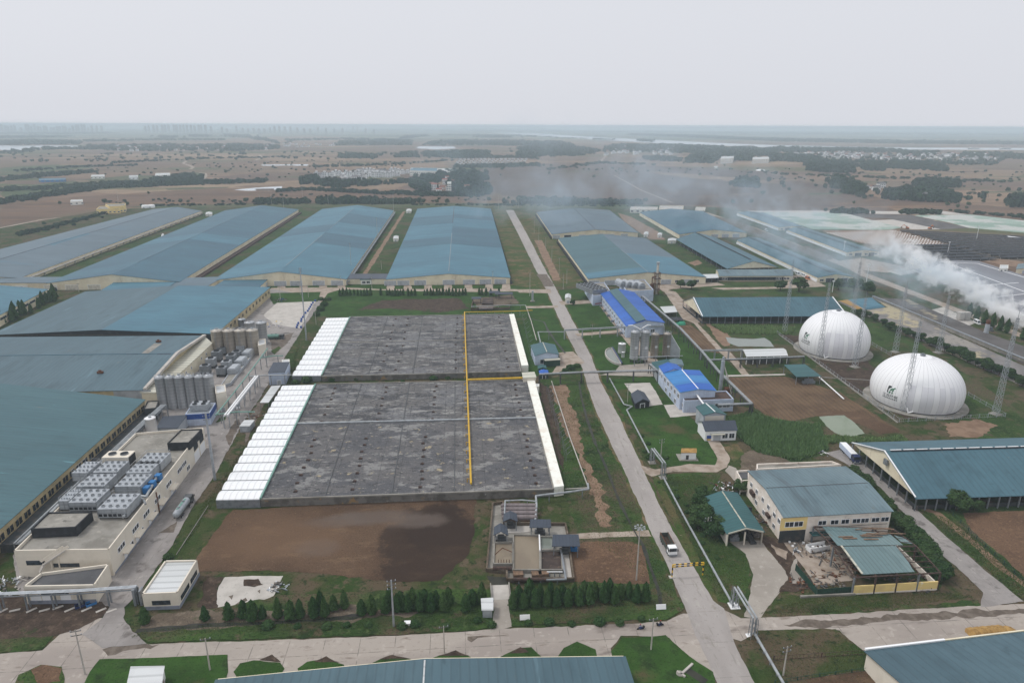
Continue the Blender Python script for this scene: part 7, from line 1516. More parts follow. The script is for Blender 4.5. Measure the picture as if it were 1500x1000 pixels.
def tanker(label, pxp, a, b, mt, L=11.5, cabmat='steel_dark'):
    t_ = thing('tank_truck', label, 'truck', P(*pxp), face(a, b)); MB().box(-L/2, L/2, -.5, .5, .65, .95).build('chassis', 'steel_dark', t_); wheels(t_, (-L/2+1, -L/2+2.3, L/2-4, L/2-1.2), 2.5, .5)
    m = MB(); m.cyl((-L/2, 0, 2.1), (L/2-3, 0, 2.1), 1.15, 18); m.ball((-L/2, 0, 2.1), 1.14, 12, 7); tk = m.build('tank', mt, t_, smooth=False); MB().box(-L/2+1, L/2-4, -.35, .35, 3.2, 3.32).build('walkway', 'pipe_teal', tk)
    for x in (-L/2+2, 0): MB().cyl((x, 0, 3.2), (x, 0, 3.6), .4, 10).build('hatch', 'steel', tk)
    cabm(t_, L/2-2.6, L/2-.1, 2.5, .95, 2.0, cabmat); return t_
tanker('silver tank truck parked beside the chiller building', (270, 747), (258, 762), (287, 722), 'galvanised')
tanker('green grey tank truck standing behind the pale silo', (405, 497), (393, 497), (419, 496), 'pipe_teal', 9)
lt = thing('long_truck', 'white topped long lorry with navy cab next to the big barn', 'truck', P(1244, 669), face((1230, 655), (1254, 680))); L = 13
MB().box(-L/2, L/2, -.5, .5, .7, 1.0).build('chassis', 'steel_dark', lt); wheels(lt, (-5.2, -4, -2.8, 2.6, 5), 2.5, .5); MB().box(-L/2, L/2-3, -1.25, 1.25, 1.05, 1.3).box(-L/2, L/2-3, -1.25, -1.17, 1.3, 3.0).box(-L/2, L/2-3, 1.17, 1.25, 1.3, 3.0).box(-L/2, -L/2+.1, -1.17, 1.17, 1.3, 3.0).build('trailer', 'wall_paleblue', lt)
m = MB(); m.box(-L/2+.02, L/2-3.05, -1.15, 1.15, 2.7, 3.05); m.build('load_cover', 'paint_white', lt); cabm(lt, L/2-2.6, L/2-.1, 2.5, 1.0, 2.2, 'paint_navy')
def van(label, pxp, a, b, mt='paint_white', L=5, name='van', h=1.2):
    v = thing(name, label, 'van' if name == 'van' else 'truck', P(*pxp), face(a, b)); m = MB(); m.hexa([(-L/2, -.9, .35), (L/2, -.9, .35), (L/2, .9, .35), (-L/2, .9, .35)], [(-L/2, -.9, 1.0), (L/2-.1, -.88, 1.0), (L/2-.1, .88, 1.0), (-L/2, .9, 1.0)]); m.hexa([(-L/2, -.9, 1.0), (L/2-.9, -.88, 1.0), (L/2-.9, .88, 1.0), (-L/2, .9, 1.0)], [(-L/2+.15, -.78, 1.0+h*.8), (L/2-1.6, -.76, 1.0+h*.8), (L/2-1.6, .76, 1.0+h*.8), (-L/2+.15, .78, 1.0+h*.8)]); bo = m.build('body', mt, v, recalc=True)
    MB().hexa([(L/2-1.0, -.75, 1.08), (L/2-.9, -.75, 1.08), (L/2-.9, .75, 1.08), (L/2-1.0, .75, 1.08)], [(L/2-1.55, -.68, 1.0+h*.74), (L/2-1.45, -.68, 1.0+h*.74), (L/2-1.45, .68, 1.0+h*.74), (L/2-1.55, .68, 1.0+h*.74)]).build('windscreen', 'glass', bo, recalc=True)
    for s_ in (-1, 1): MB().box(-L/2+.5, L/2-1.6, s_*.88-.02, s_*.88+.02, 1.15, 1.0+h*.65).build('side_window', 'glass', bo)
    wheels(v, (-L/2+.9, L/2-.9), 1.8, .34); return v
van('white pickup van on the west yard road by the pale pipe rack', (347, 597), (343, 592), (350, 600)); van('white van parked at the cypress hall beside the passage', (72, 428), (66, 428), (78, 427), L=6); 
for lb, q, a, b, mt in (('white lorry nearest the low cream office corner', (1168, 402.5), (1162, 400), (1172, 405), 'paint_white'), ('second white lorry beside the nearest calf shed', (1177, 405), (1172, 403), (1182, 408), 'paint_white'), ('orange loader lorry below the two white lorries', (1183, 409), (1178, 406), (1188, 411), 'paint_orange'), ('dark green lorry beside the white parked van', (80, 426.5), (76, 428), (85, 424), 'paint_dgreen'),
                        ('white lorry at the front of the nearest calf shed', (1234, 413), (1240, 412), (1228, 413), 'paint_white'), ('small white van on the far lane behind the calf sheds', (1122, 338), (1116, 336), (1128, 341), 'paint_white'), ('white lorry beside the burnt stump', (1431, 474), (1424, 470), (1438, 478), 'paint_white'), ('dark lorry right of the burnt stump', (1449, 484), (1444, 481), (1456, 487), 'steel_dark')):
    van(lb, q, a, b, mt, 6.5, 'lorry' if 'lorry' in lb else 'van', 1.9)
def excavator(label, q, rz):
    e = thing('excavator', label, 'excavator', P(*q), rz)
    for s_ in (-1, 1): MB().box(-2, 2, s_*1.3-.3, s_*1.3+.3, 0, .9).build('track', 'rubber', e)
    MB().box(-1.8, 1.4, -1.3, 1.3, 1, 2).build('body', 'paint_orange', e); MB().box(.2, 1.6, -1.3, -.1, 2, 3.2).build('cab', 'glass', e); m = MB(); m.beam((1, .4, 1.8), (4.2, .4, 4.8), .5); m.build('boom', 'paint_orange', e); m = MB(); m.beam((4.2, .4, 4.8), (6.5, .4, 2), .4); m.build('arm', 'paint_orange', e); MB().box(6, 7.2, -.2, 1, .8, 2).build('bucket', 'steel_dark', e)
excavator('orange excavator at the left on the silt bed', (1329, 335), 2.6); excavator('orange excavator at the right on the silt bed', (1362, 335.5), .3)
def rider(lb1, lb2, q, rz, cm):
    p = P(*q); mo = thing('motorcycle', lb1, 'motorcycle', p, rz)
    for x in (-.65, .65): MB().cyl((x, -.06, .31), (x, .06, .31), .31, 14).build('wheel', 'rubber', mo)
    m = MB(); m.beam((-.6, 0, .35), (.1, 0, .4), .22); m.beam((-.7, 0, .72), (.1, 0, .75), .26, .14); m.beam((.65, 0, .31), (.42, 0, 1.0), .09); m.box(-.05, .4, -.14, .14, .55, .88); m.build('body', 'paint_navy', mo); MB().beam((.38, -.36, 1.02), (.38, .36, 1.02), .05).build('handlebar', 'paint_black', mo); MB().box(-1.05, -.6, -.25, .25, .72, 1.1).build('luggage_box', 'paint_black', mo)
    pe = thing('person', lb2, 'person', p, rz); me = bpy.data.meshes.new('body')
    vs = [(-.2, 0, .86), (-.12, 0, 1.1), (-.05, 0, 1.34), (-.02, 0, 1.47), (0.02, 0, 1.6)]; es = [(0, 1), (1, 2), (2, 3), (3, 4)]; rs_ = [.16, .15, .15, .06, .1]
    for s_ in (-1, 1):
        b0 = len(vs); vs += [(-.05, s_*.2, 1.38), (.12, s_*.26, 1.18), (.36, s_*.3, 1.06), (-.1, s_*.12, .82), (.28, s_*.16, .72), (.12, s_*.18, .32), (.26, s_*.18, .26)]; es += [(2, b0), (b0, b0+1), (b0+1, b0+2), (0, b0+3), (b0+3, b0+4), (b0+4, b0+5), (b0+5, b0+6)]; rs_ += [.07, .05, .04, .1, .08, .055, .05]
    me.from_pydata(vs, es, []); me.materials.append(MAT[cm]); o = bpy.data.objects.new('body', me); COL.objects.link(o); o.parent = pe
    md = o.modifiers.new('skin', 'SKIN'); o.modifiers.new('sub', 'SUBSURF').render_levels = 1
    for i, v in enumerate(me.skin_vertices[0].data): v.radius = (rs_[i], rs_[i])
    me.skin_vertices[0].data[0].use_root = True
    MB().ball((.04, 0, 1.66), .115, 12, 8, 1.15).build('head', 'skin', pe, smooth=True); m = MB(); m.lathe((.03, 0, 1.68), [(.14, -.02), (.14, .06), (.1, .13), (.01, .16)], 12); m.build('helmet', 'paint_red', pe, smooth=True)
rider('dark motorcycle nearest the corner lawn on the south road', 'rider in blue on the motorcycle nearest the corner lawn', (938, 922), pi+.1, 'cloth_blue'); rider('motorcycle right of the pole, closer to the junction', 'rider in dark clothes on the motorcycle closer to the junction', (967, 916.5), .15, 'cloth_dark')
# ------------------------------------------------------------------ small yard things
for lb, q in (('white tilted board in the grass left of the motorbikes, near the entry', (769, 910)), ('white tilted board in the grass near the ditch outlet', (968.5, 894.5))):
    e = thing('sign_board', lb, 'board', P(*q)); MB().hexa([(-1.3, 0, .5), (1.3, 0, .5), (1.3, .1, .5), (-1.3, .1, .5)], [(-1.3, .5, 1.7), (1.3, .5, 1.7), (1.3, .6, 1.7), (-1.3, .6, 1.7)]).build('board', 'paint_white', e, recalc=True)
    for x in (-1, 1): MB().box(x-.07, x+.07, .3, .45, 0, 1.2).build('leg', 'steel', e)
for lb, q in (('old tyre lying in the grass below the left cypresses', (346, 920)), ('old tyre lying in the grass near the middle of the south verge', (492, 915))):
    e = thing('tyre', lb, 'tyre', P(*q)); m = MB(); m.lathe((0, 0, 0), [(.45, .1), (.5, 0), (.85, 0), (.95, .15), (.85, .32), (.5, .32), (.45, .2)], 18); m.build('tread', 'wall_grey', e, smooth=True)
e = thing('meter_box', 'small white box in the grass near the front grey pole', 'box', P(597, 916)); MB().box(-.7, .7, -.5, .5, 0, 1).box(-.8, .8, -.6, .6, 1, 1.15).build('body', 'paint_white', e); MB().box(-.2, .2, -.56, -.5, .3, .7).build('door', 'paint_black', e)
e = thing('culvert', 'pale arched culvert mouth in the corner lawn', 'culvert', P(1006, 982), -.9); m = MB(); m.box(-.3, .2, -2.4, 2.4, 0, .7); m.box(-1.2, 1.0, -2.5, -2, 0, .7); m.build('headwall', 'concrete_light', e); MB().box(.2, 5, -1, 1, .02, .35).build('channel', 'water_dark', e)
e = thing('manhole', 'round pale manhole ring in the corner lawn', 'manhole', P(996, 988)); MB().cyl((0, 0, 0), (0, 0, .5), .9, 16).build('ring', 'concrete_flat', e)
e = thing('entry_bridge', 'pale slab bridge over the ditch at the sludge plant entry', 'bridge', P(733, 868)); m = MB(); m.box(-2.6, 2.6, -3, 3, 0, .3); m.build('deck', 'concrete_light', e)
for x in (-2.5, 2.5): MB().box(x-.15, x+.15, -3, 3, .3, 1.1).build('parapet', 'concrete_flat', e)
fence('pipe_rail', 'rusty pipe rail on posts in the scrub plot at the bottom right', [(1133, 968), (1272, 959)], 1.6, 9, 'rust_dark'); fence('wire_fence', 'low green wire fence at the bottom of the scrub plot', [(1135, 1002), (1200, 992), (1270, 983)], 1.2, 4, 'paint_dgreen'); fence('wire_fence', 'green wire fence beside the round bare field', [(1385, 745), (1430, 790), (1500, 855)], 1.4, 4, 'paint_dgreen')
blu = thing('barrel', 'blue barrel on the pale stock yard edge', 'barrel', P(441, 481), 0, 'blue barrels along the stock yard')
m = MB(); m.lathe((0, 0, 0), [(.55, 0), (.6, .1), (.62, .8), (.6, 1.5), (.5, 1.6), (.02, 1.62)], 12); m.build('drum', 'paint_blue', blu, smooth=True); MB().cyl((.2, 0, 1.62), (.2, 0, 1.72), .12, 8).build('cap', 'paint_black', blu)
blu['label'] = 'blue barrel on the pale stock yard edge'
for i in range(1, 15):
    t_ = i/14; c_ = copy_tree(blu); c_.location = P(432+29*t_+rnd.uniform(-1, 1), 484-42*t_)
for i in range(9):
    e = thing('concrete_block', 'pale concrete stub in the bare yard, %s from the left' % od(i), 'block', P(5+20*i+rnd.uniform(-4, 4), 893+rnd.uniform(-4, 3)), rnd.uniform(.3, 1), 'concrete stubs in the bare yard'); MB().box(-1.2, 1.2, -.35, .35, 0, .4).build('stub', 'concrete_light', e); e.children[0].name = 'block_body'
for lb, q, mt in (('blue crate on the bare yard near the cream wing', (134, 886), 'paint_cyanblue'), ('dark blue crate on the bare yard, left of the lighter one', (118, 889), 'paint_navy')):
    e = thing('crate', lb, 'crate', P(*q), .6); m = MB(); m.box(-1.2, 1.2, -.8, .8, 0, .15); m.box(-1.2, 1.2, -.8, -.7, .15, 1); m.box(-1.2, 1.2, .7, .8, .15, 1); m.box(-1.2, -1.1, -.7, .7, .15, 1); m.box(1.1, 1.2, -.7, .7, .15, 1); m.build('shell', mt, e)
for i in range(16):
    t_ = (i+.5)/16; p = P(800+30*t_, 575+105*t_); e = thing('frame_post', 'thin slanted frame post beside the front channel, %s from the back' % od(i), 'post', p, 0, 'slanted frame posts beside the front channel'); m = MB(); m.beam((0, 0, 0), (0, 0, 5), .14); m.beam((0, 0, 3), (2.2, 0, 5), .1); m.build('frame', 'steel', e)
for i in range(10):
    t_ = (i+.5)/10; p = P(764+16*t_, 466+66*t_); e = thing('frame_post', 'thin slanted frame post beside the rear channel, %s from the back' % od(i), 'post', p, 0, 'slanted frame posts beside the rear channel'); m = MB(); m.beam((0, 0, 0), (0, 0, 5), .14); m.beam((0, 0, 3), (2.4, 0, 5), .1); m.build('frame', 'steel', e)
# ------------------------------------------------------------------ planting
def leafquads(m, c, n, rad, size, flat=0.0, out=None):
    for i in range(n):
        d = V((rnd.gauss(0, 1), rnd.gauss(0, 1), rnd.gauss(0, 1))).normalized(); k = rnd.random()**.35
        p = c+V((d.x*rad.x, d.y*rad.y, d.z*rad.z))*k; nn = (d+V((rnd.uniform(-.7, .7), rnd.uniform(-.7, .7), rnd.uniform(-.4, .9)))).normalized()
        a = nn.cross(V((0, 0, 1))); a = a.normalized() if a.length > .05 else V((1, 0, 0)); b = nn.cross(a); s = size*rnd.uniform(.6, 1.3); t = rnd.uniform(.5, 1)
        m.add([p-a*s-b*s*t, p+a*s*.9-b*s*.7*t, p+a*s+b*s*t, p-a*s*.7+b*s*.9*t], [(0, 1, 2, 3)])
def tree_mesh(h, r, nl, size, seed, trunk=.22):
    global rnd
    sv = rnd; rnd = random.Random(seed); cr = MB()
    k = rnd.randint(8, 12)
    for i in range(k):
        a = rnd.uniform(0, 6.28); d = r*.55*sqrt(rnd.random()); z = h*rnd.uniform(.38, .82); q = r*rnd.uniform(.34, .52)*(1.15-.5*abs(z/h-.55))
        leafquads(cr, V((d*cos(a), d*sin(a), z)), nl//k, V((q, q, q*.8)), size)
    tk = MB(); tk.cyl((0, 0, -.1), (.1*r, 0, h*.45), h*.03+.05, 7, h*.018)
    for i in range(4): a = i*1.57+.4; tk.cyl((.1*r*.8, 0, h*.36), (r*.5*cos(a), r*.5*sin(a), h*.64), h*.014, 5, h*.006)
    rnd = sv
    return cr.mesh('crown', 'leaf_broad'), tk.mesh('trunk', 'bark')
def cyp_mesh(h, r, nl, size, seed):
    global rnd
    sv = rnd; rnd = random.Random(seed); cr = MB(); prof = lambda t: r*(min(1, (t+.06)/.22))**.7*(1-t)**.47*1.08
    for i in range(nl):
        t = rnd.random()**1.15; a = rnd.uniform(0, 6.28); q = prof(t)*(1+.5*noise.noise(V((cos(a)*1.8, sin(a)*1.8, t*5+seed*3.7))))*rnd.uniform(.7, 1.08); p = V((q*cos(a), q*sin(a), .25+h*t))
        nn = V((cos(a), sin(a), .5)).normalized()+V((rnd.uniform(-.5, .5), rnd.uniform(-.5, .5), rnd.uniform(-.3, .5))); nn.normalize(); u = nn.cross(V((0, 0, 1))).normalized(); w_ = u.cross(nn); s = size*rnd.uniform(.6, 1.25)
        cr.add([p-u*s*.7, p+u*s*.7, p+w_*s*1.7], [(0, 1, 2)])
    cr.lathe((0, 0, 0), [(.1, .1)]+[(prof(t)*.66, .25+h*t) for t in (0, .1, .25, .45, .65, .82)]+[(.02, h*.93)], 9)
    tk = MB(); tk.cyl((0, 0, -.1), (0, 0, h*.5), .12, 6, .06); rnd = sv
    return cr.mesh('crown', 'leaf_cypress'), tk.mesh('trunk', 'bark')
def plant(name, label, cat, p, meshes, s=1.0, group=None, sz=None, sx=None):
    e = thing(name, label, cat, p, rnd.uniform(0, 6.28), group); e.scale = (s*(sx or 1), s*(sx or 1), s*(sz or 1))
    for nm, me in zip(('crown', 'trunk'), meshes):
        o = bpy.data.objects.new(nm, me); COL.objects.link(o); o.parent = e
    return e
CYP = [cyp_mesh(5.3, 1.3+.1*(i % 3), 2000, .25, 11+i) for i in range(5)]
CYS = [cyp_mesh(5.6, 1.35, 420, .48, 31+i) for i in range(3)]
BT = [tree_mesh(7, 3.6, 2600, .26, 51+i) for i in range(4)]
MT = [tree_mesh(8, 3.8, 900, .55, 71+i) for i in range(4)]
BUSH = [(lambda c: (leafquads(c, V((0, 0, .8)), 600, V((1.5, 1.5, 1.0)), .2), c.mesh('foliage', 'leaf_hedge'))[1])(MB()) for _ in range(3)]
def bush(label, x, y, s, group=None, name='bush'):
    o = bpy.data.objects.new(name, BUSH[rnd.randint(0, 2)]); COL.objects.link(o); o.location = P(x, y); o.rotation_euler = (0, 0, rnd.uniform(0, 6)); o.scale = (s, s, s*rnd.uniform(.8, 1.1)); return tag(o, label, 'bush', group)
GA = 'cypresses of the front hedge left of the entry'; GB = 'cypresses of the front hedge right of the entry'
left = [(213, 913, 1.0), (301, 909, .9), (336, 907, 1.0), (357, 905, 1.05), (371, 909, 1.1), (385, 906, .9), (408, 905, 1.05), (426, 906, 1.1), (440, 905, .95), (460, 904, 1.0), (470, 892, .95), (476, 903, 1.0), (489, 893, 1.0), (505, 891, .95), (530, 900, .9), (545, 900, 1.0), (564, 898, 1.0), (571, 890, 1.0), (582, 896, .95), (587, 892, 1.05), (598, 896, 1.0), (605, 891, 1.0), (615, 895, .9), (622, 888, 1.1), (632, 895, 1.0), (639, 889, 1.0), (650, 895, 1.0), (657, 885, 1.0), (682, 894, 1.0), (692, 886, 1.05), (706, 883, 1.0)]
right = [(751, 891, 1.0), (760, 882, 1.1), (767, 890, 1.0), (775, 881, 1.2), (784, 889, 1.0), (791, 881, 1.0), (801, 888, 1.05), (806, 880, 1.0), (815, 888, 1.0), (824, 879, 1.05), (832, 887, 1.1), (841, 880, 1.0), (848, 886, 1.0), (855, 878, 1.15), (864, 884, 1.05), (870, 877, 1.15), (884, 882, 1.0), (892, 877, 1.15), (900, 884, 1.0), (908, 876, .95), (921, 876, .95), (932, 882, 1.05), (945, 881, 1.0)]
for lst, g_, sd in ((left, GA, 'left'), (right, GB, 'right')):
    for i, (x, y, s) in enumerate(sorted(lst)): plant('cypress', 'cone shaped cypress %s from the left in the front hedge %s of the entry' % (od(i), sd), 'cypress', P(x, y), CYP[(i*3) % 5], s*rnd.uniform(.92, 1.08), g_, sz=rnd.uniform(.82, 1.12))
GC = 'small cypresses before the northern warehouses'; k = 0
xs = [498, 503, 508, 513, 519, 524, 529, 534, 538, 543, 558, 567, 571, 575, 579, 583, 587, 591, 598, 603, 608, 622, 626, 631, 635, 640, 644, 649, 654, 658, 663, 668, 673, 678, 682, 702, 706, 712, 719, 731]
for i, x in enumerate(xs): plant('cypress', 'small dark cypress before the warehouses, %s from the left' % od(i), 'cypress', P(x, 433.5-.004*(x-498)+rnd.uniform(-.6, .6)), CYS[i % 3], rnd.uniform(.75, 1.0), GC)
GD_ = 'cypresses along the cream wall of the leftmost hall'
for i, (x, y, s) in enumerate([(3, 473, 1.3), (7, 474, 1.0), (18, 471, 1.4), (22, 468, 1.9), (31, 462, 1.6), (36, 461, 1.6), (46, 459, 1.1), (57, 452, 1.2), (63, 447, 1.6), (69, 444, 1.3), (74, 443, 1.4), (80, 441, 2.0)]): plant('cypress', 'cypress by the slot windowed left hall, %s from the left' % od(i), 'cypress', P(x, y), CYS[i % 3], s, GD_)
for i, (x, y) in enumerate([(1419, 464), (1430, 469), (1441, 474), (1453, 479), (1464, 484), (1474, 488), (1498, 498)]): plant('cypress', 'dark cypress beside the thick smoke, %s from the left' % od(i), 'cypress', P(x, y), CYS[i % 3], 1.5, 'cypresses beside the smoke')
GH = 'round hedge trees along the silage beds'
for i in range(24):
    t_ = i/23; x = 1258+262*t_; y = 462+.43*(x-1258)+rnd.uniform(-2, 2); plant('hedge_tree', 'round hedge tree between domes and silage bed, %s from the left' % od(i), 'tree', P(x, y), BT[i % 4], rnd.uniform(.85, 1.2), GH, sz=.85)
# clumps by the carport and the workshop
for i, (x, y, s) in enumerate([(1029, 748, 1.2), (1020, 756, .8), (1028, 765, 1.3), (1038, 776, 1.25), (1022, 775, .9), (1046, 788, 1.1), (1053, 779, 1.1), (1030, 735, 1.0), (1042, 735, .9), (1085, 720, .9)]): plant('broad_tree', 'dark bushy tree left of the teal carport, %s in the clump' % od(i), 'tree', P(x, y), BT[i % 4], s*.95, 'dark trees round the teal carport', sz=.8)
for i in range(40):
    t_ = i/39; x = 1248+130*t_+rnd.uniform(-6, 6); y = 698+150*t_+rnd.uniform(-4, 4)
    if t_ < .45: x = 1248+ (1318-1248)*t_/.45+rnd.uniform(-3, 3); y = 693+(772-693)*t_/.45+rnd.uniform(-3, 2)
    else: x = 1325+(1378-1325)*(t_-.45)/.55+rnd.uniform(-6, 10); y = 775+(852-775)*(t_-.45)/.55+rnd.uniform(-4, 4)
    plant('thicket_shrub', 'dense shrub of the thicket along the barn road, %s from the back' % od(i), 'shrub', P(x, y), BT[i % 4], rnd.uniform(.55, .8) if t_ < .3 else rnd.uniform(.7, 1.0), 'shrub thicket along the barn road', sz=.75)
for lb, x, y, s in (('round tree at the barn front edge, larger', 1400, 748, 1.2), ('small round bush beside the larger barn tree', 1427, 748, .75), ('round tree right of the lilac grid pole by the cream office', 1143, 426, 1.4), ('wide dark tree before the nearest calf shed', 1170, 427, 1.9), ('dark tree at the right end of the calf shed yard', 1228, 425, 1.5), ('broad dark tree under the smoke at the shed yard', 1250, 428, 1.7), ('dark tree left of the blue sheet corner', 1270, 432, 1.5), ('small dark tree on the yard before the two tone warehouse', 997, 422, 1.0), ('larger dark tree on the yard before the two tone warehouse', 1013, 424, 1.3), ('small tree beside the green tanks lawn', 839, 447, .6)):
    plant('broad_tree', lb, 'tree', P(x, y), MT[rnd.randint(0, 3)] if y < 500 else BT[1], s, sz=.85)
for i in range(16): bush('low bush along the south verge, %s from the left' % od(i), 395+37*i+rnd.uniform(-12, 12), 925-.02*37*i+rnd.uniform(-8, 2), rnd.uniform(.6, 1.2), 'bushes on the south verge')
for i in range(18):
    t_ = i/17; bush('bush along the pale pipe on the right of the road, %s from the back' % od(i), 930+120*t_+rnd.uniform(-8, 14), 640+190*t_, rnd.uniform(.4, .9), 'bushes along the road pipe')
for i, (x, y, s) in enumerate([(523, 556, 1.6), (487, 558, 1.4), (635, 556, 1.5), (656, 555, 1.0), (450, 560, 1.8), (433, 562, 1.3), (590, 560, .8), (836, 541, 1.6), (845, 538, 1.2), (828, 544, 1.2), (952, 672, 1.3), (975, 672, .8)]): bush('weedy bush by the digester tanks, %s in the row' % od(i), x, y, s, 'weedy bushes by the digester tanks')
for i, (x, y, s) in enumerate([(247, 818, 1.0), (364, 690, .8), (348, 700, .6), (470, 455, 2.0), (475, 448, 1.8), (464, 462, 1.6), (480, 440, 1.8), (470, 440, 1.5)]): bush('bush along the west verge, %s' % od(i), x, y, s, 'bushes on the west verge')
def inside(p, poly):
    r = False; n = len(poly); j = n-1
    for i in range(n):
        if (poly[i].y > p.y) != (poly[j].y > p.y) and p.x < (poly[j].x-poly[i].x)*(p.y-poly[i].y)/(poly[j].y-poly[i].y)+poly[i].x: r = not r
        j = i
    return r
def scatter(px, n):
    poly = [P(x, y) for x, y in px]; x0, x1 = min(p.x for p in poly), max(p.x for p in poly); y0, y1 = min(p.y for p in poly), max(p.y for p in poly); out = []; k = 0
    while len(out) < n and k < n*40:
        k += 1; p = V((rnd.uniform(x0, x1), rnd.uniform(y0, y1), 0))
        if inside(p, poly): out.append(p)
    return out
# reeds, weeds and grass tufts
def tufts(name, label, px, n, h, mat, wd=.12):
    m = MB()
    for p in scatter(px, n):
        for k in range(3):
            a = rnd.uniform(0, 6.28); l = h*rnd.uniform(.5, 1.2); w_ = V((cos(a), sin(a), 0))*wd*rnd.uniform(.6, 1.5); t = p+V((rnd.uniform(-.4, .4)*h, rnd.uniform(-.4, .4)*h, l)); m.add([p-w_, p+w_, t], [(0, 1, 2)])
    return tag(m.build(name, mat), label, 'plants', kind='stuff')
tufts('reeds', 'tall green reeds east of the white cottage', [(1068, 614), (1100, 606), (1150, 620), (1198, 624), (1212, 658), (1170, 676), (1110, 664), (1082, 640)], 6000, 2.0, 'leaf_reed', .22)
tufts('reeds', 'reeds on the far side of the pond', [(1042, 477), (1130, 479), (1165, 481), (1158, 490), (1090, 490), (1060, 488)], 1500, 1.8, 'leaf_reed', .3)
tufts('reeds', 'reeds around the green pond', [(1180, 640), (1225, 640), (1290, 645), (1320, 640), (1330, 648), (1250, 650), (1200, 650)], 900, 1.6, 'leaf_reed', .3)
mk('leaf_grass', S(76, 98, 58), [(S(104, 116, 72), .03, .4, .6), (S(124, 116, 84), .05, .52, .66)], 1, spec=.05, island=.3)
for lb, px, n, h in (('long grass on the south verge', [(190, 935), (300, 928), (628, 922), (722, 915), (720, 895), (600, 905), (400, 905), (210, 925)], 9000, .5), ('long grass right of the entry', [(752, 914), (750, 885), (860, 870), (960, 860), (996, 892), (836, 912)], 7000, .5), ('long grass in the mid green strip', [(800, 575), (856, 570), (900, 672), (952, 790), (990, 880), (960, 860), (850, 780), (830, 712)], 9000, .5),
                     ('long grass right of the road', [(968, 700), (1055, 695), (1030, 725), (1055, 795), (1092, 815), (1095, 850), (1072, 880), (1045, 870)], 8000, .5), ('long grass on the south bank', [(1110, 900), (1190, 875), (1375, 868), (1430, 875), (1250, 896)], 6000, .5), ('weeds on the west verge', [(430, 555), (440, 500), (420, 550), (345, 690), (315, 735), (262, 815), (300, 735)], 3000, .6), ('weeds in the gap between the digester tanks', [(430, 562), (462, 560), (760, 554), (762, 548), (470, 553)], 2500, .8),
                     ('tall weeds by the barn road', [(1345, 745), (1440, 830), (1495, 878), (1520, 860), (1400, 765)], 4000, .6), ('weeds in the scrub plot', [(1100, 935), (1225, 925), (1262, 957), (1290, 1000), (1130, 1000)], 5000, .5)):
    tufts('grass', lb, px, n, h, 'leaf_grass', .1)
# ------------------------------------------------------------------ far country
import numpy as np
def template(seed, nq=34):
    r0 = random.Random(seed); vs = []
    for i in range(nq):
        d = V((r0.gauss(0, 1), r0.gauss(0, 1), r0.gauss(0, .9))).normalized(); k = r0.random()**.3; p = V((d.x*.95, d.y*.95, d.z*.46+.52))*1.0; p = V((p.x*k, p.y*k, .5+(p.z-.5)*k))
        nn = (d+V((r0.uniform(-.6, .6), r0.uniform(-.6, .6), r0.uniform(-.2, .8)))).normalized(); a = nn.cross(V((0, 0, 1))); a = a.normalized() if a.length > .05 else V((1, 0, 0)); b = nn.cross(a); s = r0.uniform(.22, .42)
        for q in (p-a*s-b*s*.6, p+a*s*.9-b*s*.5, p+a*s+b*s*.6, p-a*s*.7+b*s*.7): vs.append((q.x, q.y, max(.02, q.z*1.0)))
    return np.array(vs, dtype=np.float32)
TPL = [template(200+i) for i in range(6)]
def quadmesh(name, arr, mat):
    n = len(arr)//4; me = bpy.data.meshes.new(name); me.vertices.add(n*4); me.vertices.foreach_set('co', arr.astype(np.float32).ravel()); me.loops.add(n*4); me.loops.foreach_set('vertex_index', np.arange(n*4, dtype=np.int32)); me.polygons.add(n); me.polygons.foreach_set('loop_start', np.arange(0, n*4, 4, dtype=np.int32)); me.update(calc_edges=True); me.materials.append(MAT[mat]); me.validate(); return me
def wood(label, px, n, h, r=None, name='woodland', mat='leaf_far'):
    pts = scatter(px, n); r = r or h*.5; out = []; pts += [p+V((rnd.gauss(0, r*3.2), rnd.gauss(0, r*3.2), 0)) for p in pts[::7]]
    for p in pts:
        s = rnd.uniform(.65, 1.25); a = rnd.uniform(0, 6.28); t = TPL[rnd.randint(0, 5)]; c_, s_ = cos(a), sin(a); hh = h*s*rnd.uniform(.8, 1.15); q = np.empty_like(t); q[:, 0] = (t[:, 0]*c_-t[:, 1]*s_)*r*s+p.x; q[:, 1] = (t[:, 0]*s_+t[:, 1]*c_)*r*s+p.y; q[:, 2] = t[:, 2]*hh; out.append(q)
    o = bpy.data.objects.new(name, quadmesh(name, np.concatenate(out), mat)); COL.objects.link(o); return tag(o, label, 'woodland', kind='stuff')
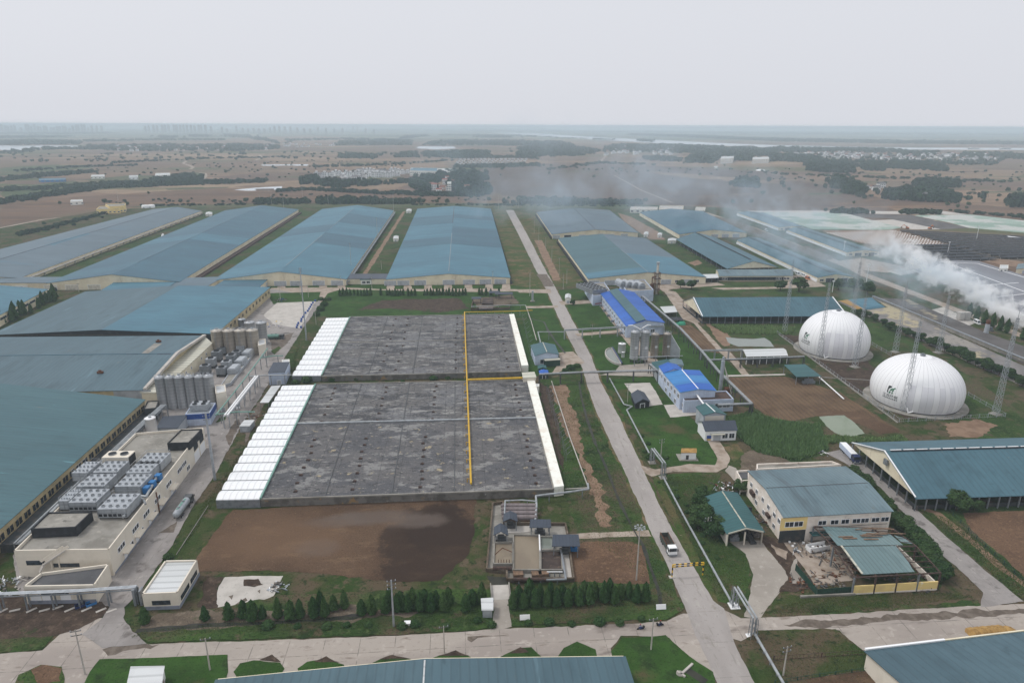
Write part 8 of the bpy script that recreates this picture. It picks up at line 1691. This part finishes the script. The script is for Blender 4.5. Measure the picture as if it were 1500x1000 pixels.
W = [('dark wood behind the pale pond at the far left', [(-40, 213), (117, 211.5), (117, 208.5), (60, 207), (-40, 208)], 500, 15, 14), ('wood fringe below the far left pond', [(-40, 225), (20, 222), (52, 217.5), (112, 216.8), (160, 217.5), (120, 219), (60, 220), (20, 226)], 90, 12, 8),
     ('wooded village belt at the left', [(118, 219.5), (180, 221.5), (240, 222), (300, 221.5), (345, 222), (412, 219), (410, 214), (340, 212), (260, 213), (165, 213), (122, 215)], 420, 13, 9), ('dark tree block below the left skyline', [(231, 202), (259, 202.5), (258, 200), (234, 199.5)], 60, 14, 14), ('second dark tree block below the left skyline', [(277, 201), (306, 201), (305, 198.5), (279, 198.5)], 60, 14, 14), ('pale wood strip below the skyline centre', [(328, 200), (368, 202.5), (366, 199), (332, 197.5)], 90, 14, 15), ('pale wood strip right of the skyline', [(371, 205), (390, 206), (410, 212), (404, 208), (376, 202)], 100, 14, 13),
     ('long hazy wood belt under the left towers', [(-60, 197), (160, 196.5), (160, 194.5), (-60, 195)], 260, 14, 22), ('hazy wood strip behind the left fields', [(0, 203), (80, 201.5), (110, 200.5), (60, 199.5), (0, 200.5)], 200, 13, 14), ('wood spot by the centre pond', [(540, 213), (603, 213), (603, 207), (560, 204.5), (540, 207)], 260, 14, 12), ('wood spot left of the centre pond', [(494, 213), (536, 213), (536, 208), (500, 207.5)], 160, 14, 12), ('thin wood above the centre plain', [(588, 204), (627, 200), (625, 198), (595, 199)], 120, 14, 14), ('long wood right of the centre pond', [(620, 213), (760, 214), (840, 214), (820, 208), (740, 206.5), (640, 206.5)], 520, 14, 12),
     ('dark wood in front of the centre pond', [(620, 230), (648, 231), (690, 230), (716, 230.5), (714, 223), (690, 222), (650, 223), (622, 224)], 330, 13, 8), ('dark wood left of the centre pond', [(576, 231), (612, 231), (610, 224), (590, 225)], 120, 13, 8), ('hazy low wood in the smoke, centre left', [(494, 232), (551, 232), (550, 228), (500, 227)], 130, 11, 8), ('hazy wood on the plain left of the river', [(693, 201.5), (750, 202.5), (748, 199.5), (700, 199)], 110, 14, 14), ('riverside wood patch behind the far village', [(756, 231), (812, 230), (860, 228), (880, 222), (850, 216), (800, 214), (758, 217)], 420, 13, 9),
     ('grove around the red roofed hamlet, right half', [(672, 287), (700, 289), (721, 284), (715, 276), (690, 270), (668, 272)], 190, 12, 6), ('grove around the red roofed hamlet, left half', [(603, 277), (628, 282), (640, 270), (650, 262), (625, 260), (605, 268)], 150, 12, 6), ('grove above the red roofed hamlet', [(640, 262), (700, 266), (716, 264), (705, 256), (665, 252), (642, 254)], 150, 12, 6), ('green strip below the red roofed hamlet', [(570, 285), (640, 288), (690, 289), (690, 286), (640, 284), (575, 282)], 130, 6, 4), ('trees under the white village on the left', [(460, 272), (500, 276), (555, 272), (592, 270), (590, 266), (540, 267), (470, 265)], 110, 9, 5.5), ('dark trees left of the white village', [(440, 272), (462, 268), (464, 261), (440, 264)], 40, 10, 6),
     ('hedgerow crossing the brown fields', [(405, 282), (450, 279), (520, 283), (575, 286), (575, 284), (520, 281), (450, 277.5), (410, 280)], 140, 6, 4), ('hedgerow under the terrace of white gables', [(664, 246), (720, 246.5), (790, 243.5), (788, 241), (720, 243.5), (668, 243.5)], 150, 8, 6), ('tree belt behind the second blue warehouse', [(463, 299), (520, 299), (552, 299), (552, 296.3), (500, 295), (468, 296)], 130, 8, 4.5), ('tree belt right of the boundary poles', [(556, 299.2), (604, 299), (602, 296.5), (560, 296.8)], 60, 7, 4), ('tree belt behind the third blue warehouse', [(372, 298.5), (452, 298.5), (450, 296), (376, 295.5)], 70, 8, 4.5), ('dark belt behind the long road', [(760, 299), (832, 299.3), (830, 296), (762, 295.5)], 110, 9, 5), ('dark belt behind the short warehouses', [(834, 299.5), (900, 300), (940, 300), (938, 297.5), (880, 297), (838, 296.5)], 110, 8, 4.5),
     ('wooded bank beyond the far village, right of centre', [(880, 222), (960, 224), (1050, 226), (1140, 226), (1140, 219), (1060, 216), (990, 213), (900, 213)], 620, 13, 9), ('dark wood right of the smoke, before the white blocks', [(1003, 239), (1042, 240), (1056, 232), (1040, 229), (1010, 230)], 150, 13, 7.5), ('dark round wood between the white blocks', [(1064, 236), (1103, 236), (1102, 229), (1070, 229)], 120, 13, 7), ('wood strip at the right of the white blocks', [(1127, 237), (1206, 238), (1204, 231), (1160, 228), (1130, 228)], 260, 13, 7.5), ('largest green wood before the right village', [(1182, 250), (1215, 254), (1250, 254), (1250, 244), (1230, 240), (1184, 240)], 280, 13, 6.5), ('middle dark wood before the right village', [(1260, 250), (1295, 251), (1296, 241), (1262, 241)], 130, 13, 6.5), ('right dark wood before the right village', [(1300, 247), (1356, 250), (1386, 252), (1384, 244), (1340, 238), (1304, 240)], 230, 13, 7), ('wood behind the right village', [(1130, 223), (1250, 224), (1320, 224), (1318, 220), (1240, 218), (1140, 217)], 360, 14, 10), ('wood right of the right village', [(1405, 232), (1480, 233), (1540, 236), (1540, 230), (1470, 226), (1410, 226)], 220, 14, 8), ('wood at the village edge before the river', [(1316, 229), (1376, 229.5), (1374, 223), (1320, 223)], 150, 14, 9),
     ('farm grove on the brown slope, left part', [(1236, 285), (1266, 287), (1266, 277), (1248, 268), (1238, 272)], 90, 12, 6), ('farm grove on the brown slope, right part', [(1292, 293), (1330, 295), (1400, 298), (1408, 292), (1380, 280), (1345, 270), (1340, 280), (1296, 282)], 220, 12, 6), ('tall grove at the head of the brown slope', [(1218, 277), (1235, 277), (1234, 268), (1220, 268)], 60, 17, 6), ('pair of groves above the farm, right', [(1338, 273), (1372, 275), (1405, 276), (1404, 268), (1370, 266), (1340, 266)], 90, 12, 6), ('dark grove at the far right edge', [(1483, 303), (1540, 308), (1540, 292), (1490, 290)], 110, 14, 7), ('round smoky grove above the short warehouse', [(1076, 274), (1108, 275), (1108, 267), (1080, 266)], 70, 13, 6.5), ('dark shrubs on the spoil bank, right', [(1319, 313.5), (1376, 314), (1375, 311.5), (1321, 311)], 60, 6, 3.5), ('dark shrubs on the spoil bank, left', [(1216, 313.5), (1270, 313), (1268, 310.5), (1218, 310.5)], 60, 6, 3.5),
     ('long tree belt across the river', [(920, 198.5), (1000, 201), (1140, 207.5), (1300, 210.5), (1600, 213.5), (1600, 210), (1300, 207.2), (1140, 204.5), (1000, 198.5), (925, 196.5)], 2200, 16, 14), ('hazy woods on the far horizon, right', [(800, 193), (1200, 197.5), (1600, 199), (1600, 196), (1200, 194), (800, 190.5)], 900, 14, 26), ('hazy woods on the far horizon, centre', [(540, 192), (820, 194), (820, 189.5), (540, 188.5)], 500, 14, 26), ('tree rows on the river bank', [(640, 199), (760, 200), (840, 203.5), (900, 206), (900, 204.5), (830, 202.5), (760, 198.5), (650, 197.5)], 160, 13, 10), ('river island trees', [(935, 206.5), (956, 208.5), (955, 206.5), (938, 205)], 40, 16, 11),
     ('long avenue of trees at the left edge', [(-40, 305), (30, 296), (60, 290), (100, 284), (140, 279), (142, 276.5), (100, 281), (50, 288), (0, 297), (-40, 302)], 230, 7, 4.5), ('hedge belt along the left farm track', [(140, 277), (200, 275), (300, 271), (388, 268), (388, 264.5), (300, 266), (215, 268), (150, 272)], 260, 7, 5), ('dark thicket beside the winding track', [(205, 268), (240, 270), (295, 266), (298, 258), (270, 256), (240, 261)], 170, 8, 5.5), ('hedge belt left of the blue shed', [(-40, 269), (40, 262), (100, 257), (140, 253), (140, 251), (80, 254), (0, 262), (-40, 264)], 200, 7, 5.5), ('scrub around the blue shed', [(0, 281), (60, 279), (140, 274), (200, 268), (190, 266), (110, 270), (60, 275), (0, 276)], 170, 5, 4), ('low shrub line beside the leftmost warehouse', [(30, 346), (80, 334), (160, 312), (162, 310.5), (80, 331), (30, 343)], 150, 3, 2.2)]
W += [('hedgerow on the left brown slope', [(20, 252), (110, 246), (200, 243), (200, 242), (110, 244.5), (20, 250)], 60, 6, 5), ('broken hedgerow in the left fields', [(160, 240), (300, 233), (420, 231), (420, 230), (300, 232), (160, 238.5)], 60, 7, 6), ('hedgerow above the centre village', [(450, 246), (560, 243), (660, 236), (660, 235), (560, 241.5), (450, 244.8)], 60, 7, 6), ('tree row behind the terraces', [(660, 233), (740, 232), (790, 233), (790, 231.5), (740, 230.5), (660, 231.5)], 70, 10, 7),
     ('field tree row in the smoke', [(800, 250), (880, 240), (960, 243), (960, 242), (880, 238.5), (800, 248.5)], 60, 7, 6), ('wooded village belt right of the smoke', [(940, 235), (1000, 238), (1000, 233), (945, 230)], 80, 12, 7), ('trees between the village blocks', [(1020, 229), (1140, 229), (1140, 226), (1020, 225)], 160, 12, 8), ('hedgerow on the right brown slope', [(1130, 256), (1300, 262), (1480, 268), (1480, 266.5), (1300, 260.5), (1130, 254.5)], 70, 6, 5), ('scattered trees before the long village', [(1160, 238), (1300, 241), (1460, 243), (1460, 239), (1300, 237), (1160, 234)], 150, 11, 7), ('trees inside the long village', [(1165, 232), (1300, 235), (1470, 238), (1470, 230), (1300, 227), (1165, 225)], 160, 10, 7),
     ('scrub rows before the right edge grove', [(1400, 312), (1480, 318), (1560, 326), (1560, 323), (1480, 315.5), (1400, 310)], 60, 4, 3.5), ('hazy wood line on the left plain', [(120, 208), (230, 206), (330, 206), (330, 204.5), (230, 204.5), (120, 206)], 130, 13, 12), ('hazy wood line on the centre plain', [(420, 207), (500, 205), (540, 206), (540, 204), (500, 203.5), (420, 205)], 90, 13, 12), ('low scrub along the north boundary', [(600, 301), (760, 302), (930, 303), (930, 301.5), (760, 300.5), (600, 300)], 70, 3, 2.5), ('low scrub behind the leftmost warehouses', [(200, 303), (360, 300.5), (440, 300), (440, 299), (360, 299.4), (200, 301)], 50, 3, 2.5)]
W += [('scattered bushes over the left brown fields', [(0, 250), (440, 235), (600, 238), (560, 262), (300, 262), (0, 258)], 90, 4.5, 3.5), ('scattered bushes over the right brown fields', [(790, 248), (1100, 246), (1500, 252), (1540, 300), (1260, 290), (1100, 262)], 110, 4.5, 3.5), ('scattered bushes on the near brown strip', [(150, 295), (440, 285), (780, 293), (780, 297), (440, 296), (160, 300)], 45, 3.5, 2.6), ('scattered far trees on the plain', [(0, 228), (400, 222), (800, 228), (800, 234), (400, 234), (0, 240)], 110, 8, 6)]
for lb, px, n, h, r in W: wood(lb, px, int(n*1.35), h*rnd.uniform(.9, 1.1), r)
FT = [(201, 231), (164, 243), (217, 249), (143, 256), (388, 242), (428, 240), (400, 247), (434, 251), (331, 254), (284, 262), (150, 268), (218, 285), (88, 300), (315, 297.5), (352, 298), (361, 298), (265, 298), (276, 298), (154, 300), (187, 302), (65, 331), (505, 253), (552, 247), (684, 237), (735, 250), (733, 258), (776, 243), (855, 250), (910, 252), (928, 246), (907, 256), (1050, 241), (1061, 244), (805, 256), (870, 262), (1145, 262), (1165, 264), (1190, 268), (1237, 262), (1286, 263), (1320, 255), (1330, 290), (1460, 296), (1455, 272), (1446, 266), (1476, 282), (1387, 303), (1402, 305), (1415, 307), (1418, 303), (1440, 298), (1250, 299), (1148, 276), (1155, 280), (1117, 286), (1073, 300), (1100, 298), (690, 292), (716, 296), (738, 294), (745, 293), (620, 299), (640, 299), (655, 299), (1356, 259), (1376, 260), (1393, 262), (1495, 245), (1025, 258), (1094, 260), (985, 264)]
for i, (x, y) in enumerate(sorted(FT)): plant('field_tree', 'single tree standing in the open brown fields, %s from the left' % od(i), 'tree', P(x, y), MT[i % 4], rnd.uniform(.7, 1.35), 'single trees in the open fields')
# ---- villages
def house_mesh(w_, d, h, kind, rf, seed):
    m = MB(); m.box(-w_/2, w_/2, -d/2, d/2, 0, h); m.mi = 1
    if kind == 'gable': m.hexa([(-w_/2-.4, -d/2-.4, h+.02), (w_/2+.4, -d/2-.4, h+.02), (w_/2+.4, d/2+.4, h+.02), (-w_/2-.4, d/2+.4, h+.02)], [(-w_/2-.4, -.05, h+d*.3), (w_/2+.4, -.05, h+d*.3), (w_/2+.4, .05, h+d*.3), (-w_/2-.4, .05, h+d*.3)])
    else: m.box(-w_/2-.2, w_/2+.2, -d/2-.2, d/2+.2, h+.02, h+.5); m.mi = 0; m.box(-w_*.2, w_*.2, -d*.2, d*.3, h+.5, h+2.6)
    m.mi = 2
    for k in range(int(h//3)):
        for x in (-.3, 0, .3): m.box(x*w_-.8, x*w_+.8, -d/2-.06, -d/2+.02, 1+3*k, 2.4+3*k)
    return m.mesh('village_house', ['house_white', rf, 'glass'], recalc=False)
HM = [house_mesh(10, 9, 9.2, 'flat', 'tile_grey', 1), house_mesh(11, 9, 6.4, 'gable', 'tile_grey', 2), house_mesh(9, 8, 9.2, 'gable', 'tile_red', 3), house_mesh(14, 9, 6.4, 'flat', 'tile_grey', 4), house_mesh(10, 8, 3.4, 'gable', 'tile_red', 5)]
def houses(pts, ms, lab, group, s=1.0):
    for i, (x, y) in enumerate(sorted(pts)):
        o = bpy.data.objects.new('village_house', HM[ms[(i*7+i//3) % len(ms)]]); COL.objects.link(o); o.location = P(x, y); o.rotation_euler = (0, 0, rnd.uniform(-.25, .25)); k = s*rnd.uniform(.85, 1.15); o.scale = (k, k, k)
        tag(o, lab % od(i), 'house', group)
R2 = random.Random(5)
houses([(464+5.6*i+R2.uniform(-1, 1), 259+R2.uniform(-1.2, 1.2)) for i in range(22)]+[(527+5.2*i, 254+R2.uniform(-1, 1)) for i in range(13)]+[(503+6*i, 264+R2.uniform(-1, 1)) for i in range(6)]+[(590+7*i, 255+R2.uniform(-2, 1)) for i in range(6)], [0, 0, 1, 3, 0], 'white village house left of the long curved block, %s from the left', 'white village beside the curved block', 1.15)
houses([(668+6.0*i+2.2*j, 241.5-2.4*j) for i in range(17) for j in range(4)], [1], 'white gabled terrace house in the far rows, %s from the left', 'terraced rows of white gables', .75)
houses([(632, 275), (640, 273), (646, 277), (652, 270), (655, 264), (660, 273), (664, 268), (668, 278), (643, 280), (674, 274), (636, 278), (684, 280), (657, 280)], [2, 4, 4, 2], 'low red roofed hamlet house in the grove, %s from the left', 'red roofed hamlet in the grove')
houses([(884+R2.uniform(0, 100), 221+R2.uniform(0, 6)) for i in range(34)]+[(916, 217), (921, 217), (927, 217.5), (887, 228), (900, 225)], [1, 3, 1, 2, 0], 'pale far village house right of centre, %s from the left', 'far village right of centre', 1.1)
houses([(1165+R2.uniform(0, 108), 225+R2.uniform(0, 8)) for i in range(62)]+[(1270+R2.uniform(0, 190), 228+R2.uniform(0, 8)) for i in range(70)], [1, 3, 1, 2, 0], 'pale house of the long village by the river, %s from the left', 'long village by the river', 1.25)
houses([(165+R2.uniform(0, 240), 214+R2.uniform(0, 8)) for i in range(40)]+[(395+R2.uniform(0, 95), 211+R2.uniform(0, 5)) for i in range(26)], [1, 4, 2, 1], 'small house among the left wooded belt, %s from the left', 'houses in the left wooded belt', 1.2)
houses([(1268, 278), (1276, 276), (1283, 279), (1290, 275), (1344, 288), (1358, 291), (1340, 283)], [1, 4], 'farm house in the slope grove, %s from the left', 'farm houses in the slope grove', 1.1)
def blk(name, label, A, Bc, C, D, he, wall='wall_white', rm='roof_white', rows=2, n=8, hr=None, roof='flat', fw_=2.4):
    b_ = B(name, label, 'building', A, Bc, C, D, he, hr=hr, roof=roof, rmat=rm, wall=wall, parapet=.6)
    for k in range(rows): b_.rowwin('f', fr(n, .05, .95), fw_, 1.6+(he-1)*k/rows, 1.6+(he-1)*k/rows+1.6)
    return b_
blk('school_block', 'long white curved block with blue roof part, behind the white village', (600, 250), (640, 251), (641, 246.5), (602, 246), 13, rm='roof_blue', n=12, fw_=3.4); blk('school_block', 'white low block joining the long curved one on its right', (640, 251.5), (665, 251), (663, 247), (641, 247), 10, n=8, fw_=3); blk('white_tower_house', 'single tall white house in the red roofed grove', (655, 269), (661, 269), (661, 266.5), (655.5, 266.5), 16, rows=4, n=3)
blk('white_block', 'stepped white block right of the dark smoky wood', (1055, 233), (1074, 232), (1075, 229), (1057, 229.5), 16, rows=4, n=6); blk('white_block', 'white paired block left of the dark wood strip', (1102, 233.5), (1127, 233), (1126, 230), (1103, 230.5), 14, rows=3, n=9)
blk('yellow_office', 'yellow flat roofed office beyond the leftmost warehouse, front wing', (141, 307), (175, 306.5), (179, 302), (146, 302.5), 6, 'wall_yellow', 'concrete_flat', 1, 6); blk('yellow_office', 'yellow flat roofed office beyond the leftmost warehouse, rear wing', (160, 303), (183, 301.5), (184, 298), (154, 299.5), 9, 'wall_yellow', 'concrete_flat', 1, 5)
blk('white_shed', 'white shed left of the dark shrubs behind the yellow office', (103, 296), (121, 295), (121, 292.5), (104, 293), 5, n=3, rows=1); blk('frame_house', 'white open framed two storey house on the far green field', (227, 257.5), (249, 256.5), (249, 253.5), (228, 254), 9, n=4, fw_=7); blk('blue_shed', 'long low blue shed on the far left field', (57, 264.5), (96, 263.5), (96, 261), (57, 262), 4, 'paint_cyanblue', 'roof_blue', 1, 6)
blk('white_shed', 'white shed with reddish end beyond the blue shed', (133, 259), (153, 258.5), (153, 256), (134, 256.5), 5, n=4, rows=1); blk('blue_white_hut', 'white hut with bright blue base on the far green field', (189, 259.5), (202, 259), (202, 257), (189, 257.5), 6, 'paint_white', 'roof_white', 1, 3); blk('white_shed', 'tiny white shed on the far brown field left of the smoke', (1046, 245), (1052, 245), (1052, 243.5), (1046, 243.5), 4, n=2, rows=1)
for lb, q in (('round white tank hut beside the leftmost warehouse, left one', (213, 305)), ('round white tank hut beside the leftmost warehouse, right one', (222, 304.5))): e = thing('tank_hut', lb, 'tank', P(*q)); MB().lathe((0, 0, 0), [(5, 0), (5, 3.6), (4.2, 4.6), (.1, 5.2)], 16).build('shell', 'paint_white', e, smooth=True); MB().box(-1, 1, -5.1, -4.8, 0, 2.2).build('door', 'door_grey', e)
e = thing('poly_tunnel', 'pale tarpaulin covered heap in the far brown field at the right', 'covered heap', P(1114, 250)); MB().lathe((0, 0, 0), [(14, 0), (11, 2.4), (5, 3.6), (.1, 4)], 10).build('cover', 'paint_white', e)
for lb, q in (('dark barge on the river, left one', (1426, 218.2)), ('dark barge on the river, right one', (1472, 218.6))):
    e = thing('barge', lb, 'barge', P(*q), .05); m = MB(); m.hexa([(-30, -5, 0), (30, -5, 0), (30, 5, 0), (-30, 5, 0)], [(-34, -6, 4), (36, -6, 4), (36, 6, 4), (-34, 6, 4)]); m.build('hull', 'steel_dark', e, recalc=True); MB().box(-30, -22, -4, 4, 4, 9).build('wheelhouse', 'wall_white', e)
# ---- skyline
TM = []
for sd_ in range(3):
    m = MB(); m.box(-15, 15, -8, 8, 0, 100); m.box(-12, -4, -9.5, -8, 0, 96); m.box(4, 12, -9.5, -8, 0, 96); m.box(-5, 5, -4, 4, 100, 106+3*sd_); m.mi = 1
    for k in range(24):
        for x in (-8, 0, 8): m.box(x-1.6, x+1.6, -9.62 if x else -8.1, -9.4 if x else -7.9, 2+4*k, 4.2+4*k)
    TM.append(m.mesh('high_rise', ['tower_wall', 'glass']))
tw = [(0, 13), (4, 13), (9, 11), (13, 11), (18, 11), (23, 11), (32, 8), (40, 13), (43, 13), (47, 10), (52, 15), (57, 10), (60, 9), (66, 10), (69, 10), (76, 8), (80, 8), (85, 10), (89, 10), (94, 11), (97, 11), (103, 8), (108, 11), (113, 12), (116, 12), (121, 13), (125, 13), (130, 8), (136, 11), (143, 10), (150, 11), (214, 11), (219, 11), (226, 12), (231, 11), (239, 14), (243, 14), (248, 13), (256, 14), (260, 13), (265, 13), (270, 14), (275, 14), (281, 14), (286, 12), (292, 14), (296, 14), (302, 14), (310, 11), (326, 10), (333, 7), (347, 11), (356, 8), (364, 7), (372, 8), (380, 8), (388, 8), (396, 9), (403, 11), (410, 11), (418, 11), (426, 10), (436, 9), (446, 9), (455, 8), (466, 9), (478, 9), (490, 8), (502, 8), (536, 8), (548, 7)]
for i, (x, hp) in enumerate(tw):
    p = P(x, 194.4+.0035*x+R2.uniform(-.6, .6)); o = bpy.data.objects.new('high_rise', TM[i % 3]); COL.objects.link(o); o.location = p; o.rotation_euler = (0, 0, R2.uniform(-.3, .3)-atan2(p.x, p.y)); k = min(1.05, hp*mpp(p)/105*.95); o.scale = (1, 1, k)
    tag(o, 'pale high rise on the hazy city skyline, %s from the left' % od(i), 'high rise', 'high rises of the city skyline')
for i, x in enumerate((517.5, 524)):
    e = thing('stack_tower', 'pale tall stack tower on the horizon, %s of the pair' % ('left', 'right')[i], 'tower', P(x, 192.5)); MB().lathe((0, 0, 0), [(22, 0), (17, 40), (15, 75), (16, 95), (14, 95), (13, 80)], 20).build('shell', 'tower_wall', e, smooth=True)
# ------------------------------------------------------------------ smoke
def smoke(name, label, a, b, R0, R1, dens, col, warp, nscale, lo, hi, fade0, fade1, flat=1.0, margin=1.7, step=.2, dpow=1.0):
    d = b-a; L = d.length; rz = atan2(d.y, d.x); tilt = atan2(d.z, hypot(d.x, d.y)); Rm = max(R0, R1)*margin
    m = MB().box(0, L, -Rm, Rm, -Rm*flat, Rm*flat); o = m.build(name, name+'_vapour' if 0 else 'rubber', recalc=True); o.location = a; o.rotation_euler = (0, -tilt, rz)
    mt = bpy.data.materials.new(name+'_vapour'); mt.use_nodes = True; t = NT(mt); t.n.clear(); out = t.new('ShaderNodeOutputMaterial'); pv = t.new('ShaderNodeVolumePrincipled'); pv.inputs['Color'].default_value = col+(1,); pv.inputs['Density Attribute'].default_value = ''; pv.inputs['Anisotropy'].default_value = .1
    tc = t.new('ShaderNodeTexCoord').outputs['Object']; nz = t.new('ShaderNodeTexNoise'); nz.inputs['Scale'].default_value = nscale; nz.inputs['Detail'].default_value = 4; nz.inputs['Roughness'].default_value = .6; t.link(tc, nz.inputs['Vector'])
    s1 = t.new('ShaderNodeVectorMath', operation='SUBTRACT'); t.link(nz.outputs['Color'], s1.inputs[0]); s1.inputs[1].default_value = (.5, .5, .5); s2 = t.new('ShaderNodeVectorMath', operation='SCALE'); t.link(s1.outputs[0], s2.inputs[0]); s2.inputs['Scale'].default_value = warp
    s3 = t.new('ShaderNodeVectorMath', operation='ADD'); t.link(tc, s3.inputs[0]); t.link(s2.outputs[0], s3.inputs[1]); sx = t.new('ShaderNodeSeparateXYZ'); t.link(s3.outputs[0], sx.inputs[0])
    u = t.math('DIVIDE', sx.outputs[0], L); Rr = t.math('ADD', t.math('MULTIPLY', u, R1-R0), R0); r = t.math('SQRT', t.math('ADD', t.math('POWER', sx.outputs[1], 2), t.math('POWER', t.math('DIVIDE', sx.outputs[2], flat), 2)))
    q = t.math('DIVIDE', r, Rr); body = t.math('SUBTRACT', 1.0, t.ramp(q, .6, 1.0)); n2 = t.ramp(t.noise(tc, nscale*1.4, 4, .6, .6), lo, hi); f0 = t.ramp(u, 0.0, .04); f1 = t.math('POWER', t.math('SUBTRACT', 1.0, t.ramp(u, fade0, fade1)), dpow)
    t.link(t.math('MULTIPLY', t.math('MULTIPLY', t.math('MULTIPLY', body, n2), t.math('MULTIPLY', f0, f1)), dens), pv.inputs['Density']); t.link(pv.outputs[0], out.inputs['Volume']); MAT[mt.name] = mt; o.data.materials[0] = mt
    try: mt.cycles.volume_step_rate = step
    except Exception: pass
    try: mt.volume_intersection_method = 'ACCURATE'
    except Exception: pass
    return tag(o, label, 'smoke', kind='stuff')
smoke('smoke', 'thick white smoke rolling left from the burnt stump', P(1560, 494, 7), P(1250, 333, 24), 7.5, 15, .34, (.999, .999, .9995), 28, .075, .485, .57, .35, 1.0, step=.09, dpow=1.6, margin=1.9)
smoke('smoke', 'thin blue smoke drifting over the calf sheds', P(1410, 450, 12), P(1050, 294, 36), 50, 62, .013, (.74, .89, 1.0), 80, .026, .47, .62, .65, 1.0, flat=.45, step=.25)
smoke('smoke', 'faint blue smoke spreading across the brown fields', P(1260, 330, 25), P(690, 240, 60), 110, 330, .0036, (.74, .88, 1.0), 300, .009, .46, .62, .65, 1.0, flat=.24, step=.25)
